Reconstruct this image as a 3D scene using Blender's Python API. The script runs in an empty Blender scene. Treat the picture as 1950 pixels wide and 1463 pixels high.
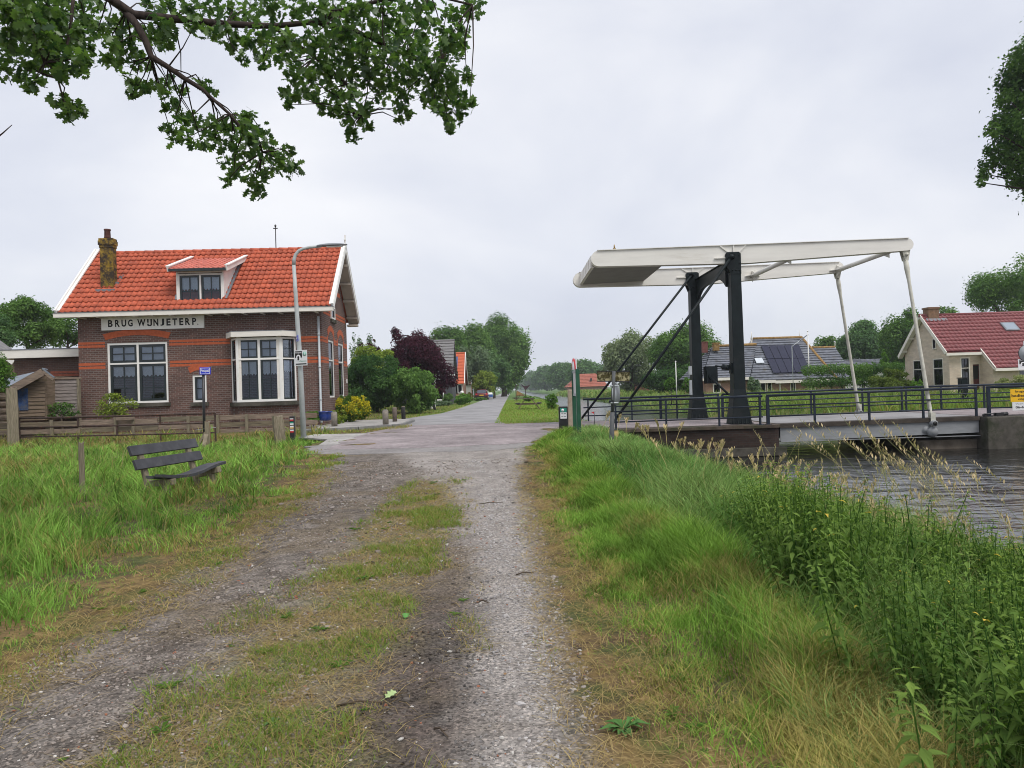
import bpy, math, random
import numpy as np
from mathutils import Vector, Matrix
random.seed(7)
RNG = np.random.default_rng(11)
SC = bpy.context.scene
COL = SC.collection
R = math.radians

# ---------------------------------------------------------------- camera calibration of the photograph
W0, H0, FPX = 1950.0, 1463.0, 1380.0
EYE = 1.6
PITCH = math.atan(10.65 / FPX)
ROLL = math.atan(0.031)
CAMP = Vector((0, 0, EYE))
_f = Vector((0, math.cos(PITCH), math.sin(PITCH)))
_r = Vector((1, 0, 0))
_u = Vector((0, -math.sin(PITCH), math.cos(PITCH)))
_rr = _r * math.cos(ROLL) - _u * math.sin(ROLL)
_uu = _r * math.sin(ROLL) + _u * math.cos(ROLL)

def ray(x, y):
    return _f + _rr * ((x - W0 / 2) / FPX) + _uu * ((H0 / 2 - y) / FPX)
def P(x, y, Y):
    """survey: the point that stands Y metres ahead and shows at photo pixel x, y"""
    d = ray(x, y)
    return CAMP + d * (Y / d.y)
def XZ(x, y, Y):
    p = P(x, y, Y)
    return p.x, p.z

cam = bpy.data.cameras.new("camera")
camo = bpy.data.objects.new("camera", cam)
COL.objects.link(camo)
cam.sensor_width = 36
cam.lens = 36 * FPX / W0
cam.clip_start = 0.05
cam.clip_end = 6000
camo.matrix_world = Matrix(((_rr.x, _uu.x, -_f.x, 0), (_rr.y, _uu.y, -_f.y, 0), (_rr.z, _uu.z, -_f.z, EYE), (0, 0, 0, 1)))
SC.camera = camo

# ---------------------------------------------------------------- numpy noise
def _hash(ix, iy, seed):
    h = (ix.astype(np.int64) * 374761393 + iy.astype(np.int64) * 668265263 + seed * 1442695041) & 0x7fffffff
    h = ((h ^ (h >> 13)) * 1274126177) & 0x7fffffff
    return ((h ^ (h >> 16)) & 0xffff) / 65535.0
def vnoise(x, y, seed=0):
    x = np.asarray(x, float); y = np.asarray(y, float)
    ix = np.floor(x); iy = np.floor(y)
    fx = x - ix; fy = y - iy
    fx = fx * fx * (3 - 2 * fx); fy = fy * fy * (3 - 2 * fy)
    a = _hash(ix, iy, seed); b = _hash(ix + 1, iy, seed); c = _hash(ix, iy + 1, seed); d = _hash(ix + 1, iy + 1, seed)
    return (a * (1 - fx) + b * fx) * (1 - fy) + (c * (1 - fx) + d * fx) * fy
def fbm(x, y, seed=0, o=4):
    s = 0; a = 0.5; t = 0
    for k in range(o):
        s = s + a * vnoise(x * 2 ** k, y * 2 ** k, seed + k); t += a; a *= .5
    return s / t
def sm(a, b, x):
    t = np.clip((np.asarray(x, float) - a) / (b - a), 0, 1)
    return t * t * (3 - 2 * t)

# ---------------------------------------------------------------- object helpers
def tag(o, label=None, cat=None, group=None, kind=None):
    if label: o["label"] = label
    if cat: o["category"] = cat
    if group: o["group"] = group
    if kind: o["kind"] = kind
    return o
def thing(name, loc, label, cat, rz=0.0, group=None):
    o = bpy.data.objects.new(name, None)
    o.empty_display_size = .2
    COL.objects.link(o)
    o.location = Vector(loc); o.rotation_euler = (0, 0, rz)
    return tag(o, label, cat, group)
def wmat(o):
    m = Matrix.Translation(o.location) @ o.rotation_euler.to_matrix().to_4x4()
    return (wmat(o.parent) @ m) if o.parent else m
def copy_tree(o, parent=None):
    c = o.copy(); COL.objects.link(c); c.parent = parent
    for ch in [k for k in COL.objects if k.parent == o]:
        copy_tree(ch, c)
    return c

def link_mesh(name, me, parent=None, loc=None):
    o = bpy.data.objects.new(name, me)
    COL.objects.link(o)
    if parent: o.parent = parent
    if loc is not None: o.location = loc
    return o

class MB:
    """collects shapes for ONE mesh"""
    def __init__(s):
        s.v = []; s.f = []; s.m = []; s.mi = 0; s.sm = []; s.smooth = False
    def add(s, vs, fs):
        n = len(s.v)
        s.v += [tuple(v) for v in vs]
        for f in fs:
            s.f.append(tuple(i + n for i in f)); s.m.append(s.mi); s.sm.append(s.smooth)
        return s
    def box(s, x0, x1, y0, y1, z0, z1):
        return s.add([(x0, y0, z0), (x1, y0, z0), (x1, y1, z0), (x0, y1, z0), (x0, y0, z1), (x1, y0, z1), (x1, y1, z1), (x0, y1, z1)],
                     [(0, 3, 2, 1), (4, 5, 6, 7), (0, 1, 5, 4), (1, 2, 6, 5), (2, 3, 7, 6), (3, 0, 4, 7)])
    def bar(s, a, b, w, h, up=(0, 0, 1), w2=None, h2=None):
        """rectangular bar from a to b, w across, h along up"""
        a = Vector(a); b = Vector(b); d = (b - a).normalized(); up = Vector(up)
        sd = d.cross(up)
        if sd.length < 1e-5: sd = d.cross(Vector((1, 0, 0)))
        sd.normalize(); up = sd.cross(d).normalized()
        w2 = w if w2 is None else w2; h2 = h if h2 is None else h2
        vs = []
        for p, ww, hh in ((a, w, h), (b, w2, h2)):
            for i, j in ((-1, -1), (1, -1), (1, 1), (-1, 1)):
                vs.append(p + sd * (i * ww / 2) + up * (j * hh / 2))
        return s.add(vs, [(0, 3, 2, 1), (4, 5, 6, 7), (0, 1, 5, 4), (1, 2, 6, 5), (2, 3, 7, 6), (3, 0, 4, 7)])
    def tube(s, pts, r, n=8, cap=True):
        pts = [Vector(p) for p in pts]
        if not hasattr(r, '__len__'): r = [r] * len(pts)
        vs = []; fs = []
        ref = None
        for i, p in enumerate(pts):
            d = (pts[min(i + 1, len(pts) - 1)] - pts[max(i - 1, 0)]).normalized()
            if ref is None:
                ref = Vector((0, 0, 1)) if abs(d.z) < .9 else Vector((1, 0, 0))
            sd = d.cross(ref).normalized(); up = sd.cross(d).normalized(); ref = up
            for k in range(n):
                t = 2 * math.pi * k / n
                vs.append(p + (sd * math.cos(t) + up * math.sin(t)) * r[i])
        for i in range(len(pts) - 1):
            for k in range(n):
                a = i * n + k; b = i * n + (k + 1) % n
                fs.append((a, b, b + n, a + n))
        if cap:
            fs.append(tuple(range(n - 1, -1, -1))); m = (len(pts) - 1) * n
            fs.append(tuple(range(m, m + n)))
        sv = s.smooth; s.smooth = True; s.add(vs, fs); s.smooth = sv
        return s
    def lathe(s, prof, c=(0, 0, 0), n=16):
        """prof: list of (r, z)"""
        vs = []; fs = []
        for r, z in prof:
            for k in range(n):
                t = 2 * math.pi * k / n
                vs.append((c[0] + r * math.cos(t), c[1] + r * math.sin(t), c[2] + z))
        for i in range(len(prof) - 1):
            for k in range(n):
                a = i * n + k; b = i * n + (k + 1) % n
                fs.append((a, b, b + n, a + n))
        fs.append(tuple(range(n - 1, -1, -1))); m = (len(prof) - 1) * n
        fs.append(tuple(range(m, m + n)))
        sv = s.smooth; s.smooth = True; s.add(vs, fs); s.smooth = sv
        return s
    def prism(s, poly, f0, f1):
        """poly in 2-D; f0, f1 map (a, b) to the near and far 3-D faces"""
        n = len(poly)
        vs = [f0(a, b) for a, b in poly] + [f1(a, b) for a, b in poly]
        fs = [tuple(range(n)), tuple(range(2 * n - 1, n - 1, -1))]
        for i in range(n):
            j = (i + 1) % n
            fs.append((i, i + n, j + n, j))
        return s.add(vs, fs)
    def slab(s, poly, z0, z1):
        return s.prism(poly, lambda a, b: (a, b, z1), lambda a, b: (a, b, z0))
    def build(s, name, mats, parent=None, world=False, bevel=0, origin=None, fix=True):
        if not isinstance(mats, (list, tuple)): mats = [mats]
        vs = s.v
        if world and parent is not None:
            inv = wmat(parent).inverted()
            vs = [tuple(inv @ Vector(v)) for v in vs]
        loc = None
        if origin is not None:
            loc = Vector(origin)
            vs = [tuple(Vector(v) - loc) for v in vs]
        me = bpy.data.meshes.new(name)
        me.from_pydata(vs, [], s.f)
        for m in mats: me.materials.append(m)
        me.polygons.foreach_set("material_index", s.m)
        me.polygons.foreach_set("use_smooth", s.sm)
        me.validate()
        if fix:
            import bmesh
            bm = bmesh.new(); bm.from_mesh(me)
            bmesh.ops.recalc_face_normals(bm, faces=bm.faces)
            bm.to_mesh(me); bm.free()
        me.update()
        o = link_mesh(name, me, parent, loc)
        if bevel:
            b = o.modifiers.new("bevel", 'BEVEL'); b.width = bevel; b.segments = 2; b.limit_method = 'ANGLE'; b.angle_limit = R(40)
            b.harden_normals = False
        return o

def np_mesh(name, verts, loops, starts, totals, mats, cols=None, parent=None, loc=None, smooth=False, mi=None):
    me = bpy.data.meshes.new(name)
    verts = np.ascontiguousarray(verts, np.float32)
    me.vertices.add(len(verts)); me.vertices.foreach_set("co", verts.ravel())
    me.loops.add(len(loops)); me.loops.foreach_set("vertex_index", np.ascontiguousarray(loops, np.int32))
    me.polygons.add(len(starts)); me.polygons.foreach_set("loop_start", np.ascontiguousarray(starts, np.int32))
    try: me.polygons.foreach_set("loop_total", np.ascontiguousarray(totals, np.int32))
    except Exception: pass
    me.polygons.foreach_set("use_smooth", np.full(len(starts), smooth))
    if not isinstance(mats, (list, tuple)): mats = [mats]
    for m in mats: me.materials.append(m)
    if mi is not None: me.polygons.foreach_set("material_index", np.ascontiguousarray(mi, np.int32))
    if cols is not None:
        a = me.attributes.new("col", 'FLOAT_COLOR', 'POINT')
        c4 = np.ones((len(verts), 4), np.float32); c4[:, :cols.shape[1]] = cols
        a.data.foreach_set("color", c4.ravel())
    me.update(calc_edges=True)
    return link_mesh(name, me, parent, loc)

def quads_mesh(name, verts, quads, mats, cols=None, **k):
    quads = np.asarray(quads, np.int32)
    n = len(quads); q = quads.shape[1]
    return np_mesh(name, verts, quads.ravel(), np.arange(n) * q, np.full(n, q), mats, cols, **k)

def stamp(pv, pf, pos, scale, rz, tilt=None, taz=None, pc=None, ic=None):
    """copy a proto plant (pv verts, pf same-size faces) N times; returns verts, faces, cols"""
    N = len(pos); V = len(pv)
    c = np.cos(rz)[:, None]; s = np.sin(rz)[:, None]
    sc = np.asarray(scale, float)
    if sc.ndim == 1: sc = np.repeat(sc[:, None], 3, 1)
    x = pv[None, :, 0] * sc[:, :1]; y = pv[None, :, 1] * sc[:, 1:2]; z = pv[None, :, 2] * sc[:, 2:3]
    X = x * c - y * s; Y = x * s + y * c; Z = z
    if tilt is not None:
        X = X + (np.tan(tilt) * np.cos(taz))[:, None] * Z
        Y = Y + (np.tan(tilt) * np.sin(taz))[:, None] * Z
    out = np.stack([X + pos[:, 0:1], Y + pos[:, 1:2], Z + pos[:, 2:3]], -1).reshape(-1, 3)
    F = (pf[None] + (np.arange(N) * V)[:, None, None]).reshape(-1, pf.shape[1])
    cols = None
    if ic is not None:
        base = np.ones((V, 3)) if pc is None else pc
        cols = (base[None] * ic[:, None, :]).reshape(-1, 3)
    return out, F, cols

# ---------------------------------------------------------------- materials
def new_mat(name):
    m = bpy.data.materials.new(name); m.use_nodes = True
    nt = m.node_tree; nt.nodes.clear()
    out = nt.nodes.new("ShaderNodeOutputMaterial")
    return m, nt, out
def nd(nt, t, **k):
    n = nt.nodes.new(t)
    for a, b in k.items():
        if a.startswith("i_"):
            key = a[2:]
            n.inputs[int(key) if key.isdigit() else key.replace("_", " ")].default_value = b
        else: setattr(n, a, b)
    return n
def c4(c): return (c[0], c[1], c[2], 1)
def ramp(nt, fac, stops):
    r = nt.nodes.new("ShaderNodeValToRGB")
    e = r.color_ramp.elements
    while len(e) > 1: e.remove(e[0])
    e[0].position = stops[0][0]; e[0].color = c4(stops[0][1])
    for p, c in stops[1:]:
        x = e.new(p); x.color = c4(c)
    nt.links.new(fac, r.inputs[0])
    return r.outputs[0]
def coords(nt, scale=(1, 1, 1), kind="Object"):
    t = nd(nt, "ShaderNodeTexCoord"); mp = nd(nt, "ShaderNodeMapping")
    mp.inputs["Scale"].default_value = scale
    nt.links.new(t.outputs[kind], mp.inputs[0])
    return mp.outputs[0]
def noise(nt, vec, scale, detail=4, rough=.55):
    n = nd(nt, "ShaderNodeTexNoise"); n.inputs["Scale"].default_value = scale; n.inputs["Detail"].default_value = detail
    n.inputs["Roughness"].default_value = rough
    nt.links.new(vec, n.inputs["Vector"])
    return n.outputs["Fac"]
def mix(nt, fac, a, b, mode='MIX'):
    m = nd(nt, "ShaderNodeMix", data_type='RGBA', blend_type=mode)
    for s, v in ((0, fac), (6, a), (7, b)):
        if hasattr(v, "links"): nt.links.new(v, m.inputs[s])
        else: m.inputs[s].default_value = v if s == 0 else c4(v)
    return m.outputs[2]
def bsdf(nt, out, col, rough=.8, bump=None, bstr=.3, bdist=.02, metal=0, spec=.3):
    b = nd(nt, "ShaderNodeBsdfPrincipled")
    if hasattr(col, "links"): nt.links.new(col, b.inputs["Base Color"])
    else: b.inputs["Base Color"].default_value = c4(col)
    if hasattr(rough, "links"): nt.links.new(rough, b.inputs["Roughness"])
    else: b.inputs["Roughness"].default_value = rough
    b.inputs["Metallic"].default_value = metal
    b.inputs["Specular IOR Level"].default_value = spec
    if bump is not None:
        bp = nd(nt, "ShaderNodeBump"); bp.inputs["Strength"].default_value = bstr; bp.inputs["Distance"].default_value = bdist
        nt.links.new(bump, bp.inputs["Height"]); nt.links.new(bp.outputs[0], b.inputs["Normal"])
    nt.links.new(b.outputs[0], out.inputs[0])
    return b
def M(name, col, rough=.7, var=.25, scale=6, bump=.15, spec=.3, stretch=(1, 1, 1), col2=None, thr=None, metal=0):
    """painted / weathered surface: colour varied by noise, optional second colour in patches"""
    m, nt, out = new_mat(name)
    v = coords(nt, stretch)
    n = noise(nt, v, scale, 6)
    a = tuple(max(0, x * (1 - var)) for x in col); b = tuple(min(1, x * (1 + var)) for x in col)
    c = ramp(nt, n, [(.3, a), (.7, b)])
    if col2 is not None:
        n2 = noise(nt, v, scale * .45, 8, .7)
        t = thr or (.5, .62)
        f = ramp(nt, n2, [(t[0], (0, 0, 0)), (t[1], (1, 1, 1))])
        c = mix(nt, f, c, col2)
    bsdf(nt, out, c, rough, n, bump, .02, metal, spec)
    return m
def mat_brick(name, c1, c2, mortar, bw=.22, bh=.075, ms=.010, var=.5, rot=True):
    m, nt, out = new_mat(name)
    t = nd(nt, "ShaderNodeTexCoord"); s = nd(nt, "ShaderNodeSeparateXYZ"); nt.links.new(t.outputs["Object"], s.inputs[0])
    ad = nd(nt, "ShaderNodeMath", operation='ADD'); nt.links.new(s.outputs[0], ad.inputs[0]); nt.links.new(s.outputs[1], ad.inputs[1])
    cb = nd(nt, "ShaderNodeCombineXYZ"); nt.links.new(ad.outputs[0], cb.inputs[0]); nt.links.new(s.outputs[2], cb.inputs[1])
    br = nd(nt, "ShaderNodeTexBrick"); br.offset = .5
    br.inputs["Scale"].default_value = 1; br.inputs["Brick Width"].default_value = bw; br.inputs["Row Height"].default_value = bh
    br.inputs["Mortar Size"].default_value = ms; br.inputs["Mortar Smooth"].default_value = .2; br.inputs["Bias"].default_value = 0
    br.inputs["Color1"].default_value = c4(c1); br.inputs["Color2"].default_value = c4(c2); br.inputs["Mortar"].default_value = c4(mortar)
    nt.links.new(cb.outputs[0], br.inputs["Vector"])
    v = coords(nt, (1, 1, 2.5)); n = noise(nt, v, 1.3, 6, .65)
    dk = ramp(nt, n, [(.3, (1 - var,) * 3), (.7, (1 + var * .5,) * 3)])
    c = mix(nt, 1.0, br.outputs["Color"], dk, 'MULTIPLY')
    bsdf(nt, out, c, .85, br.outputs["Fac"], -.4, .01, 0, .2)
    return m
def mat_leaf(name, base, transl=.35, var=.25, gloss=.0):
    """foliage; the col attribute carries each leaf's own tint"""
    m, nt, out = new_mat(name)
    at = nd(nt, "ShaderNodeAttribute", attribute_name="col")
    c = mix(nt, 1.0, at.outputs["Color"], base, 'MULTIPLY')
    d = nd(nt, "ShaderNodeBsdfDiffuse"); t = nd(nt, "ShaderNodeBsdfTranslucent")
    nt.links.new(c, d.inputs[0])
    c2 = mix(nt, 1.0, c, (1.0, 1.15, .6), 'MULTIPLY')
    nt.links.new(c2, t.inputs[0])
    mx = nd(nt, "ShaderNodeMixShader"); mx.inputs[0].default_value = transl
    nt.links.new(d.outputs[0], mx.inputs[1]); nt.links.new(t.outputs[0], mx.inputs[2])
    last = mx.outputs[0]
    if gloss:
        g = nd(nt, "ShaderNodeBsdfGlossy"); g.inputs["Roughness"].default_value = .4
        m2 = nd(nt, "ShaderNodeMixShader"); m2.inputs[0].default_value = gloss
        nt.links.new(last, m2.inputs[1]); nt.links.new(g.outputs[0], m2.inputs[2]); last = m2.outputs[0]
    nt.links.new(last, out.inputs[0])
    return m
def mat_glass(name, tint=(.5, .55, .6), refl=.16):
    m, nt, out = new_mat(name)
    tr = nd(nt, "ShaderNodeBsdfTransparent"); tr.inputs[0].default_value = c4(tint)
    g = nd(nt, "ShaderNodeBsdfGlossy"); g.inputs["Roughness"].default_value = .02
    g.inputs[0].default_value = (.9, .93, 1, 1)
    fr = nd(nt, "ShaderNodeFresnel"); fr.inputs[0].default_value = 1.5
    ad = nd(nt, "ShaderNodeMath", operation='ADD'); ad.inputs[1].default_value = refl; ad.use_clamp = True
    nt.links.new(fr.outputs[0], ad.inputs[0])
    mx = nd(nt, "ShaderNodeMixShader"); nt.links.new(ad.outputs[0], mx.inputs[0])
    nt.links.new(tr.outputs[0], mx.inputs[1]); nt.links.new(g.outputs[0], mx.inputs[2])
    nt.links.new(mx.outputs[0], out.inputs[0])
    return m

K = {}
K['brick'] = mat_brick('dark_brown_brick', (.105, .060, .050), (.155, .080, .064), (.20, .17, .155), .22, .085, .012, .35)
K['brick_old'] = mat_brick('annex_brick', (.10, .062, .05), (.125, .072, .055), (.13, .10, .09), .22, .085, .011, .3)
K['orange'] = M('orange_brick', (.42, .10, .042), .85, .18, 9, .2)
K['beige_brick'] = mat_brick('pale_beige_brick', (.62, .52, .42), (.56, .46, .37), (.52, .46, .39), .22, .085, .011, .2)
K['pink_brick'] = mat_brick('pink_brown_brick', (.36, .20, .14), (.30, .16, .12), (.35, .27, .22), .22, .085, .011, .25)
K['wet_brick'] = mat_brick('damp_dark_brick', (.030, .021, .018), (.045, .027, .022), (.04, .034, .03), .22, .075, .011, .6)
K['tile'] = M('orange_roof_tile', (.45, .10, .05), .65, .22, 3.5, .1, .25, col2=(.30, .07, .04), thr=(.48, .68))
K['tile_red'] = M('dark_red_glazed_tile', (.20, .046, .05), .45, .22, 4, .1, .4)
K['tile_grey'] = M('grey_roof_tile', (.17, .165, .165), .6, .2, 4, .1)
K['tile_slate'] = M('slate_grey_tile', (.135, .145, .17), .6, .35, 3, .15, .25, col2=(.13, .12, .105), thr=(.55, .7))
K['moss_ridge'] = M('mossy_ridge', (.26, .16, .06), .9, .4, 6, .2)
K['white'] = M('white_paint', (.78, .77, .74), .5, .06, 3, .05, .3, col2=(.58, .56, .50), thr=(.58, .82))
K['cream'] = M('cream_white_paint', (.74, .71, .65), .5, .06, 3, .05, .3, stretch=(.6, .6, 3), col2=(.55, .52, .45), thr=(.58, .82))
K['darkgreen'] = M('dark_green_paint', (.012, .02, .022), .35, .2, 5, .05, .5)
K['black'] = M('black_paint', (.012, .012, .014), .4, .2, 5, .05, .5)
K['bridge_white'] = M('ivory_bridge_paint', (.74, .72, .67), .45, .06, 2, .05, .4, stretch=(.5, 1, 3), col2=(.54, .50, .43), thr=(.58, .8))
K['bridge_black'] = M('black_bridge_paint', (.009, .014, .016), .45, .3, 3, .06, .16, col2=(.022, .024, .024), thr=(.55, .75))
K['rail_blue'] = M('blue_black_rail_paint', (.013, .020, .034), .4, .25, 4, .05, .25)
K['girder'] = M('grey_girder_paint', (.24, .25, .26), .55, .12, 2.5, .08, .3, stretch=(1, 1, 4), col2=(.10, .10, .09), thr=(.62, .74))
K['steel'] = M('galvanised_steel', (.40, .43, .45), .45, .12, 6, .05, .5)
K['steel_dk'] = M('weathered_lead', (.17, .18, .20), .5, .2, 5, .1)
K['rust'] = M('rusty_dark_iron', (.055, .034, .028), .75, .4, 9, .2, col2=(.16, .07, .04), thr=(.55, .7))
K['wood'] = M('grey_weathered_wood', (.22, .17, .125), .85, .4, 5, .3, .15, stretch=(1, 1, 9))
K['wood_h'] = M('weathered_board', (.24, .185, .145), .85, .4, 5, .3, .15, stretch=(.6, .6, 9), col2=(.13, .105, .08), thr=(.5, .65))
K['wood_v'] = M('weathered_post', (.21, .18, .13), .85, .4, 5, .3, .15, stretch=(9, 9, .7), col2=(.10, .11, .06), thr=(.55, .7))
K['wood_brown'] = M('brown_weatherboard', (.20, .15, .11), .85, .35, 4, .25, .15, stretch=(.6, .6, 8), col2=(.10, .08, .05), thr=(.5, .66))
K['plank'] = M('charcoal_plank', (.055, .056, .064), .6, .3, 6, .2, .35, stretch=(1, 1, 1), col2=(.085, .085, .085), thr=(.55, .66))
K['concrete'] = M('concrete', (.26, .245, .22), .9, .2, 5, .2, .15, col2=(.22, .20, .17), thr=(.52, .68))
K['concrete_dk'] = M('dark_mossy_concrete', (.085, .078, .066), .9, .4, 3, .3, .15, col2=(.04, .045, .028), thr=(.48, .62))
K['chimney'] = M('mossy_chimney_brick', (.26, .17, .03), .9, .45, 7, .4, .15, col2=(.045, .035, .028), thr=(.42, .56))
K['pot_blue'] = M('blue_glaze', (.012, .035, .19), .25, .15, 5, .05, .6)
K['sign_blue'] = M('blue_enamel', (.012, .03, .55), .3, .05, 3, .02, .5)
K['sign_white'] = M('white_enamel', (.72, .73, .74), .35, .04, 3, .02, .5)
K['sign_back'] = M('grey_sign_back', (.30, .32, .34), .5, .12, 6, .05, .4)
K['lichen'] = M('lichen_covered_sign', (.07, .06, .025), .85, .5, 22, .3, .15, col2=(.36, .32, .19), thr=(.47, .55))
K['yellow'] = M('yellow_enamel', (.80, .46, .015), .4, .06, 4, .03, .4)
K['yellow_old'] = M('faded_yellow', (.60, .42, .18), .6, .15, 9, .1)
K['ink'] = M('black_lettering', (.012, .012, .012), .5, .1, 5, .02)
K['white_ink'] = M('white_lettering', (.8, .8, .82), .5, .03, 5, .02)
K['green_paint'] = M('green_paint', (.012, .075, .04), .4, .2, 5, .05, .45)
K['teal'] = M('teal_print', (.03, .26, .19), .45, .06, 5, .02)
K['red'] = M('red_paint', (.52, .02, .025), .4, .1, 5, .03, .45)
K['lace'] = M('white_lace', (.86, .87, .9), .9, .12, 25, .1)
K['blind'] = M('pale_blind', (.80, .82, .88), .9, .08, 5, .05)
K['room'] = M('dark_room', (.02, .02, .02), .9, .2, 2, .05)
K['glass'] = mat_glass('window_glass', (.82, .86, .9), -.005)
K['glass_dk'] = mat_glass('dark_window_glass', (.3, .32, .35), -.005)
K['bark'] = M('tree_bark', (.085, .065, .048), .9, .45, 6, .6, .15, stretch=(3, 3, .7))
K['bark_dk'] = M('oak_bark', (.045, .034, .030), .9, .45, 9, .6, .15, stretch=(3, 3, 1))
K['solar'] = M('solar_panel', (.020, .022, .045), .3, .1, 2, .02, .22)
K['car'] = M('maroon_car_paint', (.10, .012, .022), .25, .08, 2, .02, .6)
K['rubber'] = M('tyre_rubber', (.015, .015, .015), .8, .2, 6, .1)
K['soffit'] = M('beige_soffit', (.40, .35, .29), .7, .1, 3, .05)
K['soil'] = M('reddish_soil', (.22, .085, .045), .95, .3, 8, .3)
K['annex_white'] = K['white']
# ================================================================ TERRAIN
WATER = -0.8
def tz(X, Y):
    X = np.asarray(X, float); Y = np.asarray(Y, float)
    up = sm(10.5, 16.2, Y) * .2
    left = sm(-5.0, -7.5, X) * (1 - sm(26.3, 27.6, Y))
    z = up * (1 - left)
    z = z + .10 * sm(27.2, 28.6, Y) * sm(-6.5, -9, X)
    xs = 2.1 + .6 * sm(22, 30, Y) + 1.0 * sm(40, 75, Y); xe = 6.4 - 1.3 * sm(22, 34, Y) + .5 * sm(40, 75, Y)
    z = z - (z + 1.0) * sm(0, 1, (X - xs) / (xe - xs)) - .9 * sm(6.3, 7.3, X)
    z = z + (1.9 + .15) * sm(12.8 + 3.6 * sm(31, 27, Y), 15.6 + 4.4 * sm(31, 27, Y), X)
    lump = (fbm(X * .9, Y * .9, 3) - .5) * .10 * (1 - sm(26, 30, Y)) * np.clip(sm(.4, 1.4, X) + sm(-3.2, -4.6, X), 0, 1)
    return z + lump
def tz1(x, y): return float(tz(np.array([x]), np.array([y]))[0])

def xl(Y): return np.interp(Y, [0, 4.2, 7.4, 12, 16, 18, 19], [-2.85, -2.95, -3.05, -3.5, -3.95, -4.6, -5.6])
def xr(Y): return np.interp(Y, [0, 3, 6, 11, 16, 18, 20, 22, 23.6], [.28, .25, .2, .12, .12, .22, .5, 1.1, 2.2])

def axis(segs):
    out = []
    for a, b, st in segs:
        out.append(np.arange(a, b, st))
    return np.unique(np.concatenate(out).round(4))
gx = axis([(-1200, -200, 100), (-200, -40, 16), (-40, -20, 2.0), (-20, -7, .4), (-7, 3.2, .065), (3.2, 9, .2), (9, 18, .35), (18, 40, 2), (40, 200, 16), (200, 1201, 100)])
gy = axis([(-30, -2, 2), (-2, 1.5, .4), (1.5, 20, .085), (20, 40, .35), (40, 110, 1.4), (110, 300, 8), (300, 3001, 90)])
GX, GY = np.meshgrid(gx, gy, indexing='ij')
GZ = tz(GX, GY)
n1 = fbm(GX * 1.3, GY * 1.3, 21, 5); n2 = fbm(GX * 5, GY * 5, 31, 4); n3 = fbm(GX * .5, GY * .5, 41, 4); n4 = fbm(GX * 14, GY * 14, 51, 3)
XL = xl(GY) + (n1 - .5) * .7; XR = xr(GY) + (n1 - .5) * .35
track = sm(-.22, .22, GX - XL) * sm(.18, -.10, GX - XR) * sm(.5, 2.0, GY + 3) * (1 - sm(17.6, 18.6, GY + (n1 - .5) * 1.4))
# ruts and crown
GZ = GZ + track * (n2 - .5) * .02
def lerp(a, b, t): return a + (b - a) * t[..., None]
C = np.array
base = lerp(lerp(C([.085, .06, .04]), C([.20, .14, .06]), sm(.35, .65, n1 * .5 + n4 * .5)), C([.06, .09, .026]), sm(.45, .65, n2) * .7)
brown = lerp(lerp(C([.108, .092, .079]), C([.186, .164, .146]), sm(.36, .64, n2 * .3 + n4 * .7)), C([.16, .125, .08]), sm(.52, .66, n1) * .5)
light = lerp(C([.325, .30, .28]), C([.235, .215, .20]), sm(.4, .6, n2 * .6 + n4 * .4))
dark = lerp(C([.045, .038, .034]), C([.10, .08, .07]), sm(.35, .65, n2))
lc = np.interp(GY, [0, 3, 6, 11, 15, 18], [.03, .0, -.05, -.35, -.8, -1.2]); lw = np.interp(GY, [0, 3, 6, 11, 15, 18], [.16, .18, .24, .55, 1.3, 2.0])
lt = sm(lw + .26, lw - .16, np.abs(GX - lc) + (n1 - .5) * .3 + (n2 - .5) * .35 + (n4 - .5) * .3) * .9
dk = sm(.60, .25, np.abs(GX + .62) + (n1 - .5) * .7 + (n2 - .5) * .5 + (n4 - .5) * .35) * sm(8.5, 4.5, GY + (n3 - .5) * 4) * (.35 + .65 * sm(.3, .55, n2 * .5 + n4 * .5))
st = sm(.72, .2, np.abs(GX + 1.3) + (n1 - .5) * .8 + (n2 - .5) * .4) * sm(14, 11, GY)
ls = sm(4.6, 3.2, GY) * sm(-2.0, -2.6, GX) * .6
tc = lerp(brown, dark, dk * .92)
tc = lerp(tc, lerp(C([.20, .155, .085]), C([.11, .12, .045]), sm(.42, .6, n4 * .5 + n2 * .5)), st * .85)
tc = lerp(tc, C([.13, .12, .115]), ls)
tc = lerp(tc, light, lt)
gcol = lerp(base, tc, track)
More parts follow.
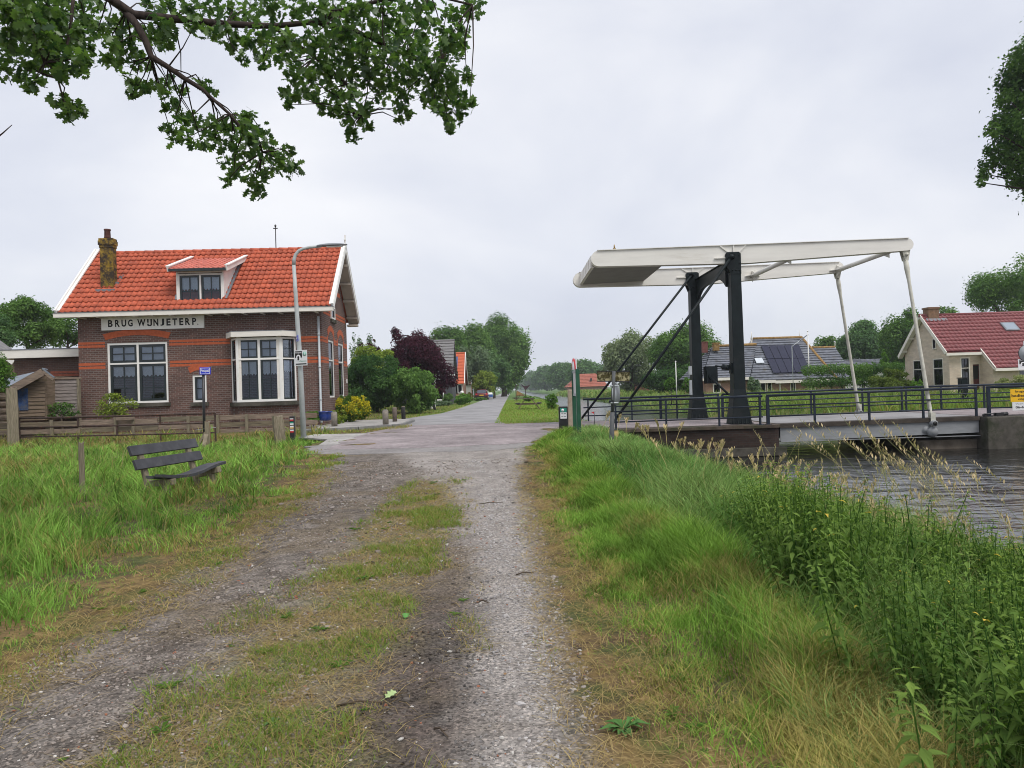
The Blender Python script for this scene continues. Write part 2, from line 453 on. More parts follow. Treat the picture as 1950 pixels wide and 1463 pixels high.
# dry soil beside the track, pavement weeds, lawns further off
lawn = sm(29, 31, GY) * sm(-7, -5, GX)
gcol = lerp(gcol, lerp(C([.10, .17, .04]), C([.22, .22, .07]), sm(.4, .65, n1)), lawn)
far = sm(60, 110, GY)
gcol = lerp(gcol, C([.10, .17, .05]), far)
gcol = np.clip(gcol * (.82 + .36 * n4)[..., None], 0, 1)
nx, ny = len(gx), len(gy)
verts = np.stack([GX, GY, GZ], -1).reshape(-1, 3); cols = gcol.reshape(-1, 3)
ii, jj = np.meshgrid(np.arange(nx - 1), np.arange(ny - 1), indexing='ij')
q = np.stack([ii * ny + jj, (ii + 1) * ny + jj, (ii + 1) * ny + jj + 1, ii * ny + jj + 1], -1).reshape(-1, 4)
tm = track[:-1, :-1].reshape(-1) > .5
def ground_mat(name, pebble):
    m, nt, out = new_mat(name)
    at = nd(nt, "ShaderNodeAttribute", attribute_name="col")
    v = coords(nt)
    vo = nd(nt, "ShaderNodeTexVoronoi", feature='F1'); vo.inputs["Scale"].default_value = 80 if pebble else 40; vo.inputs["Randomness"].default_value = 1
    nt.links.new(v, vo.inputs["Vector"])
    sep = nd(nt, "ShaderNodeSeparateColor"); nt.links.new(vo.outputs["Color"], sep.inputs[0])
    g = ramp(nt, sep.outputs[0], [(0, (.45,) * 3), (.25, (.72,) * 3), (.5, (1.0,) * 3), (.82, (1.15,) * 3), (1, (1.7, 1.65, 1.6))])
    n = noise(nt, v, 28, 6, .7)
    g2 = ramp(nt, n, [(.3, (.6,) * 3), (.7, (1.35,) * 3)])
    c = mix(nt, .95 if pebble else .35, at.outputs["Color"], g, 'MULTIPLY')
    c = mix(nt, .8, c, g2, 'MULTIPLY')
    bsdf(nt, out, c, .95, vo.outputs["Distance"], -.6 if pebble else -.3, .012, 0, .1)
    return m
K['ground'] = ground_mat('earth_and_thatch', False)
K['gravel'] = ground_mat('packed_gravel', True)
def sub(name, sel, m):
    qq = q[sel]; used = np.unique(qq); mp = np.full(len(verts), -1); mp[used] = np.arange(len(used))
    return tag(quads_mesh(name, verts[used], mp[qq], m, cols[used], smooth=True), kind="structure")
sub("ground", ~tm, K['ground'])
sub("gravel_track", tm, K['gravel'])

# ---------------------------------------------------------------- water
def mat_water():
    m, nt, out = new_mat('peat_water')
    v = coords(nt, (1.0, 1.6, 1)); v2 = coords(nt, (.5, 1.3, 1))
    a = noise(nt, v, 1.5, 3, .5); b = noise(nt, v2, .45, 3, .5)
    ad = nd(nt, "ShaderNodeMath", operation='MULTIPLY_ADD'); ad.inputs[1].default_value = 1.6
    nt.links.new(b, ad.inputs[0]); nt.links.new(a, ad.inputs[2])
    bs = bsdf(nt, out, (.010, .010, .009), .15, ad.outputs[0], .5, .10, 0, .5)
    bs.inputs["IOR"].default_value = 2.0
    return m
w = MB(); w.add([(4.5, -40, WATER), (20, -40, WATER), (20, 29.5, WATER), (15.2, 32, WATER), (15.2, 1400, WATER), (4.5, 1400, WATER)], [(0, 1, 2, 3, 4, 5)])
tag(w.build("canal_water", mat_water()), kind="structure")

# ---------------------------------------------------------------- roads and pavements
def sheet(name, pts, z, m, th=.05, kind="structure"):
    s = MB(); s.slab(pts, z - th, z)
    return tag(s.build(name, m), kind=kind)
def road_mat(name, a, b, sc=30):
    m, nt, out = new_mat(name)
    v = coords(nt); n = noise(nt, v, sc, 6, .7); n2 = noise(nt, v, .6, 4, .6)
    c = ramp(nt, n, [(.3, a), (.7, b)]); g = ramp(nt, n2, [(.35, (.8,) * 3), (.65, (1.15,) * 3)])
    c = mix(nt, 1, c, g, 'MULTIPLY')
    bsdf(nt, out, c, .9, n, .25, .01, 0, .2)
    return m
def paver_mat(name, a, b, mort, bw, bh, rotz=0.0):
    m, nt, out = new_mat(name)
    t = nd(nt, "ShaderNodeTexCoord"); mp = nd(nt, "ShaderNodeMapping"); mp.inputs["Rotation"].default_value = (0, 0, rotz)
    nt.links.new(t.outputs["Object"], mp.inputs[0])
    br = nd(nt, "ShaderNodeTexBrick"); br.inputs["Scale"].default_value = 1; br.inputs["Brick Width"].default_value = bw; br.inputs["Row Height"].default_value = bh
    br.inputs["Mortar Size"].default_value = .008; br.inputs["Color1"].default_value = c4(a); br.inputs["Color2"].default_value = c4(b); br.inputs["Mortar"].default_value = c4(mort)
    nt.links.new(mp.outputs[0], br.inputs["Vector"])
    n = noise(nt, mp.outputs[0], .7, 6, .65); g = ramp(nt, n, [(.32, (.68,) * 3), (.68, (1.3,) * 3)])
    n2 = noise(nt, mp.outputs[0], 9, 4, .6); g2 = ramp(nt, n2, [(.3, (.8,) * 3), (.7, (1.2,) * 3)])
    c = mix(nt, 1, mix(nt, 1, br.outputs[0], g, 'MULTIPLY'), g2, 'MULTIPLY')
    bsdf(nt, out, c, .85, br.outputs["Fac"], -.4, .008, 0, .2)
    return m
K['asphalt'] = road_mat('worn_grey_asphalt', (.21, .205, .21), (.32, .315, .32))
K['old_asphalt'] = road_mat('broken_asphalt', (.16, .148, .145), (.30, .285, .278), 12)
K['paver'] = paver_mat('purple_brown_pavers', (.235, .195, .20), (.30, .262, .265), (.19, .175, .175), .21, .10, .25)
K['slabs'] = paver_mat('grey_concrete_slabs', (.30, .29, .275), (.36, .345, .33), (.2, .19, .17), .5, .5, .1)
K['kerb'] = M('grey_kerb_stone', (.20, .20, .195), .9, .3, 6, .2)
z0 = .2
def ragged(pts, step=.22, amp=.14, open_=()):
    out = []; rr = random.Random(9)
    for i, (a, b) in enumerate(zip(pts, pts[1:] + pts[:1])):
        L = math.hypot(b[0] - a[0], b[1] - a[1]); n = max(1, int(L / step)); nx_, ny_ = -(b[1] - a[1]) / L, (b[0] - a[0]) / L
        for k in range(n):
            t = k / n; j = 0 if i in open_ else amp * (float(fbm(np.array([a[0] * 3 + t * L * 1.7]), np.array([a[1] * 2.3 + i]), 5, 4)[0]) - .5) * 2.2 + rr.uniform(-.03, .03)
            out.append((a[0] + (b[0] - a[0]) * t + nx_ * j, a[1] + (b[1] - a[1]) * t + ny_ * j))
    return out
sheet("apron", ragged([(-5.0, 17.2), (-4.2, 16.9), (-2.2, 17.0), (-.6, 16.8), (.25, 17.4), (.55, 19.2), (.6, 20.5), (-5.6, 20.5), (-5.4, 18)], .18, .35), z0 + .006, K['old_asphalt'])
sheet("brick_crossing", ragged([(-4.9, 18.6), (-2.6, 18.2), (-.5, 18.5), (.42, 19.0), (.7, 20.5), (1.3, 22.4), (2.4, 23.55), (3.4, 23.7), (3.4, 29.6), (-.3, 29.6), (-.6, 31.5), (-4.6, 31.5), (-4.95, 29.5), (-5.2, 27), (-5.2, 24)], .2, .20, (6, 7, 8, 9)), z0 + .012, K['paver'])
sheet("road", [(-4.95, 30.6), (-.5, 31.0), (-.75, 38), (-.8, 60), (-.8, 900), (-4.2, 900), (-4.25, 60), (-4.6, 46), (-6.0, 38), (-9.5, 36.6), (-9.5, 35), (-4.95, 34.7)], z0 + .018, K['asphalt'])
sheet("concrete_drive", [(-7.3, 24.6), (-6.9, 24.2), (-5.9, 23.0), (-5.5, 20.4), (-4.7, 18.9), (-4.5, 20.8), (-4.6, 25.8), (-7.2, 26.2)], z0 + .005, K['slabs'])
PAV = [(-8.7, 27.75), (-8.2, 27.76), (-7.7, 27.8), (-6.2, 28.75), (-5.05, 29.75), (-4.75, 30.6), (-4.85, 34.6), (-5.3, 36.0), (-9.5, 36.2), (-9.5, 33), (-8.7, 31)]
sheet("pavement", PAV, .32, K['slabs'], .2)
kb = MB()
edge = PAV[:8]
for a, b in zip(edge[:-1], edge[1:]):
    a = Vector((*a, 0)); b = Vector((*b, 0)); d = (b - a).normalized(); o = Vector((d.y, -d.x, 0))
    n = max(1, int((b - a).length / 1.0))
    for k in range(n):
        p = a + (b - a) * (k / n) + o * .08; e = a + (b - a) * ((k + 1) / n) - d * .012 + o * .08
        kb.bar(p + Vector((0, 0, .22)), e + Vector((0, 0, .22)), .15, .215)
tag(kb.build("kerb", K['kerb'], bevel=.012), kind="structure")
# ================================================================ HOUSES
class Frame:
    """local frame of a building: x along its front, y back, z up"""
    def __init__(s, loc, rz): s.loc = Vector(loc); s.rz = rz; s.inv = (Matrix.Translation(s.loc) @ Matrix.Rotation(rz, 4, 'Z')).inverted(); s.o = s.inv @ CAMP
    def at_y(s, x, y, v):
        d = s.inv.to_3x3() @ ray(x, y); p = s.o + d * ((v - s.o.y) / d.y); return p.x, p.z
    def at_x(s, x, y, u):
        d = s.inv.to_3x3() @ ray(x, y); p = s.o + d * ((u - s.o.x) / d.x); return p.y, p.z

def wall_holes(mb, T, a0, a1, z0, z1, holes, depth=.12):
    """flat wall with openings; T(a, d, z) maps along / inward / up"""
    A = sorted({a0, a1, *[h[0] for h in holes], *[h[1] for h in holes]}); Z = sorted({z0, z1, *[h[2] for h in holes], *[h[3] for h in holes]})
    A = [a for a in A if a0 <= a <= a1]; Z = [z for z in Z if z0 <= z <= z1]
    for i in range(len(A) - 1):
        for j in range(len(Z) - 1):
            ca = (A[i] + A[i + 1]) / 2; cz = (Z[j] + Z[j + 1]) / 2
            if any(h[0] < ca < h[1] and h[2] < cz < h[3] for h in holes): continue
            mb.add([T(A[i], 0, Z[j]), T(A[i + 1], 0, Z[j]), T(A[i + 1], 0, Z[j + 1]), T(A[i], 0, Z[j + 1])], [(0, 1, 2, 3)])
    for h in holes:
        b0, b1, y0, y1 = h[:4]
        c = [(b0, y0), (b1, y0), (b1, y1), (b0, y1)]
        for k in range(4):
            p, r = c[k], c[(k + 1) % 4]
            mb.add([T(p[0], 0, p[1]), T(r[0], 0, r[1]), T(r[0], depth, r[1]), T(p[0], depth, p[1])], [(0, 1, 2, 3)])
def tbox(mb, T, a0, a1, d0, d1, z0, z1):
    vs = [T(a0, d0, z0), T(a1, d0, z0), T(a1, d1, z0), T(a0, d1, z0), T(a0, d0, z1), T(a1, d0, z1), T(a1, d1, z1), T(a0, d1, z1)]
    mb.add(vs, [(0, 3, 2, 1), (4, 5, 6, 7), (0, 1, 5, 4), (1, 2, 6, 5), (2, 3, 7, 6), (3, 0, 4, 7)])
def frame_box(mb, T, a0, a1, z0, z1, w, d0, d1):
    tbox(mb, T, a0, a0 + w, d0, d1, z0, z1); tbox(mb, T, a1 - w, a1, d0, d1, z0, z1)
    tbox(mb, T, a0 + w, a1 - w, d0, d1, z0, z0 + w); tbox(mb, T, a0 + w, a1 - w, d0, d1, z1 - w, z1)

def window(parent, T, a0, a1, z0, z1, outer='white', sash='darkgreen', ow=.06, sw=.07, cols=1, transom=None, bars=(2, 2, 2), sill=None,
           curtain=None, blind=False, rec=.05, lace=True, glass='glass'):
    """one window part: frame, with sashes, panes, curtain and sill as its sub-parts"""
    f = MB(); frame_box(f, T, a0, a1, z0, z1, ow, rec - .03, rec + .10)
    iw = (a1 - a0 - ow * (cols + 1)) / cols
    for c in range(1, cols):
        x = a0 + c * (iw + ow); tbox(f, T, x, x + ow, rec - .03, rec + .10, z0 + ow, z1 - ow)
    rows = [(z0 + ow, z1 - ow)]
    if transom is not None:
        for c in range(cols):
            x = a0 + ow + c * (iw + ow); tbox(f, T, x, x + iw, rec - .028, rec + .098, transom - ow * .4, transom + ow * .4)
        rows = [(z0 + ow, transom - ow * .4), (transom + ow * .4, z1 - ow)]
    fo = f.build("window", K[outer], parent)
    s = MB(); g = MB(); cu = MB(); bl = MB()
    for c in range(cols):
        x = a0 + ow + c * (iw + ow)
        for ri, (r0, r1) in enumerate(rows):
            top = ri == len(rows) - 1 and len(rows) > 1
            frame_box(s, T, x + .004, x + iw - .004, r0 + .004, r1 - .004, sw, rec + .0, rec + .05)
            nb = bars[2] if top else bars[1]; bw = sw * .45
            gx0, gx1, gz0, gz1 = x + sw, x + iw - sw, r0 + sw, r1 - sw
            if bars[0] > 1:
                for k in range(1, bars[0]):
                    m = gx0 + (gx1 - gx0) * k / bars[0]; tbox(s, T, m - bw / 2, m + bw / 2, rec + .006, rec + .044, gz0, gz1)
            for k in range(1, nb):
                m = gz0 + (gz1 - gz0) * k / nb; tbox(s, T, gx0, gx1, rec + .004, rec + .042, m - bw / 2, m + bw / 2)
            tbox(g, T, gx0, gx1, rec + .022, rec + .028, gz0, gz1)
            if top and blind: tbox(bl, T, gx0 - .05, gx1 + .05, rec + .07, rec + .075, gz0 - .02, gz1 + .05)
            if not top and curtain:
                h = (gz1 - gz0) * curtain; n = 12
                pts = [(gx0 - .05, gz1 + .05), (gx1 + .05, gz1 + .05)]
                for k in range(n + 1):
                    pts.append((gx1 + .05 - (gx1 - gx0 + .1) * k / n, gz1 - h + (.05 if k % 2 else -.03)))
                cu.prism(pts, lambda a, b: T(a, rec + .08, b), lambda a, b: T(a, rec + .084, b))
    s.build("sash", K[sash], fo); g.build("pane", K[glass], fo)
    if cu.v: cu.build("curtain", K['lace'], fo)
    if bl.v: bl.build("blind", K['blind'], fo)
    if sill is not None:
        b = MB(); tbox(b, T, a0 - .08, a1 + .08, -.09, rec + .06, z0 - .16, z0 - .003); b.build("sill", K[sill], fo)
    return fo

def tile_roof(mb, O, U, V, nu, nv, N, wid, gauge, amp=.035, step=.03, cut=None, ku=6):
    """pantiles on the slope O + u*U + v*V (U along the eave, V up the slope, N outward): nu tiles across, nv courses up"""
    O = Vector(O); U = Vector(U).normalized(); V = Vector(V).normalized(); N = Vector(N).normalized()
    for j in range(nv):
        for i in range(nu):
            uc = (i + .5) * wid; vc = (j + .5) * gauge
            if cut and cut(uc, vc): continue
            jit = random.uniform(-.006, .006); a = len(mb.v); vs = []
            for t, lift in ((-.06, step), (1.0, .0)):
                for k in range(ku + 1):
                    s = k / ku
                    h = amp * (0.5 - .5 * math.cos(2 * math.pi * min(1, s * 1.35))) if s < .74 else amp * .12 * math.sin(math.pi * (s - .74) / .26)
                    vs.append(O + U * ((i + s) * wid) + V * ((j + t) * gauge) + N * (h + lift + jit))
            fs = [(k, k + 1, k + ku + 2, k + ku + 1) for k in range(ku)]
            for k in range(ku + 1):
                s = vs[k]; vs.append(s - N * .028)
            fs += [(k, k + 2 * (ku + 1), k + 1 + 2 * (ku + 1), k + 1) for k in range(ku)]
            mb.smooth = True; mb.add(vs, fs); mb.smooth = False
def arch(mb, T, a0, a1, zs, zc, th, d0=-.012, d1=.05, n=12, sw=.0):
    """segmental brick arch from springing zs to crown zc, th thick"""
    pi = []; po = []
    for k in range(n + 1):
        t = k / n * 2 - 1
        zi = zs + (zc - zs) * (1 - t * t)
        pi.append(((a0 + a1) / 2 + (a1 - a0) / 2 * t, zi)); po.append(((a0 + a1) / 2 + ((a1 - a0) / 2 + sw) * t, zi + th))
    for k in range(n):
        poly = [pi[k], pi[k + 1], po[k + 1], po[k]]
        mb.prism(poly, lambda a, b: T(a, d0, b), lambda a, b: T(a, d1, b))

# ---------------------------------------------------------------- text
def text_mesh(ch, weight=.02, font=None):
    cu = bpy.data.curves.new("lettering", 'FONT'); cu.body = ch; cu.offset = weight; cu.resolution_u = 3; cu.extrude = 0
    ob = bpy.data.objects.new("lettering", cu)
    me = bpy.data.meshes.new_from_object(ob)
    vs = [tuple(v.co) for v in me.vertices]; fs = [tuple(p.vertices) for p in me.polygons]
    bpy.data.objects.remove(ob); bpy.data.meshes.remove(me); bpy.data.curves.remove(cu)
    return vs, fs
def put_text(mb, ch, T, a0, a1, z0, z1, d=-.004, weight=.02, keep=False):
    vs, fs = text_mesh(ch, weight)
    xs = [v[0] for v in vs]; ys = [v[1] for v in vs]
    x0, x1, y0, y1 = min(xs), max(xs), min(ys), max(ys)
    sx = (a1 - a0) / max(1e-6, x1 - x0); sy = (z1 - z0) / max(1e-6, y1 - y0)
    mb.add([T(a0 + (v[0] - x0) * sx, d, z0 + (v[1] - y0) * sy) for v in vs], fs)

# ================================================================ bridge keeper's house
HF = Frame((-8.14, 31.3, .2), R(2.5))
house = thing("brick_house", HF.loc, "brown brick house with orange pantile roof, white dormer and name board on its front", "house", HF.rz)
TF = lambda a, d, z: (a, d, z)             # front wall
HX0 = HF.at_y(150, 690, 0)[0]
HD = 5.8
EAVE = 5.02; OH = .48
TG = lambda a, d, z: (-d, a, z)            # right gable wall, a runs back
ridge_y = HD / 2
RZ = HF.at_y(560, 475, ridge_y)[1]
# openings
w1 = (HF.at_y(205, 700, 0)[0], HF.at_y(319.5, 700, 0)[0], HF.at_y(262, 768, 0)[1], HF.at_y(262, 652.5, 0)[1])
w2 = (HF.at_y(367, 740, 0)[0], HF.at_y(393.5, 740, 0)[0], HF.at_y(380, 766, 0)[1], HF.at_y(380, 714.5, 0)[1])
b0 = HF.at_y(441, 700, 0)[0]; b1 = HF.at_y(564, 700, 0)[0]; bz0 = HF.at_y(500, 765, -.5)[1]; bz1 = HF.at_y(500, 643, -.5)[1]
z_band1 = [HF.at_y(380, y, 0)[1] for y in (656.8, 646.2)]; z_band2 = [HF.at_y(380, y, 0)[1] for y in (697.2, 685.8)]
g1 = (HF.at_x(626.5, 700, 0)[0], HF.at_x(636.5, 700, 0)[0]); g2 = (HF.at_x(645, 700, 0)[0], HF.at_x(654.5, 700, 0)[0])
gz0 = HF.at_x(633, 757, 0)[1]; gz1 = HF.at_x(631, 649, 0)[1]
wm = MB()
wall_holes(wm, TF, HX0, 0, -.3, EAVE + .12, [w1, w2, (b0 + .12, b1 - .12, bz0, bz1)])
wall_holes(wm, TG, 0, HD, -.3, EAVE + .12, [(g1[0], g1[1], gz0, gz1), (g2[0], g2[1], gz0, gz1)])
wm.add([(0, 0, EAVE + .12), (0, HD, EAVE + .12), (0, ridge_y, RZ - .12)], [(0, 1, 2)])
wm.add([(HX0, 0, -.3), (HX0, HD, -.3), (HX0, HD, EAVE + .12), (HX0, ridge_y, RZ - .12), (HX0, 0, EAVE + .12)], [(0, 1, 2, 3, 4)])
wm.add([(HX0, HD, -.3), (0, HD, -.3), (0, HD, EAVE + .12), (HX0, HD, EAVE + .12)], [(0, 1, 2, 3)])
wm.mi = 1
for za, zb in (z_band1, z_band2):
    h = (zb - za); c = h * .42
    for (q0, q1) in ((za, za + c), (zb - c, zb)):
        for x0, x1 in ((HX0 - .006, w1[0] - .09), (w1[1] + .09, b0 - .02), (b1 + .02, .006)):
            wm.box(x0, x1, -.006, .05, q0, q1)
        for y0, y1 in ((-.003, g1[0] - .05), (g1[1] + .05, g2[0] - .05), (g2[1] + .05, HD)):
            wm.box(-.05, .006, y0, y1, q0, q1)
zb3 = [HF.at_x(655, y, 0)[1] for y in (616, 606)]
wm.box(-.05, .006, .35, HD - .4, zb3[0], zb3[0] + .11); wm.box(-.05, .006, .35, HD - .4, zb3[1] - .11, zb3[1])
zt = HF.at_x(650, 566, 0)[1]
wm.box(-.05, .006, 1.5, HD - 1.5, zt - .12, zt + .08)
sp = HF.at_y(205, 648, 0)[1]; cr = HF.at_y(262, 638.2, 0)[1]
arch(wm, TF, w1[0] - .05, w1[1] + .05, sp, cr, .25, sw=.12)
sp2 = HF.at_y(362, 711, 0)[1]
arch(wm, TF, w2[0] - .09, w2[1] + .09, sp2, sp2 + .12, .24, sw=.09)
for g in (g1, g2):
    arch(wm, TG, g[0] - .03, g[1] + .03, gz1 + .16, gz1 + .42, .26, n=10, sw=.14)
    for s in ((g[0] - .26, g[0] - .04), (g[1] + .04, g[1] + .26)):
        wm.box(-.05, .005, s[0], s[1], gz1 - .1, gz1 + .16)
wm.mi = 2
for za in (w1[3],):
    pass
wm.build("wall", [K['brick'], K['orange'], K['wet_brick']], house)
tr1 = HF.at_y(262, 692, 0)[1]
window(house, TF, *w1, ow=.085, sw=.10, cols=2, transom=tr1, bars=(2, 3, 2), sill='concrete_dk', curtain=.30, blind=True)
window(house, TF, *w2, ow=.08, sw=.07, cols=1, bars=(1, 2, 2), sill='concrete_dk', blind=False)
f = MB(); tbox(f, TF, w2[0] + .12, w2[1] - .12, .16, .165, w2[2] + .1, w2[3] - .1); f.build("curtain", K['blind'], [k for k in COL.objects if k.name.startswith("window")][-1])
trg = HF.at_x(633, 687, 0)[1]
for g in (g1, g2):
    window(house, TG, g[0], g[1], gz0, gz1, ow=.07, sw=.05, transom=trg, bars=(1, 1, 1), rec=.05, glass='glass_dk')
    pm = MB(); arch(pm, TG, g[0], g[1], gz1 + .005, gz1 + .32, .0, -.002, .02)
gu = (HF.at_x(632, 600, 0)[0], HF.at_x(641, 600, 0)[0]); gu = (1.9, 2.75)
guz = (HF.at_x(640, 612, 0)[1], HF.at_x(640, 589, 0)[1])
window(house, TG, gu[0], gu[1], guz[0], guz[1], ow=.07, sw=.05, bars=(1, 1, 1), rec=-.03, sill='concrete_dk', glass='glass_dk')
# canted bay
bay = MB(); BP = .62
f0 = HF.at_y(450, 700, -BP)[0]; f1 = HF.at_y(537, 700, -BP)[0]
def canted(p, r):
    p = Vector((*p, 0)); r = Vector((*r, 0)); d = (r - p).normalized(); n = Vector((-d.y, d.x, 0))
    return lambda a, dd, z: tuple(p + d * a + n * dd + Vector((0, 0, z)))
T0 = canted((f0, -BP), (f1, -BP)); L0 = f1 - f0
T1 = canted((f1, -BP), (b1, 0)); L1 = (Vector((b1, 0)) - Vector((f1, -BP))).length
T2 = canted((b0, 0), (f0, -BP)); L2 = (Vector((f0, -BP)) - Vector((b0, 0))).length
bay.add([(b0 + .1, 0, bz0 + .04), (f0, -BP + .1, bz0 + .04), (f1, -BP + .1, bz0 + .04), (b1 - .1, 0, bz0 + .04)], [(0, 1, 2, 3)])
bay.prism([(f0 + .02, -BP + .02), (f0 + .20, -BP + .02), (f0 + .2, -BP + .17), (f0 + .02, -BP + .17)], lambda a, b: (a, b, bz0 + .02), lambda a, b: (a, b, bz1 + .05))
bay.prism([(f1 - .22, -BP + .02), (f1 - .02, -BP + .02), (f1 - .02, -BP + .17), (f1 - .22, -BP + .17)], lambda a, b: (a, b, bz0 + .02), lambda a, b: (a, b, bz1 + .05))
bo = bay.build("bay_window", K['cream'], house)
def grandchild_window(T, L, cols, ow, sw, curtain, nb, blind, eo=0.0, tw=None):
    before = set(COL.objects)
    w = window(house, T, eo, L - eo, bz0, bz1, ow=ow, sw=sw, cols=cols, transom=HF.at_y(495, 683.5, -BP)[1], bars=(nb, 2, 2), curtain=curtain, blind=blind, rec=.03)
    return w
grandchild_window(T0, L0, 2, .10, .07, .36, 2, True, 0.0)
grandchild_window(T1, L1, 1, .07, .05, .30, 1, False)
grandchild_window(T2, L2, 1, .07, .05, .30, 1, False)
rf = MB(); o = .22
rz0 = bz1 - .02
pts = [(b0 - o, .02), (f0 - o * .55, -BP - o), (f1 + o * .55, -BP - o), (b1 + o, .02)]
rf.slab(pts, rz0 + .05, rz0 + .27)
rf.build("bay_cornice", K['cream'], bo)
ld = MB(); ld.slab([(a * 1.0, b - .01 if b < 0 else b) for a, b in pts], rz0 + .272, rz0 + .30); ld.build("bay_lead", K['steel_dk'], bo)
sl = MB(); sl.slab([(b0 - .12, .01), (f0 - .08, -BP - .12), (f1 + .08, -BP - .12), (b1 + .12, .01)], bz0 - .17, bz0 - .005); sl.build("bay_sill", K['concrete_dk'], bo)
un = MB(); un.slab([(b0 + .05, .0), (f0 + .06, -BP + .06), (f1 - .06, -BP + .06), (b1 - .05, .0)], -.3, bz0 - .172); un.build("bay_base", K['brick'], bo)
# roof
RX0 = HX0 - .62; RX1 = .58
slope = Vector((0, ridge_y + OH, RZ - (EAVE + .18))); sl_len = slope.length
V = slope.normalized(); N = Vector((0, -V.z, V.y))
nt_ = 48; wid = (RX1 - RX0 - .16) / nt_; nv = 13; gauge = sl_len / nv
dx0, dz0 = HF.at_y(340, 581, .05); dx1, _ = HF.at_y(425, 581, .05)
dz1 = HF.at_y(380, 522, .05)[1]
def in_dormer(u, v):
    x = RX0 + .08 + u; y = -OH + V.y * v; z = EAVE + .18 + V.z * v
    return dx0 - .10 < x < dx1 + .06 and 0.0 < y < (ridge_y) and z < dz1 + .12 + (y) * .30
roof = MB()
roof.add([(RX0, -OH, EAVE + .10), (RX1, -OH, EAVE + .10), (RX1, ridge_y, RZ - .06), (RX0, ridge_y, RZ - .06)], [(0, 1, 2, 3)])
roof.add([(RX0, HD + OH, EAVE + .10), (RX1, HD + OH, EAVE + .10), (RX1, ridge_y, RZ - .06), (RX0, ridge_y, RZ - .06)], [(3, 2, 1, 0)])
tile_roof(roof, (RX0 + .08, -OH, EAVE + .18), (1, 0, 0), V, nt_, nv, N, wid, gauge, .052, .046, cut=in_dormer)
tile_roof(roof, (RX1 - .08, HD + OH, EAVE + .18), (-1, 0, 0), (0, -V.y, V.z), 48, nv, (0, V.z, V.y), wid, gauge, ku=2)
nr = 26
for k in range(nr):   # ridge tiles
    a = RX0 + (RX1 - RX0) * k / nr; b = RX0 + (RX1 - RX0) * (k + 1.06) / nr
    roof.tube([(a, ridge_y, RZ - .02), (b, ridge_y, RZ - .02)], [.125, .105], 10)
roof.build("roof", K['tile'], house, fix=False)
for x in (RX0, RX1):
    for sgn, yy in ((1, -OH), (-1, HD + OH)):
        vb = MB(); a = Vector((x, yy, EAVE + .10)); b = Vector((x, ridge_y, RZ + .03))
        vb.bar(a + Vector((0, 0, .06)), b + Vector((0, -sgn * 0, .06)), .07, .34, (0, 0, 1))
        a2 = Vector((x + (.05 if x < -1 else -.05), yy, EAVE + .2)); b2 = Vector((x + (.05 if x < -1 else -.05), ridge_y, RZ + .13))
        vb.bar(a2 + Vector((0, 0, .06)), b2 + Vector((0, 0, .06)), .19, .06, (0, 0, 1))
        vb.build("bargeboard", K['white'], house)
so = MB()
for sgn, yy in ((1, -OH), (-1, HD + OH)):
    a = Vector((.29, yy, EAVE + .02)); b = Vector((.29, ridge_y, RZ - .14)); so.bar(a, b, .50, .05)
    for t in (.12, .36, .6, .84):
        p = a.lerp(b, t); so.box(.02, .54, p.y - .06, p.y + .06, p.z - .15, p.z - .03)
so.box(.02, .54, HD + .02, HD + OH, EAVE - .12, EAVE - .03)
so.build("soffit", K['soffit'], house)
gt = MB(); fz0 = HF.at_y(290, 600.3, -OH - .16)[1]; gt.box(RX0 - .03, RX1 + .02, -OH - .16, -OH + .10, fz0, EAVE + .145); gt.box(HX0 - .3, .3, -OH + .10, -.01, fz0 + .03, fz0 + .07)
for k in range(14):
    x = HX0 + .3 + k * (-HX0 - .5) / 13; gt.box(x, x + .09, -OH - .10, -.005, fz0 - .035, fz0 - .002)
gt.build("gutter", K['cream'], house)
g2m = MB(); g2m.box(RX0 - .05, RX1 + .04, -OH - .18, -OH + .12, EAVE + .147, EAVE + .17); g2m.build("gutter_lining", K['steel_dk'], house)
dp = MB(); px0 = HF.at_y(608.5, 690, -.1)[0]
dp.tube([(px0, -.09, EAVE - .2), (px0, -.09, .55), (px0 + .02, -.16, .42), (px0 + .06, -.30, .25)], .05, 10)
for z in (1.2, 2.6, 4.0): dp.tube([(px0, -.09, z), (px0, -.09, z + .07)], .062, 10)
dp.build("downpipe", K['steel'], house)
fn = MB(); fn.bar((RX1, ridge_y, RZ + .0), (RX1, ridge_y, RZ + .62), .07, .05, (0, 1, 0)); fn.bar((RX1, ridge_y - .10, RZ + .40), (RX1, ridge_y + .1, RZ + .40), .06, .06); fn.build("finial", K['white'], house)
ar = MB(); ax = HF.at_y(525.5, 470, ridge_y)[0]; az = HF.at_y(525, 431, ridge_y)[1]
ar.tube([(ax, ridge_y, RZ), (ax, ridge_y, az)], .022, 6); ar.tube([(ax - .1, ridge_y, az - .1), (ax + .1, ridge_y, az - .1)], .025, 6); ar.lathe([(.02, 0), (.06, .05), (.02, .12)], (ax, ridge_y, az - .04), 8)
ar.build("lightning_rod", K['black'], house)
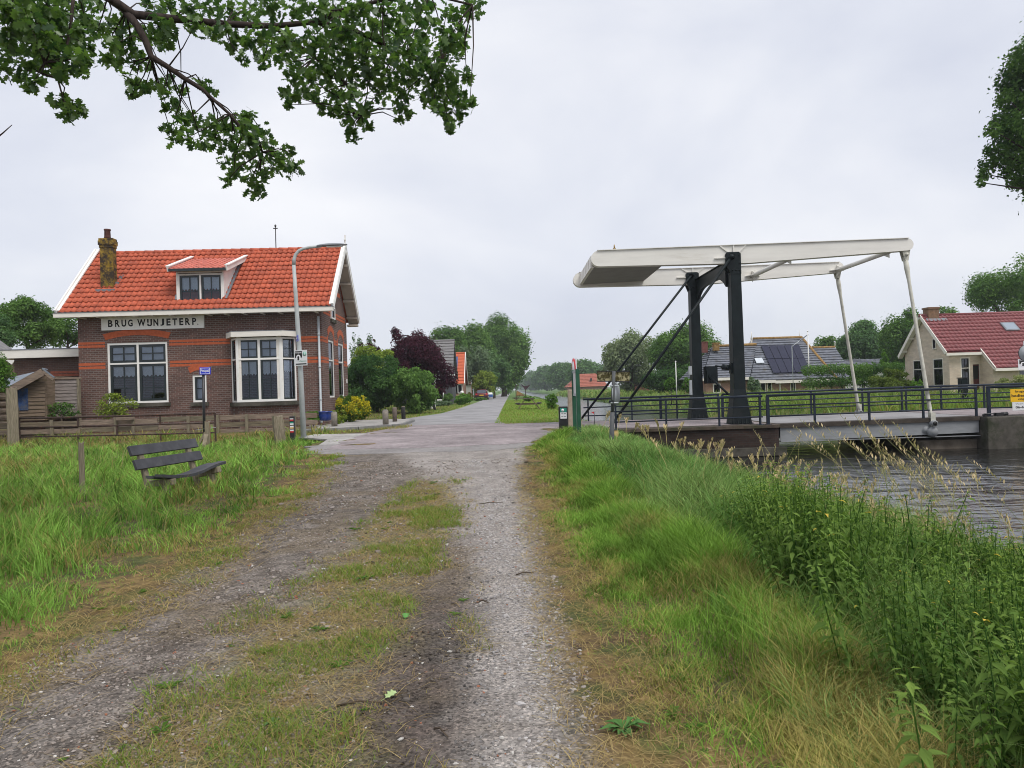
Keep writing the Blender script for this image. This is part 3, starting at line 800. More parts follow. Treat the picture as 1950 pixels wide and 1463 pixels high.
# chimney
cy = 1.15
cx0 = HF.at_y(190.0, 500, cy - .36)[0]; cx1 = HF.at_y(215, 500, cy - .36)[0]; cz1 = HF.at_y(205, 457, cy)[1]; czb = EAVE + .18 + (cy - .45 + OH) * V.z / V.y
ch = MB(); ch.box(cx0, cx1, cy - .36, cy - .02, czb - .2, cz1 - .42)
for k, (e, z0_, z1_) in enumerate(((.02, cz1 - .419, cz1 - .30), (.05, cz1 - .299, cz1 - .10), (.03, cz1 - .099, cz1))):
    ch.box(cx0 - e, cx1 + e, cy - .36 - e, cy - .02 + e, z0_, z1_)
co = ch.build("chimney", K['chimney'], house, bevel=.015)
pp = MB(); pm_ = (cx0 + cx1) / 2; pp.lathe([(.15, 0), (.13, .10), (.12, .36), (.14, .38), (.14, .43)], (pm_, cy - .2, cz1 - .01), 14); pp.build("chimney_pot", M('dark_clay', (.085, .035, .03), .8, .3, 8), co)
fl = MB(); fl.box(cx0 - .12, cx1 + .12, cy - .60, cy - .37, czb - .13, czb + .02)
for k in range(5):
    y = cy - .36 + k * .16; z = czb + (y - cy + .45) * V.z / V.y; fl.box(cx1 + .004, cx1 + .13, y, y + .158, z - .25, z + .10 + .06 * (k % 2))
fl.build("chimney_flashing", K['steel_dk'], co)
# dormer
dm = MB()
dzb = EAVE + .2
dro = .30
def roofz(y): return EAVE + .18 + (y + OH) * V.z / V.y
back = (dz1 + .22 - roofz(0)) / (V.z / V.y - math.tan(R(19)))
dm.add([(dx1 + .06, .05, dzb), (dx1 + .06, .05, dz1 + .2), (dx1 + .06, back, dz1 + .2 + math.tan(R(19)) * back), (dx1 + .06, .05, dzb)], [(0, 1, 2)])
dm.add([(dx0 - .06, .05, dzb), (dx0 - .06, .05, dz1 + .2), (dx0 - .06, back, dz1 + .2 + math.tan(R(19)) * back)], [(0, 1, 2)])
frame_box(dm, TF, dx0 - .06, dx1 + .06, dzb + .02, dz1 + .12, .07, .02, .06)
dob = dm.build("dormer", K['white'], house)
window(house, lambda a, d, z: (a, d + .04, z), dx0, dx1, dzb + .10, dz1 + .02, ow=.07, sw=.08, cols=2, bars=(2, 2, 2), curtain=.45, rec=.02)
dr = MB(); tb = math.tan(R(19)); dv = Vector((0, math.cos(R(19)), math.sin(R(19)))); dn = Vector((0, -dv.z, dv.y))
dl = (back + .25) / dv.y; dw0 = dx0 - .28; dw1 = dx1 + .30; ndt = 12
dO = Vector((dw0, -.25, dz1 + .16))
dr.add([dO, dO + Vector((dw1 - dw0, 0, 0)), dO + Vector((dw1 - dw0, 0, 0)) + dv * dl, dO + dv * dl], [(0, 1, 2, 3)])
tile_roof(dr, dO + dn * .02, (1, 0, 0), dv, ndt, int(dl / .30), dn, (dw1 - dw0) / ndt, dl / int(dl / .30), .035, .03)
dr.build("dormer_roof", M('pink_red_roof_tile', (.50, .13, .09), .35, .25, 6, .1, .5), dob, fix=False)
for x in (dw0, dw1):
    dbm = MB(); dbm.bar(dO + Vector((x - dw0, -.06, .0)), dO + Vector((x - dw0, 0, 0)) + dv * (dl + .08), .06, .20, (0, 0, 1)); dbm.bar(dO + Vector((x - dw0, -.06, .14)), dO + Vector((x - dw0, 0, .14)) + dv * (dl + .08), .17, .04, (0, 0, 1))
    dbm.build("dormer_bargeboard", K['white'], dob)
dg = MB(); dg.box(dw0 + .04, dw1 - .04, -.33, -.20, dz1 + .08, dz1 + .19); dg.build("dormer_gutter", K['darkgreen'], dob)
for x, s in ((dx1 + .065, 1), (dx0 - .065, -1)):
    dfl = MB(); dfl.bar((x + s * .06, .0, roofz(0) + .05), (x + s * .06, back, roofz(back) + .05), .14, .05)
    dfl.build("dormer_flashing", K['steel_dk'], dob)
# name board
sx0, sx1 = HF.at_y(195.5, 615, 0)[0], HF.at_y(388, 612, 0)[0]
sz1 = HF.at_y(291, 603.2, 0)[1]; sz0 = HF.at_y(291, 626, 0)[1]
nb = MB(); nb.box(sx0, sx1, -.05, -.004, sz0, sz1); frame_box(nb, TF, sx0 - .03, sx1 + .03, sz0 - .03, sz1 + .03, .03, -.065, -.004)
nbo = nb.build("name_board", K['white'], house)
lt_ = MB(); un_ = (sx1 - sx0) / 1075.0
lz0 = sz0 + (sz1 - sz0) * .21; lz1 = sz0 + (sz1 - sz0) * .80
for c, a, b in (("B", 652, 702), ("R", 727, 777), ("U", 795, 846), ("G", 864, 914), ("W", 962, 1050), ("N", 1134, 1186), ("J", 1206, 1248), ("E", 1272, 1316), ("T", 1336, 1386), ("E", 1409, 1452), ("R", 1472, 1524), ("P", 1546, 1590), (".", 1600, 1612)):
    if c == "W": lt_.build("lettering", K['ink'], nbo, fix=False); lt_ = MB()
    put_text(lt_, c, TF, sx0 + (a - 590) * un_, sx0 + (b - 590) * un_, lz0, lz1 if c != "." else lz0 + (lz1 - lz0) * .16, -.054, .035)
ia, ib = sx0 + (1068 - 590) * un_, sx0 + (1118 - 590) * un_; hh = lz1 - lz0; sw_ = (ib - ia) * .30
lt_.prism([(ia, lz0 + hh * .48), (ia + sw_, lz0 + hh * .48), (ia + sw_, lz1), (ia, lz1)], lambda a, b: (a, -.054, b), lambda a, b: (a, -.051, b))
lt_.prism([(ib - sw_, lz0 + hh * .2), (ib, lz0 + hh * .2), (ib, lz1), (ib - sw_, lz1)], lambda a, b: (a, -.054, b), lambda a, b: (a, -.051, b))
lt_.prism([(ia, lz0 + hh * .34), (ia, lz0 + hh * .1), (ia + sw_ * .6, lz0), (ib - sw_ * .6, lz0), (ib, lz0 + hh * .2), (ib - sw_, lz0 + hh * .24), (ib - sw_ * 1.2, lz0 + hh * .17), (ia + sw_ * 1.1, lz0 + hh * .17), (ia + sw_, lz0 + hh * .34)], lambda a, b: (a, -.054, b), lambda a, b: (a, -.051, b))
lt_.build("lettering", K['ink'], nbo, fix=False)
hs = MB(); hs.box(-.02, .03, HD - .42, HD - .30, HF.at_x(661, 730, 0)[1], HF.at_x(661, 722, 0)[1]); hs.build("wall_lamp", K['white'], house)

# ---------------------------------------------------------------- annex, sheds
AF = Frame((0, 33.6, .2), R(2.5))
ax0, az1 = AF.at_y(27, 690, 0); ax1 = AF.at_y(160, 690, 0)[0]
annex = thing("brick_annex", (0, 33.6, .2), "flat roofed brown brick annex with white fascia left of the brick house", "annex", R(2.5))
m = MB(); azt = AF.at_y(80, 682, 0)[1]; m.box(ax0, ax1, 0, 3.0, -.3, azt)
m.mi = 1
for z in (AF.at_y(120, 709, 0)[1], AF.at_y(120, 714.5, 0)[1]): m.box(AF.at_y(96, 700, 0)[0], ax1, -.006, .05, z - .05, z + .05)
m.build("wall", [K['brick_old'], M('faded_red_brick', (.28, .085, .05), .85, .2, 9, .2)], annex)
m = MB(); m.box(ax0 - .7, ax1, -.35, 3.3, azt + .003, azt + .36); m.build("fascia", K['cream'], annex)
m = MB(); m.box(ax0 - .72, ax1, -.37, 3.32, azt + .362, azt + .40); m.build("roof", K['steel_dk'], annex)

# left timber shed with corrugated roof
SF = Frame((0, 29.6, .1), 0)
shed = thing("timber_shed", (-21.5, 29.6, .1), "low weatherboard shed with lean corrugated roof and blue door beside the annex", "shed")
def S(x, y, D=29.6):
    p = P(x, y, D); return (p.x + 21.5, 0, p.z - .1)
m = MB()
pk = S(91, 706); lf = S(-60, 790); rt = S(112, 722)
pts = [S(-55, 800), S(88, 800), S(88, 716), S(50, 724), S(20, 738), S(-10, 750), S(-55, 770)]
m.prism([(p[0], p[2]) for p in pts], lambda a, b: (a, .03, b), lambda a, b: (a, 2.2, b))
for k in range(11):     # overlapping boards
    y = 722 + k * 7.2; p = S(30, y); x0_ = S(-30, y)[0] if y > 757 else S(max(-30, 88 - (y - 716) * 2.45), y)[0]
    m.bar((x0_, -.01, p[2] - .08), (S(87, y)[0], -.01, p[2] - .08 + random.uniform(-.012, .012)), .035, .165, (0, .18, 1))
m.build("wall", K['wood_brown'], shed)
m = MB(); a = Vector(pk); b = Vector(lf)
nrm = Vector((0, 0, 1))
n = 26
bk0 = P(91, 704, 31.6) - shed.location; bk1 = P(-60, 738, 32.4) - shed.location
vs = []; fs = []
for i in range(n + 1):
    h = .03 * math.cos(i * math.pi)
    for t in (0, 1): vs.append((a + Vector((0, -.34, .08))).lerp(b + Vector((0, -.34, .08)), t).lerp(Vector(bk0).lerp(Vector(bk1), t), i / n) + Vector((0, 0, h)))
for i in range(n): fs.append((2 * i, 2 * i + 1, 2 * i + 3, 2 * i + 2))
m.add(vs, fs); vs = []; fs = []
c = Vector(rt)
for i in range(n + 1):
    y = -.35 + .1 * i / n; h = .02 * math.cos(i * math.pi)
    for t in (0, 1): vs.append(a.lerp(c, t) + Vector((0, y, .06 + h)))
for i in range(n): fs.append((2 * i, 2 * i + 1, 2 * i + 3, 2 * i + 2))
m.add(vs, fs)
m.build("roof", M('corrugated_sheet', (.20, .23, .27), .5, .3, 3, .1, .4), shed)
m = MB(); m.bar(a + Vector((0, -.33, -.07)), b + Vector((0, -.33, -.07)), .05, .30, (0, 0, 1)); m.build("bargeboard", K['wood_h'], shed); m = MB(); m.bar(a + Vector((0, -.33, -.03)), c + Vector((0, -.33, -.03)), .05, .10, (0, 0, 1)); m.build("bargeboard", K['wood_h'], shed)
m = MB(); p0 = S(34, 782); p1 = S(54, 739.5); m.box(p0[0], p1[0], -.06, -.025, p0[2], p1[2]); do = m.build("door", M('faded_blue_door', (.035, .075, .19), .5, .5, 6, .1, .3, col2=(.10, .11, .14), thr=(.5, .62)), shed)

shed2 = thing("timber_barn", P(-10, 700, 40) * 1.0, "brown weatherboard barn gable with white verge at the left edge behind the annex", "barn")
shed2.location.z = .1
m = MB()
def S2(x, y, D=40):
    p = P(x, y, D); return (p.x - shed2.location.x, p.z - .1)
poly = [S2(-120, 800), S2(27, 800), S2(27, 688), S2(10, 678), S2(-45, 641), S2(-120, 690)]
m.prism(poly, lambda a, b: (a, 0, b), lambda a, b: (a, 1.2, b))
for k in range(16):
    y = 676 + k * 7; q0 = S2(-80, y); q1 = S2(min(26, 10 + (y - 668) * .9), y); m.bar((q0[0], -.03, q0[1]), (q1[0], -.03, q1[1]), .04, .2, (0, .2, 1))
m.build("wall", K['wood_brown'], shed2)
a = S2(-45, 639); b = S2(29, 691); m = MB(); m.bar((a[0], -.15, a[1]), (b[0], -.15, b[1]), .06, .25); m.build("bargeboard", K['white'], shed2); m = MB(); m.bar((a[0], .6, a[1] + .10), (b[0] + .0, .6, b[1] + .04), 1.3, .05, (0, 0, 1)); m.build("roof", K['tile_grey'], shed2)

# fence panel between shed and house
pn = P(110, 760, 30.2)
fp = thing("garden_fence", (pn.x, 30.2, .1), "grey horizontal board fence panel between timber shed and brick house", "fence")
def Q(x, y, D=30.2):
    p = P(x, y, D); return (p.x - pn.x, p.z - .1)
m = MB()
for k in range(11):
    y = 727 + k * 6.4; a = Q(94, y); b = Q(148, y - 1.5); m.bar((a[0], -.01, a[1]), (b[0], -.01, b[1] + random.uniform(-.02, .02)), .03, .16, (0, .15, 1))
m.build("boards", M('silver_grey_board', (.25, .215, .20), .85, .35, 5, .3, .15, stretch=(.6, .6, 9), col2=(.15, .125, .115), thr=(.5, .65)), fp)
for x0_, x1_ in ((86, 94), (148, 154)):
    m = MB(); a = Q(x0_, 722); b = Q(x1_, 800); m.box(a[0], b[0], -.08, .05, 0, a[1]); m.build("post", K['wood_v'], fp)
m = MB(); a = Q(85, 721.5); b = Q(155, 720); m.bar((a[0], 0, a[1]), (b[0], 0, b[1]), .12, .07); m.build("cap_rail", K['wood_h'], fp)
# ================================================================ DRAWBRIDGE
DZ = .2
NY, FY = 24.6, 28.9            # near and far tower planes
br = thing("drawbridge", (7.4, 26.7, DZ), "ivory and black lifting drawbridge with balance beams across the canal", "drawbridge")
def xz(x, y, Y): p = P(x, y, Y); return p.x, p.z
def tower(Yc, top_y, base_y, xs):
    """black steel pylon: column, spreading foot and forked head"""
    zt = P(xs, top_y, Yc).z; zb = DZ + .01
    x = P(xs, (top_y + base_y) / 2, Yc).x
    zc = DZ + 1.17; hz = zt - .72
    m = MB(); w = .178; d = .21
    sec = [(zb, .335, .33), (zb + .05, .335, .33), (zc, w + .02, d + .015), (hz, w - .005, d)]
    vs = []; fs = []
    for z, a, b in sec: vs += [(x - a, Yc - b, z), (x + a, Yc - b, z), (x + a, Yc + b, z), (x - a, Yc + b, z)]
    for i in range(len(sec) - 1):
        for k in range(4): fs.append((4 * i + k, 4 * i + (k + 1) % 4, 4 * i + 4 + (k + 1) % 4, 4 * i + 4 + k))
    fs += [(3, 2, 1, 0), tuple(range(len(vs) - 4, len(vs)))]
    m.add(vs, fs)
    t = m.build("tower", K['bridge_black'], br, world=True, bevel=.012)
    h = MB()
    for s in (-1, 1):
        poly = [(x - w, hz - .02), (x + w, hz - .02), (x + w, zt - .06), (x + w - .06, zt), (x - w - .10, zt), (x - w - .16, zt - .07), (x - w - .16, hz + .38)]
        y0, y1 = Yc + s * d, Yc + s * (d - .05)
        h.prism(poly, lambda a, b: (a, y0 + s * .012, b), lambda a, b: (a, y1, b))
    h.box(x - w, x + w, Yc - d + .05, Yc + d - .05, hz - .02, hz + .02)
    h.build("head", K['bridge_black'], t, world=True)
    for bx, bz in ((w - .05, .10), (w - .05, .38), (w - .05, .62), (-w + .06, .62), (.0, .62)):
        b = MB(); b.tube([(x + bx, Yc - d - .045, zt - bz), (x + bx, Yc - d - .01, zt - bz)], .022, 6); b.build("bolt", K['bridge_black'], t, world=True)
    pz = zt - .17; pxx = x - w + .03
    p = MB(); p.tube([(pxx, Yc - d - .09, pz), (pxx, Yc + d + .09, pz)], .075, 12)
    for k in range(3): p.tube([(pxx + .0, Yc - d - .1, pz), (pxx, Yc - d - .095, pz)], .1, 12)
    p.build("pivot_pin", K['black'], t, world=True)
    f = MB()
    f.box(x - .40, x + .40, Yc - .39, Yc + .39, DZ - .02, DZ + .012)
    for k in range(5):
        xx = x - .28 + .14 * k
        f.prism([(Yc - .33, DZ + .012), (Yc - .385, DZ + .012), (Yc - .30, DZ + .25)], lambda a, b: (xx - .012, a, b), lambda a, b: (xx + .012, a, b))
        f.tube([(xx + .07, Yc - .36, DZ), (xx + .07, Yc - .36, DZ + .06)], .018, 6)
    f.build("base_plate", K['bridge_black'], t, world=True)
    s = MB(); s.box(x - w - .016, x + w + .016, Yc - d - .014, Yc + d + .014, zc - .012, zc + .012); s.build("weld_band", M('grey_weld', (.10, .11, .115), .5, .2), t, world=True)
    return x, zt, pxx, pz
tx1, tzt1, px1, pz1 = tower(NY, 482, 806, 1402)
tx2, tzt2, px2, pz2 = tower(FY, 520, 794, 1324)
# balance beams
def beam(Yc, pts, tubes):
    m = MB(); t = .15
    def outline(Yp):
        (lx, lt, lb), (mx, mt, mb_), (rx, rt, rb) = pts
        L = [P(lx, lt, Yp), P(lx, lb, Yp)]; Md = [P(mx, mt, Yp), P(mx, mb_, Yp)]; Rr = [P(rx, rt, Yp), P(rx, rb, Yp)]
        out = []
        rl = (L[0].z - L[1].z) / 2; cl = (L[0].x, (L[0].z + L[1].z) / 2)
        for k in range(9): a = math.pi / 2 + math.pi * k / 8; out.append((cl[0] + rl * math.cos(a), cl[1] + rl * math.sin(a)))
        out.append((Md[1].x, Md[1].z))
        rr = (Rr[0].z - Rr[1].z) / 2; cr = (Rr[0].x, (Rr[0].z + Rr[1].z) / 2)
        for k in range(9): a = -math.pi / 2 + math.pi * k / 8; out.append((cr[0] + rr * math.cos(a), cr[1] + rr * math.sin(a)))
        return out
    o = outline(Yc - t)
    m.prism(o, lambda a, b: (a, Yc - t, b), lambda a, b: (a, Yc + t, b))
    bo = m.build("balance_beam", K['bridge_white'], br, world=True)
    # top flange, stiffeners round the pivot
    f = MB(); top = [P(pts[0][0], pts[0][1], Yc - t), P(pts[2][0], pts[2][1], Yc - t)]
    f.bar((top[0].x - .05, Yc, top[0].z + .008), (top[1].x + .03, Yc, top[1].z + .008), 2 * t + .09, .022)
    xx = px1 if Yc < 26.7 else px2; zz = pz1 if Yc < 26.7 else pz2
    zt_ = top[0].z + (top[1].z - top[0].z) * (xx - top[0].x) / (top[1].x - top[0].x) - .01
    for dx, x2 in ((-.45, -.12), (.0, .0), (.42, .15)):
        for s in (-1, 1):
            f.bar((xx + dx + .1, Yc + s * (t + .02), zt_), (xx + x2 + .1, Yc + s * (t + .02), zz + .12), .04, .03, (0, 1, 0))
    for s in (-1, 1): f.bar((xx - .55, Yc + s * (t + .03), zz - .02), (xx - .1, Yc + s * (t + .03), zz - .02), .03, .06, (0, 1, 0))
    f.build("stiffener", K['bridge_white'], bo, world=True)
    return bo
NB, FB = 24.6, 28.9
bn = beam(NB, ((1140, 477.5, 507.5), (1425, 466, 501), (1728, 454, 477)), None)
bf = beam(FB, ((1105, 519, 546.5), (1345, 508.5, 541), (1597, 499.5, 519)), None)
# counterweight between the beams
cl = P(1128, 492, NB); cr_ = P(1257, 492, NB)
zt_c = P(1140, 480, NB - .15).z - .03; zb_c = P(1140, 507.5, NB - .15).z + .015
m = MB()
m.prism([(cl.x, zb_c + .05), (cl.x + .02, zt_c - .02), (cl.x + .3, zt_c + .0), (cr_.x + .2, zt_c + .06), (cr_.x + .2, zb_c + .07), (cl.x + .1, zb_c)], lambda a, b: (a, NB + .152, b), lambda a, b: (a, FB - .152, b))
m.build("counterweight", [M('counterweight_grey', (.27, .265, .26), .7, .12, 2, .15, .2)], br, world=True)
m = MB(); m.box(cl.x - .03, cl.x - .003, NB + .16, FB - .16, zb_c + .06, zt_c - .03)
for k in range(7): m.box(cl.x - .045, cl.x - .031, NB + .35 + k * .58, NB + .38 + k * .58, zb_c + .06, zt_c - .03)
m.box(cl.x - .05, cl.x + .06, NB + .16, FB - .16, zb_c - .0, zb_c + .055)
m.build("end_plate", K['bridge_white'], br, world=True)
lp = P(1170, 474, NB); m = MB(); m.tube([(lp.x, NB, lp.z - .06), (lp.x, NB, lp.z + .02)], .05, 8); m.tube([(lp.x, NB, lp.z + .02), (lp.x, NB, lp.z + .14)], [.028, .02], 8); m.build("beacon", M('brass_beacon', (.25, .17, .06), .4, .2, 5, .05, .5), br, world=True)
# cross tubes
for (a, b) in (((1500, 496), (1438, 522)), ((1686, 483), (1600, 512))):
    p = P(*a, NB); q_ = P(*b, FB); x = (p.x + q_.x) / 2; z = (p.z + q_.z) / 2
    m = MB(); m.tube([(x, NB + .14, z), (x, FB - .14, z)], .085, 12); t = m.build("cross_tube", K['bridge_white'], br, world=True)
    for yy, s in ((NB + .15, 1), (FB - .15, -1)):
        m = MB(); m.prism([(-.30, 0), (.30, 0), (.09, .40), (-.09, .40)], lambda a, b: (x + a, yy + s * b, z + .012), lambda a, b: (x + a, yy + s * b, z - .012))
        m.prism([(-.22, 0), (.22, 0), (.09, .34), (-.09, .34)], lambda a, b: (x + .012, yy + s * b, z + a), lambda a, b: (x - .012, yy + s * b, z + a))
        m.build("gusset", K['bridge_white'], t, world=True)
# portal between the towers
m = MB()
xa = tx1 - .24; za = (pz1 + pz2) / 2 - .18
n = 14; poly = []
for k in range(n + 1):
    t = k / n; y = NY + .2 + (FY - NY - .4) * t; poly.append((y, za - .36 - .42 * (abs(2 * t - 1) ** 4)))
poly += [(FY - .2, za + .05), (NY + .2, za + .05)]
m.prism(poly, lambda a, b: (xa, a, b), lambda a, b: (xa + .12, a, b))
m.box(xa - .06, xa + .2, NY + .2, FY - .2, za + .052, za + .075)
m.build("portal_beam", K['bridge_black'], br, world=True)
# hanger rods
def hanger(t0, b0, Yc, Yb, low):
    a = P(*t0, Yc); b = P(*b0, Yb)
    m = MB(); d = (b - a).normalized()
    for s in (-1, 1):
        m.prism([(a.x - .14, a.z + .20), (a.x + .15, a.z + .22), (a.x + .07, a.z - .18), (a.x - .05, a.z - .18)], lambda q1, q2: (q1, Yc + s * .10, q2), lambda q1, q2: (q1, Yc + s * .065, q2))
    m.tube([a + Vector((0, -.17, .02)), a + Vector((0, .17, .02))], .055, 10)
    m.tube([a + d * .05, a + d * .45, a + d * .9, a + (b - a) * .55, b - d * .35, b - d * .1], [.075, .085, .055, .058, .065, .085], 10)
    for s in (-1, 1): m.bar(b + Vector((0, s * .07, .35)), b + Vector((0, s * .07, -.1)), .03, .15, (1, 0, 0))
    r = m.build("hanger_rod", M('lichen_ivory_paint', (.52, .51, .44), .6, .18, 5, .1, .3, col2=(.33, .33, .27), thr=(.55, .7)), br, world=True)
    if low:
        h = MB(); h.tube([b + Vector((0, -.17, -.0)), b + Vector((0, .2, -.0))], .10, 14); h.tube([b + Vector((-.02, -.10, -.28)), b + Vector((-.02, .35, -.28))], .16, 16); h.tube([b + Vector((-.18, -.02, -.22)), b + Vector((-.18, .35, -.22))], .12, 14)
        h.build("lower_pin", K['girder'], r, world=True)
        h = MB(); h.tube([b + Vector((0, -.18, 0)), b + Vector((0, -.171, 0))], .07, 14); h.build("pin_hole", K['ink'], r, world=True)
hanger((1723, 487), (1775, 806), NB, 23.75, True)
hanger((1594, 522), (1636, 786), FB, 29.6, True)
# back stays
m = MB(); m.tube([(px1 - .02, NY - .34, pz1), P(1159, 818, 24.15)], .045, 8); m.lathe([(.09, -.06), (.1, .0), (.05, .07)], (px1 - .02, NY - .34, pz1), 10); m.build("back_stay", K['bridge_black'], br, world=True)
m = MB(); m.tube([(px2 - .02, FY - .34, pz2), P(1103, 803, 28.6)], .045, 8); m.build("back_stay", K['bridge_black'], br, world=True)
# moving deck
x0, x1 = 8.72, P(1864, 760, 23.75).x
dz0, dz1_ = DZ + .0, DZ + .055
m = MB(); m.prism([(x0, dz0), (x1, dz1_), (x1, dz1_ - .13), (x0, dz0 - .13)], lambda a, b: (a, 23.72, b), lambda a, b: (a, 29.7, b)); m.build("deck", M('deck_boards', (.06, .05, .042), .9, .35, 3, .2, .15), br, world=True)
m = MB(); m.prism([(x0 + .02, dz0 + .004), (x1 - .02, dz1_ + .004), (x1 - .02, dz1_ - .03), (x0 + .02, dz0 - .03)], lambda a, b: (a, 24.15, b), lambda a, b: (a, 29.3, b)); m.build("road_surface", K['asphalt'], br, world=True)
for yy, t in ((23.8, 0), (25.5, 1), (27.6, 1), (29.6, 0)):
    m = MB(); m.prism([(x0 + .02, dz0 - .132), (x1 - .01, dz1_ - .132), (x1 - .01, dz1_ - .53), (x0 + .02, dz0 - .57)], lambda a, b: (a, yy - .02, b), lambda a, b: (a, yy + .02, b))
    m.box(x0 + .02, x1 - .01, yy - .09, yy + .09, dz0 - .585, dz0 - .565)
    m.build("girder", K['girder'], br, world=True)
# railings
def zdeck(x): return DZ + .055 * min(1, max(0, (x - x0) / (x1 - x0))) if x > x0 else DZ - .03 * min(1, (x0 - x) / 5)
def railing(parent, xa, xb, Y, posts, thick, rails=(.94, .60, .26), top2=False, world=True):
    for x in posts:
        w = .10 if x in thick else .055
        m = MB(); m.box(x - w / 2, x + w / 2, Y - .035, Y + .035, zdeck(x) - (.13 if x > x0 and x < x1 else .02), zdeck(x) + .93)
        if not (x0 < x < x1): m.box(x - .09, x + .09, Y - .08, Y + .08, zdeck(x) - .02, zdeck(x) + .015)
        m.build("post", K['rail_blue'], parent, world=True)
    for k, h in enumerate(rails):
        m = MB(); r = .042 if k == 0 else .024
        m.tube([(xa, Y, zdeck(xa) + h), (xb, Y, zdeck(xb) + h)], r, 8)
        m.build("top_rail" if k == 0 else "rail", K['rail_blue'], parent, world=True)
def X(px, Y, py=780): return P(px, py, Y).x
RN, RF = 23.78, 29.66
xs = [X(v, RN) for v in (1462, 1551, 1655, 1758, 1859)]
railing(br, xs[0] - .04, xs[-1] + .04, RN, xs, {xs[0]})
xs = [X(v, RF) for v in (1448, 1545, 1643, 1718)]
railing(br, X(1376, RF), X(1720, RF), RF, [X(1376, RF)] + xs, {X(1376, RF)})
def approach(label, Y, pxs, thick, ends=None):
    xs = [X(v, Y) for v in pxs]
    t = thing("bridge_railing", (xs[0], Y, DZ), label, "railing", group="railings on the bridge approaches")
    a, b = (xs[0] - .1, xs[-1] + .1) if ends is None else (X(ends[0], Y), X(ends[1], Y))
    railing(t, a, b, Y, xs, {X(v, Y) for v in thick})
    return t
approach("blue-black railing on the near left bridge pier in front of the near tower", 23.72, (1172, 1268, 1369, 1447), (), (1160, 1452))
approach("blue-black railing on the far left approach beyond the back stays", RF, (1120, 1203, 1258), (1258,), (1111, 1268))
approach("blue-black railing between the two towers on the far pier edge", RF, (1289, 1368), (), (1262, 1370))
approach("blue-black railing on the near right abutment carrying the yellow notice", 23.72, (1883, 2010, 2120), (1883,), (1880, 2140))
approach("blue-black railing on the far right approach in front of the beige house", RF, (1726, 1793, 1875, 1965), (), (1722, 2010))
# machinery on the towers
m = MB(); p = P(1348, 700, FY - .1); m.box(p.x - .18, p.x + .24, FY - .6, FY - .1, P(0, 738, FY).z - .72, p.z + .02); m.build("switch_box", K['bridge_black'], br, world=True)
m = MB(); p = P(1350, 716, FY - .6); q_ = P(1388, 752, FY - 1.2); m.tube([p, q_], .045, 8); m.build("barrier_arm", K['bridge_black'], br, world=True)
m = MB(); m.tube([P(1388, 700, NY), P(1375, 699, NY)], .10, 10); m.tube([P(1375, 699, NY), P(1362, 697, NY)], .03, 8); m.box(tx1 - .25, tx1 - .17, NY - .12, NY + .12, P(1388, 706, NY).z - .1, P(1388, 692, NY).z); m.build("winch_motor", K['bridge_black'], br, world=True)
m = MB(); p = P(1314, 706, FY - .35); m.box(p.x - .05, p.x + .06, FY - .42, FY - .25, p.z - .16, p.z + .17); m.box(p.x - .035, p.x + .045, FY - .42, FY - .25, p.z - .95, p.z - .38); m.build("control_cabinet", K['steel'], br, world=True)
m = MB(); p = P(1868, 795, 23.9); m.box(p.x - .05, p.x + .05, 23.62, 23.75, DZ + .06, DZ + .12)
m.tube([(x1 + .05, 23.6, DZ + .03), (x1 + .05, 23.6, DZ + .13), (x1 + .45, 23.6, DZ + .13), (x1 + .5, 23.6, DZ + .03)], .02, 8)
m.box(x1 + .40, x1 + .62, 23.5, 23.66, DZ + .06, DZ + .16); m.tube([(x1 + .6, 23.58, DZ + .11), (x1 + .8, 23.58, DZ + .12)], .06, 8); m.build("locking_bolt", K['black'], br, world=True)

# abutments
a1 = thing("bridge_abutment", (5, 26.7, WATER), "dark damp brick bridge pier with rounded corner on the near canal bank", "abutment")
m = MB()
def rounded(x0_, x1_, y0_, y1_, r, cor):
    pts = []
    for (cx, cy, a0_) in ((x1_, y0_, -90), (x1_, y1_, 0), (x0_, y1_, 90), (x0_, y0_, 180)):
        if (cx == x1_ and 'r' in cor) or (cx == x0_ and 'l' in cor):
            sx = -1 if cx == x1_ else 1; sy = 1 if cy == y0_ else -1
            for k in range(6): t = R(a0_ + 90 * k / 5); pts.append((cx + sx * r + r * math.cos(t), cy + sy * r + r * math.sin(t)))
        else: pts.append((cx, cy))
    return pts
m.slab(rounded(2.3, 8.70, 23.50, 30.0, .35, 'r'), -1.8, DZ - .10); m.build("brick_body", K['wet_brick'], a1, world=True)
m = MB(); m.slab(rounded(2.3, 8.74, 23.44, 30.05, .37, 'r'), DZ - .097, DZ - .005); m.build("capping", M('mossy_capping', (.085, .066, .052), .9, .4, 4, .3, .15, col2=(.045, .048, .026), thr=(.48, .62)), a1, world=True)
m = MB(); m.slab([(3.3, 24.2), (8.5, 24.2), (8.5, 29.5), (3.3, 29.5)], DZ - .003, DZ + .006); m.build("paving", K['paver'], a1, world=True)
m = MB(); m.slab(rounded(4.6, 8.76, 23.30, 23.49, .05, ''), -.78, -.52); m.build("ledge", K['concrete_dk'], a1, world=True)
a2 = thing("bridge_abutment", (18, 26.7, WATER), "dark mossy concrete abutment on the far canal bank below the yellow notice", "abutment")
m = MB(); m.slab([(x1 + .03, 23.40), (26, 23.40), (26, 30.0), (x1 + .03, 30.0)], -1.8, DZ + .04); m.build("concrete_body", K['concrete_dk'], a2, world=True, bevel=.03)
m = MB(); m.slab([(13.3, 23.95), (x1 + .02, 23.95), (x1 + .02, 29.8), (13.3, 29.8)], -1.8, -.50); m.build("bearing_ledge", M('brown_wet_concrete', (.15, .125, .10), .9, .4, 2.5, .2, .1, col2=(.05, .045, .035), thr=(.5, .62)), a2, world=True, bevel=.02)
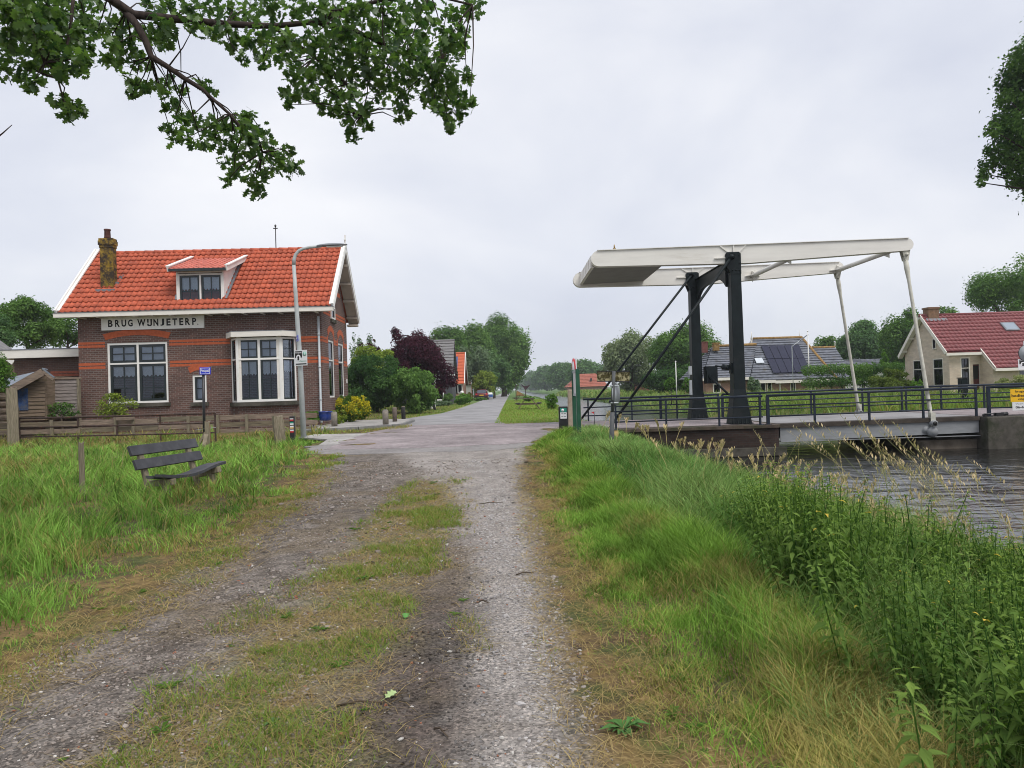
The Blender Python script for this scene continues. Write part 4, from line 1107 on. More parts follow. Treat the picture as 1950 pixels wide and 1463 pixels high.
m = MB(); m.slab([(14.2, 24.4), (x1 + .02, 24.4), (x1 + .02, 29.7), (14.2, 29.7)], -.497, -.40); m.build("bearing_block", K['concrete_dk'], a2, world=True)
sheet("bridge_road", [(x1 + .05, 24.0), (40, 24.0), (40, 29.4), (x1 + .05, 29.4)], DZ + .06, K['paver'])

# ================================================================ SIGNS AND POSTS
def ident(a, d, z): return (a, d, z)
def RT(loc, rz):
    """front-facing plane mapper in the local frame of a thing, turned by rz"""
    c, s = math.cos(rz), math.sin(rz)
    return lambda a, d, z: (a * c - d * s, a * s + d * c, z)
# yellow notice on the railing
YS = 23.62
p0_, p1_ = P(1923.5, 741.5, YS), P(1924, 766, YS)
yn = thing("notice_board", (p0_.x, YS, DZ), "yellow and white printed notice fixed to the near right bridge railing", "notice")
T = lambda a, d, z: (a, d, z - 0)
w_ = .98; zt_, zm_, zb_ = p0_.z - DZ, p1_.z - DZ, P(1927, 782, YS).z - DZ
m = MB(); m.box(0, w_, -.012, 0, zm_ + .004, zt_); yb = m.build("yellow_panel", K['yellow'], yn)
m = MB(); m.box(.05, w_ - .02, -.012, 0, zb_, zm_ - .004); wb = m.build("white_panel", K['sign_white'], yn)
m = MB(); h = zt_ - zm_
for k, (tx, a, b) in enumerate((("brugwachter", .16, .82), ("bedient meer", .03, .95), ("objecten", .24, .74))):
    m = MB(); zc_ = zt_ - h * (.20 + .30 * k); put_text(m, tx, ident, a, b, zc_ - .05, zc_ + .045, -.014, .025)
    m.build("lettering", K['ink'], yb, fix=False)
m = MB(); h = zm_ - zb_
put_text(m, "Voor bediening", ident, .15, .85, zm_ - h * .34, zm_ - h * .16, -.014, .02); m.build("lettering", K['ink'], wb, fix=False); m = MB(); put_text(m, "06-4606", ident, .15, .62, zm_ - h * .78, zm_ - h * .48, -.014, .03)
m.build("lettering", K['ink'], wb, fix=False)

# sign post at the right edge
sp_ = P(1953, 730, 27.0)
st_ = thing("sign_post", (sp_.x, 27.0, DZ), "grey post with round sign back and white cycle network sign at right edge", "sign post")
m = MB(); m.tube([(0, 0, 0), (0, 0, P(1950, 655, 27).z - DZ + .1)], .03, 8); m.build("pole", K['steel'], st_)
m = MB(); zc_ = P(1950, 673, 27).z - DZ; m.tube([(.06, -.045, zc_), (.06, -.035, zc_)], .30, 28); so_ = m.build("round_sign", K['sign_back'], st_)
m = MB(); m.tube([(.06, -.036, zc_), (.06, -.028, zc_)], .315, 28); m.build("rim", K['black'], so_)
def junction_plate(parent, T, w, h, zc, text=True):
    m = MB(); tbox(m, T, -w / 2, w / 2, -.02, -.005, zc - h / 2, zc + h / 2); pl = m.build("sign_plate", K['sign_white'], parent, bevel=.004)
    m = MB(); tbox(m, T, -w * .42, w * .12, -.0235, -.0205, zc + h * .02, zc + h * .44); m.build("pictogram_panel", K['ink'], pl)
    m = MB(); pts = []
    for k in range(15): a = math.pi * k / 14; pts.append((-w * .16 + w * .17 * math.cos(a), zc + h * .05 + h * .17 * math.sin(a)))
    pts += [(-w * .33, zc - h * .12), (-w * .25, zc - h * .2), (-w * .07, zc - h * .2), (w * .01, zc - h * .12)]
    m.prism(pts, lambda a, b: T(a, -.026, b), lambda a, b: T(a, -.024, b))
    if text: put_text(m, "knooppunt", T, -w * .39, w * .09, zc + h * .28, zc + h * .40, -.026, .02)
    m.build("pictogram", K['white_ink'], pl, fix=False)
    m = MB(); pts = [(-w * .16 + w * .075 * math.cos(2 * math.pi * k / 14), zc + h * .05 + h * .075 * math.sin(2 * math.pi * k / 14)) for k in range(14)]
    m.prism(pts, lambda a, b: T(a, -.029, b), lambda a, b: T(a, -.027, b)); tbox(m, T, -w * .23, -w * .09, -.029, -.027, zc - h * .15, zc - h * .02); m.build("pictogram_core", K['ink'], pl)
    return pl
junction_plate(st_, ident, .52, .40, P(1950, 694, 27).z - DZ)

# black gate post on the far side of the bridge
bp = P(1834, 750, 33.5)
t = thing("gate_post", (bp.x, 33.5, .2), "thick black square post standing between bridge and beige house", "post")
m = MB(); m.box(-.15, .15, -.15, .15, -.2, P(1834, 721, 33.5).z - .2); m.build("shaft", K['bridge_black'], t, bevel=.02)
m = MB(); m.box(-.17, .17, -.17, .17, P(1834, 721, 33.5).z - .198, P(1834, 721, 33.5).z - .15); m.build("cap", K['black'], t)

# double sign with its back to us (lichen plate and round sign)
D_ = 17.0; b_ = P(1163, 862, D_)
t = thing("sign_post", (b_.x, D_, b_.z - .02), "leaning dark post with lichen covered sign back and round sign back by the bridge", "sign post")
tp = P(1169, 707, D_) - Vector((b_.x, D_, b_.z - .02))
m = MB(); m.tube([(0, 0, -.3), (tp.x * .5, 0, tp.z * .5)], [.07, .05], 10); m.tube([(tp.x * .5, 0, tp.z * .5), (tp.x, 0, tp.z)], .042, 10); m.build("pole", M('dark_zinc_post', (.085, .09, .095), .6, .25, 6, .1), t)
def plate(x0_, y0_, x1_, y1_, dd=-.05):
    a = P(x0_, y1_, D_) - t.location; b = P(x1_, y0_, D_) - t.location; return a, b
a, b = plate(1138, 706, 1199, 729)
m = MB(); c = MB()
m.bar((a.x, .08, (a.z + b.z) / 2 + .025), (b.x, .05, (a.z + b.z) / 2 - .01), .02, b.z - a.z); lo = m.build("back_plate", K['lichen'], t)
for zz in (a.z + .01, b.z - .01): c.bar((a.x, .06, zz + .025), (b.x, .03, zz - .01), .03, .02)
c.build("plate_rim", K['black'], lo)
a = P(1174.5, 751, D_) - t.location
m = MB(); d = Vector((.86, .5, 0)); d = Vector((.88, -.47, 0)); m.tube([a + d * .0 + Vector((0, .16, 0)), a + d * .015 + Vector((0, .16, 0))], .265, 28); m.build("round_plate", K['sign_back'], t)
m = MB()
for zz in (a.z + .2, a.z - .2): m.tube([(tp.x * .7 - .06, -.03, zz), (tp.x * .7 + .12, -.0, zz)], .02, 6)
m.build("clamp", K['steel'], t)
yb_ = P(1171, 826, 18.2)
t = thing("junction_box", (yb_.x, 18.2, yb_.z), "small faded yellow box on a grey concrete stub in the bank grass", "box")
m = MB(); m.box(-.07, .08, -.06, .06, -.10, .09); m.build("box", K['yellow_old'], t, bevel=.012); m = MB(); m.box(-.085, .095, -.075, .075, .091, .11); m.build("lid", K['black'], t)
m = MB(); m.box(-.085, .095, -.075, .075, -.7, -.102); m.build("stub", K['concrete'], t)

# green framed board seen edge on, round sign edge on
t = thing("information_board", (1.86, 21.2, .1), "tall green framed notice board seen edge-on beside the bridge approach", "notice board")
for yy in (20.5, 21.9):
    m = MB(); m.box(-.055, .055, yy - 21.2 - .055, yy - 21.2 + .055, -.3, 2.03); m.build("post", K['green_paint'], t, bevel=.01)
m = MB(); m.box(-.015, .015, -.64, .64, 1.33, 1.93); m.build("panel", K['sign_white'], t)
for zz in (1.29, 1.97):
    m = MB(); m.box(-.03, .03, -.645, .645, zz - .038, zz + .038); m.build("cross_bar", K['steel'], t)
rp = P(1095, 683, 22.6)
t = thing("traffic_sign", (rp.x + .02, 22.6, .15), "red rimmed round traffic sign seen edge-on on a slim grey post", "traffic sign")
m = MB(); m.tube([(0, 0, -.2), (0, 0, rp.z - .15)], .03, 8); m.build("pole", K['steel'], t)
zc_ = P(1090, 704, 22.6).z - .15; d = Vector((-.99, -.07, 0)); m = MB(); c0 = Vector((-.06, 0, zc_)); m.tube([c0, c0 + d * .025], .35, 28); di = m.build("disc", K['red'], t)
m = MB(); m.tube([c0 + d * .026, c0 + d * .03], .26, 28); m.build("white_field", K['sign_white'], di)
cp = P(1094, 780, 26.2)
t = thing("concrete_post", (cp.x, 26.2, .15), "broad beige concrete post behind the black route pillar", "post")
m = MB(); m.prism([(-.26, -.2), (.24, -.2), (.20, P(1094, 742, 26.2).z - .15), (-.22, P(1094, 742, 26.2).z - .15)], lambda a, b: (a, -.16, b), lambda a, b: (a, .16, b)); m.build("shaft", M('beige_concrete', (.34, .28, .215), .9, .2, 5, .2, .1, col2=(.25, .19, .13), thr=(.52, .66)), t, bevel=.03)
m = MB(); m.box(-.22, -.19, -.1, .0, 1.0, 1.15); m.tube([(-.2, -.05, 1.08), (.5, -.05, 1.08)], .008, 6); m.build("latch", K['black'], t)
ip = P(1073.5, 822, 23.2)
t = thing("route_pillar", (ip.x, 23.2, .12), "short black pillar with green and white cycle route card", "route marker")
wz = P(1073, 774, 23.2).z - .12
m = MB(); m.box(-.145, .145, -.10, .10, -.3, wz); m.build("shaft", K['black'], t, bevel=.025)
T = ident
m = MB(); m.box(-.10, .105, -.108, -.101, wz - .39, wz - .19); cd = m.build("white_card", K['sign_white'], t)
m = MB(); m.box(-.10, .105, -.108, -.101, wz - .188, wz - .05); gc = m.build("green_card", K['teal'], t)
m = MB(); m.tube([(-.02, -.112, wz - .12), (-.02, -.109, wz - .12)], .048, 16); m.build("badge", K['white_ink'], gc)
m = MB()
for k in range(2):
    z = wz - .23 - k * .09
    m.prism([(-.08, z), (-.05, z + .018), (-.05, z - .018)], lambda a, b: (a, -.1105, b), lambda a, b: (a, -.1085, b)); m.box(-.045, -.005, -.1105, -.1085, z - .012, z + .012); m.box(.01, .08, -.1105, -.1085, z - .014, z + .014)
m.build("arrow_print", M('grey_print', (.25, .28, .29), .5, .05), cd)
m = MB(); m.tube([(-.5, .2, .36), (-.145, .05, .36)], .012, 6); m.build("side_bar", K['steel'], t)
fp_ = P(1132, 803, 26.5)
t = thing("marker_flag", (fp_.x, 26.5, .15), "tiny red pennant on a thin stick by the canal railing", "flag")
zt_ = P(1132, 784, 26.5).z - .15
m = MB(); m.tube([(0, 0, -.1), (0, 0, zt_)], .012, 6); m.build("stick", K['black'], t)
m = MB(); m.prism([(0, zt_), (-.11, zt_ - .02), (0, zt_ - .09)], lambda a, b: (a, -.004, b), lambda a, b: (a, .004, b)); m.build("pennant", K['red'], t)

# ---------------------------------------------------------------- left side
lb = P(579, 842, 24.6)
t = thing("street_lamp", (lb.x, 24.6, lb.z - .05), "tall grey steel street lamp with curved arm and slim head before the house", "street lamp")
L_ = t.location
pts = [(0, 0, -.2), P(572, 700, 24.6) - L_, P(563, 560, 24.6) - L_, P(559.5, 505, 24.6) - L_]
m = MB(); m.tube(pts, [.10, .088, .068, .06], 12)
cv = [P(*q, 24.6) - L_ for q in ((559.5, 505), (560, 494), (563, 485), (569, 478), (577, 474), (590, 471), (612, 469))]
m.tube(cv, [.062, .058, .055, .052, .05, .047, .045], 10); m.build("pole", M('galvanised_lamp_post', (.40, .43, .43), .5, .12, 5, .06, .4, col2=(.33, .37, .34), thr=(.55, .7)), t)
h0, h1 = P(604, 470.5, 24.6) - L_, P(661, 467.5, 24.6) - L_
m = MB(); ax = (h1 - h0); n = 10; vs = []; fs = []; S = 12
for i in range(n + 1):
    u = i / n; rw = .15 * math.sin(math.pi * min(1, .12 + u * .80)) ** .6; rh = .075 * math.sin(math.pi * min(1, .15 + u * .78)) ** .7
    c = h0 + ax * u + Vector((0, 0, .02))
    for k in range(S):
        a = 2 * math.pi * k / S; vs.append(c + Vector((0, rw * math.cos(a), rh * math.sin(a) * (1.1 if math.sin(a) > 0 else .35))))
for i in range(n):
    for k in range(S): fs.append((i * S + k, i * S + (k + 1) % S, (i + 1) * S + (k + 1) % S, (i + 1) * S + k))
fs += [tuple(range(S)), tuple(range(n * S, n * S + S))]
m.smooth = True; m.add(vs, fs); m.build("lamp_head", M('grey_lamp_housing', (.20, .21, .23), .4, .1, 5, .03, .5), t)
m = MB(); c = h0 + ax * .6; m.box(c.x - .28, c.x + .25, c.y - .09, c.y + .09, c.z - .03, c.z - .012); m.build("diffuser", K['sign_white'], t)
sp2_ = P(574, 682, 24.5)
ns = thing("route_sign", (sp2_.x, 24.44, sp2_.z), "white cycle junction sign with black pictogram clamped to the street lamp", "sign", rz=R(-22))
junction_plate(ns, ident, .53, .52, 0)
m = MB(); m.tube([(.17, -.024, .13), (.17, -.021, .13)], .075, 20); gb = m.build("green_badge", M('pale_green_print', (.25, .52, .42), .5, .05), ns)
m = MB(); put_text(m, "8", ident, .145, .195, .085, .175, -.0265, .02); m.build("number", K['white_ink'], gb, fix=False)
m = MB(); put_text(m, "Wijnjeterp", ident, -.06, .24, -.14, -.085, -.0235, .01); m.build("lettering", K['teal'], ns, fix=False)
m = MB(); m.box(-.20, .24, -.0235, -.0205, -.225, -.185); m.build("black_bar", K['ink'], ns)
m = MB(); m.tube([(0, .06, .2), (0, -.004, .2)], .03, 6); m.tube([(0, .06, -.2), (0, -.004, -.2)], .03, 6); m.build("clamp", K['steel'], ns)
s3 = P(566, 645, 24.5)
bs_ = thing("street_name_sign", (s3.x + .02, 24.42, s3.z), "blue street name sign turned sideways high on the street lamp", "sign", rz=R(-68))
m = MB(); m.box(-.32, .30, -.012, .012, -.10, .10); m.build("plate", K['sign_blue'], bs_, bevel=.004)
m = MB(); frame_box(m, ident, -.31, .29, -.09, .09, .012, -.0145, -.0125); m.box(-.22, .2, -.0145, -.0125, -.025, .03); m.build("print", K['white_ink'], bs_)

fs_ = P(388, 800, 24.0)
t = thing("cycle_path_sign", (fs_.x, 24.0, .0), "small blue sign reading Fietspad on a black pole behind the bench", "sign")
zt_ = P(390, 701, 24).z
m = MB(); m.tube([(0, 0, -.2), (.03, 0, zt_ - .02)], .045, 10); m.build("pole", K['black'], t)
a = P(382, 714, 24) - Vector((fs_.x, 24, 0)); b = P(402.5, 699.5, 24) - Vector((fs_.x, 24, 0))
m = MB(); m.box(a.x, b.x, -.075, -.05, a.z, b.z); pl = m.build("plate", K['sign_blue'], t, bevel=.008)
m = MB(); frame_box(m, ident, a.x + .02, b.x - .02, a.z + .02, b.z - .02, .013, -.0785, -.0755); m.build("border", K['white_ink'], pl)
m = MB(); put_text(m, "Fietspad", ident, a.x + .045, b.x - .045, a.z + .055, b.z - .05, -.0785, .01); m.build("lettering", K['white_ink'], pl, fix=False)

mk = P(558, 846, 23.6)
t = thing("trail_marker", (mk.x, 23.6, mk.z), "slim black trail marker post with red, white and blue route stickers", "route marker")
h = P(557, 793, 23.6).z - mk.z
m = MB(); m.box(-.075, .075, -.075, .075, -.2, h); m.build("shaft", K['black'], t, bevel=.012)
for k, (c1_, c2_) in enumerate((('steel', 'red'), ('teal', 'sign_white'), ('sign_white', 'yellow_old'), ('sign_white', 'red'))):
    z = h - .10 - k * .125
    m = MB(); m.box(-.058, .058, -.0795, -.0755, z, z + .045); s = m.build("sticker", K[c1_], t); m = MB(); m.box(-.058, .058, -.0795, -.0755, z - .047, z - .002); m.build("sticker_half", K[c2_], s)

def wood_post(name, loc, h, r, lean, label, cat="post", mt='wood_v', group=None, parent=None, n=10):
    o = MB(); prof = []; vs = []; fs = []
    rows = 7
    for i in range(rows):
        t_ = i / (rows - 1); z = -.25 + (h + .25) * t_
        for k in range(n):
            a = 2 * math.pi * k / n; rr = r * (1 + .10 * math.sin(a * 3 + 1) + .05 * math.sin(i * 1.7 + k)) * (1.06 - .10 * t_)
            vs.append((lean[0] * z + rr * math.cos(a), lean[1] * z + rr * math.sin(a), z + (.02 * math.sin(a * 2) if i == rows - 1 else 0)))
    for i in range(rows - 1):
        for k in range(n): fs.append((i * n + k, i * n + (k + 1) % n, (i + 1) * n + (k + 1) % n, (i + 1) * n + k))
    fs.append(tuple(range((rows - 1) * n, rows * n)))
    o.add(vs, fs)
    ob = o.build(name, K[mt], parent)
    ob.location = loc
    if parent is None: tag(ob, label, cat, group)
    return ob
p = P(534, 846, 24.4); wood_post("wooden_post", (p.x, 24.4, p.z), .95, .19, (-.10, .02), "thick leaning weathered timber stump beside the trail marker", mt='wood_v')
p = P(157, 946, 12.45); wood_post("fence_post", (p.x, 12.45, .0), .92, .045, (-.0, .0), "lone slim green-grey fence post in the long grass left of the bench")

# bollards
bl_pts = [((637, 812), (785), "lone concrete bollard beside the blue flower pot"), ((734.5, 808.5), 781, "concrete bollard at the kerb corner, nearest of three"), ((752, 803), 776, "dark timber bollard in the middle of three at the kerb end"), ((768.5, 798), 774.5, "dark bollard furthest along the kerb, last of three")]
for (q0, yt, lab), mt in zip(bl_pts, ('concrete', 'concrete', 'wood_v', 'black')):
    d = ray(*q0); tt = (.32 - EYE) / d.z; g = CAMP + d * tt
    h = P(q0[0], yt, g.y).z - .32
    t = thing("bollard", (g.x, g.y, .32), lab, "bollard", group="bollards along the kerb")
    r = .125 if mt == 'concrete' else .105
    m = MB(); m.lathe([(r, -.05), (r, h - .06), (r * .9, h - .02)], (0, 0, 0), 14); m.build("shaft", M('bollard_' + mt, {'concrete': (.25, .225, .19), 'wood_v': (.16, .13, .11), 'black': (.045, .045, .045)}[mt], .85, .3, 7, .2, .15, col2=(.12, .11, .09) if mt != 'black' else None, thr=(.5, .66)), t)
    m = MB(); m.lathe([(r * .9, h - .019), (r * .86, h), (r * .5, h + .015)], (0, 0, 0), 14); m.build("top", K['concrete'] if mt == 'concrete' else K['wood_v'], t)

# blue pot
pt_ = P(620, 801, 30.3)
t = thing("flower_pot", (pt_.x, 30.3, pt_.z), "round cobalt blue glazed flower pot under the downpipe of the house", "flower pot")
m = MB(); m.lathe([(.20, 0), (.255, .05), (.285, .22), (.27, .33), (.30, .345), (.30, .385), (.26, .385), (.24, .30)], (0, 0, 0), 20); m.build("pot", K['pot_blue'], t)
m = MB(); m.lathe([(.24, .28), (.24, .32)], (0, 0, 0), 16); m.build("earth", K['soil'], t)

# steel gate
gl, gr_ = P(38, 850, 27.2), P(411, 846, 25.8)
t = thing("field_gate", (gl.x, 27.2, gl.z - .05), "long rusty tubular field gate with four rails behind the bench", "gate")
O_ = t.location
def GP(s, z): return (s * (gr_.x - gl.x), s * (gr_.y - 27.2), z)
zs = [.06, .40, .75, 1.09]
for z in zs:
    m = MB(); m.tube([GP(0, z), GP(.5, z - .015), GP(1, z)], .028 if z < 1 else .034, 8); m.build("rail", K['rust'], t)
def upright(s, z0_, z1_):
    m = MB(); b0_ = Vector(GP(s, z0_)); m.bar(b0_, Vector(GP(s, z1_)), .055, .035, (0, 1, 0)); m.build("upright", K['rust'], t)
upright(0, .02, 1.1); upright(1, .0, 1.1)
for s in (.31, .73): upright(s, zs[2], zs[3]); upright(s, -.05 if s < .5 else zs[0], zs[1])
for s in (.51,): upright(s, zs[1], zs[2]); upright(s, -.15, zs[0])
# gate posts and brace
p = P(26, 858, 27.0); wood_post("gate_post", (p.x, 27.0, p.z), P(24, 739, 27).z - p.z, .19, (-.01, 0), "tall thick square-cut timber gate post hanging the rusty gate", "gate post")
p = P(18, 850, 27.6); wood_post("fence_post", (p.x - .1, 27.9, p.z), P(12, 774, 27.9).z - p.z, .13, (-.03, 0), "dark mossy post close behind the tall gate post")
bp_ = P(397, 862, 23.2)
t = thing("braced_post", (bp_.x, 23.2, bp_.z), "short timber strainer post with two leaning braces behind the bench", "post")
hh = P(395, 803, 23.2).z - bp_.z
wood_post("shaft", (0, 0, 0), hh, .085, (-.02, 0), "", parent=t)
m = MB(); m.bar((-.10, -.22, -.05), (-.02, -.08, hh * .60), .12, .04, (0, 1, .2)); m.build("brace", M('pale_board', (.30, .255, .19), .85, .3, 6, .2, .1), t)
m = MB(); m.bar((-.42, -.10, -.05), (-.08, -.02, hh * .66), .06, .05, (0, 1, 0)); m.build("brace", K['wood_v'], t)
m = MB(); m.tube([(.10, .0, -.1), (.05, .0, hh * .95)], .02, 6); m.build("stake", M('brown_stake', (.14, .085, .04), .85, .3, 6, .2), t)
m = MB(); m.tube([(-.4, .02, hh * .74), (.25, .02, hh * .8)], .006, 5); m.build("wire", K['steel'], t)

# low plank retaining fence before the house
t = thing("plank_fence", (-13, 28.2, 0), "low fence of old horizontal planks along the foot of the house wall", "fence")
y_ = 28.2; rr = random.Random(3)
zt_ = P(500, 788.5, y_).z
for k, (xa_, xb_) in enumerate(((-60, 152), (153, 300), (301, 418), (419, 575), (576, 604))):
    for j, (dz_, hh) in enumerate(((.0, .20), (-.28, .19), (-.54, .20))):
        if j == 1 and k in (1, 2) and rr.random() < .3: continue
        a = P(xa_, 800, y_).x; b = P(xb_, 800, y_).x; z = zt_ + dz_ - hh / 2 + (0.0 if k > 1 else -.04)
        m = MB(); m.bar((a + .005, y_ + (j % 2) * .03 + k * .004, z + rr.uniform(-.015, .015)), (b - .005, y_ + (j % 2) * .03 + k * .004, z + rr.uniform(-.02, .02)), .045, hh - .012); m.build("plank", K['wood_h'] if (k + j) % 2 else M('grey_brown_plank', (.17 + .03 * rr.random(), .135 + .02 * rr.random(), .105), .88, .4, 4, .3, .1, stretch=(.5, .5, 7), col2=(.085, .07, .055), thr=(.5, .64)), t, world=True)
for px_ in (100, 222, 255, 360, 416, 471, 562):
    a = P(px_, 800, y_).x; m = MB(); m.box(a - .05, a + .05, y_ - .11, y_ - .03, -.2, zt_ + (.02 if px_ != 222 else .12)); m.build("post", K['wood_v'], t, world=True)
m = MB(); a = P(237, 793, 28).x; m.box(a - .30, a + .34, 27.95, 28.08, zt_ - .06, zt_ + .12); m.build("ledge_board", K['wood_h'], t, world=True)
# planks left of the gate
t = thing("board_fence", (-19.6, 28.6, 0), "stacked round-edged boards left of the tall gate post", "fence")
for k in range(6):
    z = P(5, 744 + k * 13, 28.6).z; a = P(-60, 760, 28.6).x; b = P(24, 760, 28.6).x
    m = MB(); m.tube([(a, 28.6, z + .03), (b, 28.6, z)], .125, 10); m.build("board", K['wood_h'], t, world=True)

# bench
A_ = Vector((-6.02, 11.4, 0)); dr_ = Vector((.25, .97, 0)).normalized(); fr_ = Vector((.97, -.25, 0)).normalized(); LEN = 1.56
t = thing("park_bench", A_, "old bench with charcoal planks, sagging broken seat and stone supports in long grass", "bench")
def BP_(s, f, z): return dr_ * (s * LEN) + fr_ * f + Vector((0, 0, z))
nrm = (fr_ * .92 + Vector((0, 0, .38))).normalized(); upb = (Vector((0, 0, .92)) - fr_ * .38)
for z, f in ((.82, -.03), (.60, .06)):
    m = MB(); m.bar(BP_(0, f, z - .005), BP_(1, f, z + .005), .05, .165, upb); m.build("backrest_plank", K['plank'], t, bevel=.006)
m = MB(); N_ = 8
for k in range(N_):
    s0, s1 = k / N_, (k + 1) / N_
    def sag(s): return .43 - .07 * math.sin(math.pi * min(1, s * 1.25)) + .13 * max(0, s - .55) ** 1.3
    m.bar(BP_(s0, .50, sag(s0)), BP_(s1, .50, sag(s1)), .15, .045)
m.build("seat_plank", K['plank'], t)
m = MB()
for k in range(N_):
    s0, s1 = k / N_ * .97, (k + 1) / N_ * .97
    m.bar(BP_(s0, .33, sag(s0) - .02), BP_(s1, .33, sag(s1) - .02), .15, .045)
m.build("seat_plank", K['plank'], t)
for s in (.14, .86):
    m = MB(); m.bar(BP_(s, .18, .02), BP_(s, -.045, .80), .10, .06, fr_); m.build("back_support", K['wood_v'], t, bevel=.01)
    m = MB(); m.bar(BP_(s, .14, .28), BP_(s, .60, .34 + (.04 if s > .5 else -.03)), .11, .10); m.bar(BP_(s, .46, -.2), BP_(s, .44, .30), .11, .11, fr_); m.build("leg", K['wood_v'], t, bevel=.012)
# ================================================================ BEIGE HOUSE ON THE RIGHT
XG = 30.2
bh = thing("beige_house", (XG, 50, .2), "pale beige brick house with dark red tiled roof and white verge on the far bank", "house")
BF = Frame(bh.location, 0)
GL = 5.6; RY = GL / 2
ez = BF.at_x(1808, 668, 0)[1]; ez = 3.22; rz = BF.at_y(1850, 600, RY)[1]
TFt = lambda a, d, z: (a, d, z); TGl = lambda a, d, z: (d, GL - a, z)
s1 = BF.at_y(1855, 690, 0)[0]; x_end = 16.0
fw = (BF.at_y(1829.5, 700, 0)[0], BF.at_y(1847, 700, 0)[0], BF.at_y(1838, 737, 0)[1], BF.at_y(1838, 681, 0)[1])
door = (BF.at_y(1857.5, 700, 0)[0] + .15, BF.at_y(1857.5, 700, 0)[0] + 1.05, .0, 2.2)
def gx_(px, py): a, z = BF.at_x(px, py, 0); return GL - a, z
g1a, g1b = gx_(1776.5, 690)[0], gx_(1795.5, 690)[0]; g1z = (gx_(1786, 735)[1], gx_(1786, 683)[1])
g2a, g2b = gx_(1738.5, 690)[0], gx_(1757, 690)[0]; g2z = (gx_(1748, 736)[1], gx_(1748, 686)[1])
m = MB()
wall_holes(m, TFt, 0, 2.2, 0, ez, [fw, (1.62 + .0, 2.1, .0, 2.15)])
wall_holes(m, TGl, 0, GL, 0, ez, [(g1a, g1b, *g1z), (g2a, g2b, *g2z)])
m.add([(0, 0, ez), (0, GL, ez), (0, RY, rz - .1)], [(0, 1, 2)])
m.add([(0, GL, 0), (x_end, GL, 0), (x_end, GL, ez), (0, GL, ez)], [(0, 1, 2, 3)])
OS = 1.35; oz = ez - OS * (rz - ez) / RY
m.add([(2.2, 0, 0), (2.2, -OS + .12, 0), (2.2, -OS + .12, oz + .1), (2.2, 0, ez)], [(0, 1, 2, 3)])
wall_holes(m, lambda a, d, z: (a, d - OS + .12, z), 2.2, x_end, 0, oz + .1, [(3.9, 4.9, .9, oz - .02), (7, 8.2, .9, oz - .02)])
m.build("wall", [K['beige_brick']], bh)
m = MB(); m.box(1.62, 2.1, .1, .14, 0, 2.15); d_ = m.build("door", M('dark_red_door', (.09, .02, .02), .5, .3, 6), bh)
m = MB(); m.box(1.68, 2.04, .085, .098, 1.15, 2.05); m.build("door_glass", K['ink'], d_)
m = MB(); frame_box(m, TFt, 1.55, 2.16, -.02, 2.22, .07, .02, .09); m.build("door_frame", K['cream'], d_)
for T, a, b, z0_, z1_ in ((TFt, fw[0], fw[1], fw[2], fw[3]), (TGl, g1a, g1b, *g1z), (TGl, g2a, g2b, *g2z)):
    window(bh, T, a, b, z0_, z1_, outer='cream', sash='black', ow=.06, sw=.06, transom=z0_ + (z1_ - z0_) * .64, bars=(2, 1, 1), rec=.03, glass='glass', curtain=.0)
window(bh, lambda a, d, z: (a, d - OS + .12, z), 3.9, 4.9, .9, oz - .02, outer='cream', sash='black', bars=(1, 1, 1), rec=.03)
window(bh, lambda a, d, z: (a, d - OS + .12, z), 7, 8.2, .9, oz - .02, outer='cream', sash='black', bars=(1, 1, 1), rec=.03)
for px_ in (1780, 1752):
    a, z = gx_(px_, 655); window(bh, TGl, a - .22, a + .22, z - .38, z + .38, outer='cream', sash='black', ow=.05, sw=.05, bars=(1, 1, 1), rec=-.03)
m = MB()
sl = Vector((0, RY + .25, rz - ez + .25 * (rz - ez) / RY)); Vv = sl.normalized(); Nn = Vector((0, -Vv.z, Vv.y))
full = Vector((0, RY + OS + .2, 0)); k_ = (rz - ez) / RY
O1 = Vector((-.35, -OS - .2, ez - k_ * (OS + .2) + .06))
Lf = math.hypot(RY + OS + .2, (RY + OS + .2) * k_)
gau = .36; nvv = int(Lf / gau); gau = Lf / nvv
nuu = int((x_end + .6) / .30)
cutf = lambda u, v: (u - .35 < 2.0 and v * Vv.y < OS + .0)
m.add([(2.1, -OS - .2, O1.z - .06), (x_end + .3, -OS - .2, O1.z - .06), (x_end + .3, RY, rz), (2.1, RY, rz)], [(0, 1, 2, 3)])
m.add([(-.35, -.22, ez - .22 * k_), (2.1, -.22, ez - .22 * k_), (2.1, RY, rz), (-.35, RY, rz)], [(0, 1, 2, 3)])
m.add([(-.35, GL + .25, ez - .25 * k_), (x_end + .3, GL + .25, ez - .25 * k_), (x_end + .3, RY, rz), (-.35, RY, rz)], [(0, 1, 2, 3)])
tile_roof(m, O1, (1, 0, 0), Vv, nuu, nvv, Nn, .30, gau, .05, .04, cut=cutf, ku=5)
m.tube([(-.4, RY, rz + .05), (x_end + .3, RY, rz + .05)], .12, 8)
m.build("roof", K['tile_red'], bh, fix=False)
m = MB()
for yy, s in ((-.28, 1), (GL + .28, -1)):
    m = MB(); m.bar((-.36, yy, ez - .28 * k_ + .0), (-.36, RY, rz + .04), .05, .24)
    m.bar((-.2, yy, ez - .28 * k_ - .10), (-.2, RY, rz - .10), .30, .03); m.build("bargeboard", K['cream'], bh)
for yy in (.3, 1.3, GL - .3, GL - 1.3):
    m = MB(); zz = ez + (yy if yy < RY else GL - yy) * k_ - .2; m.box(-.34, 0, yy - .05, yy + .05, zz, zz + .12); m.build("purlin_end", K['cream'], bh)
m = MB(); m.bar((2.1, -OS - .24, O1.z - .06), (2.1, -.1, ez - .1 * k_ + .02), .06, .22)
m.build("bargeboard", K['cream'], bh)
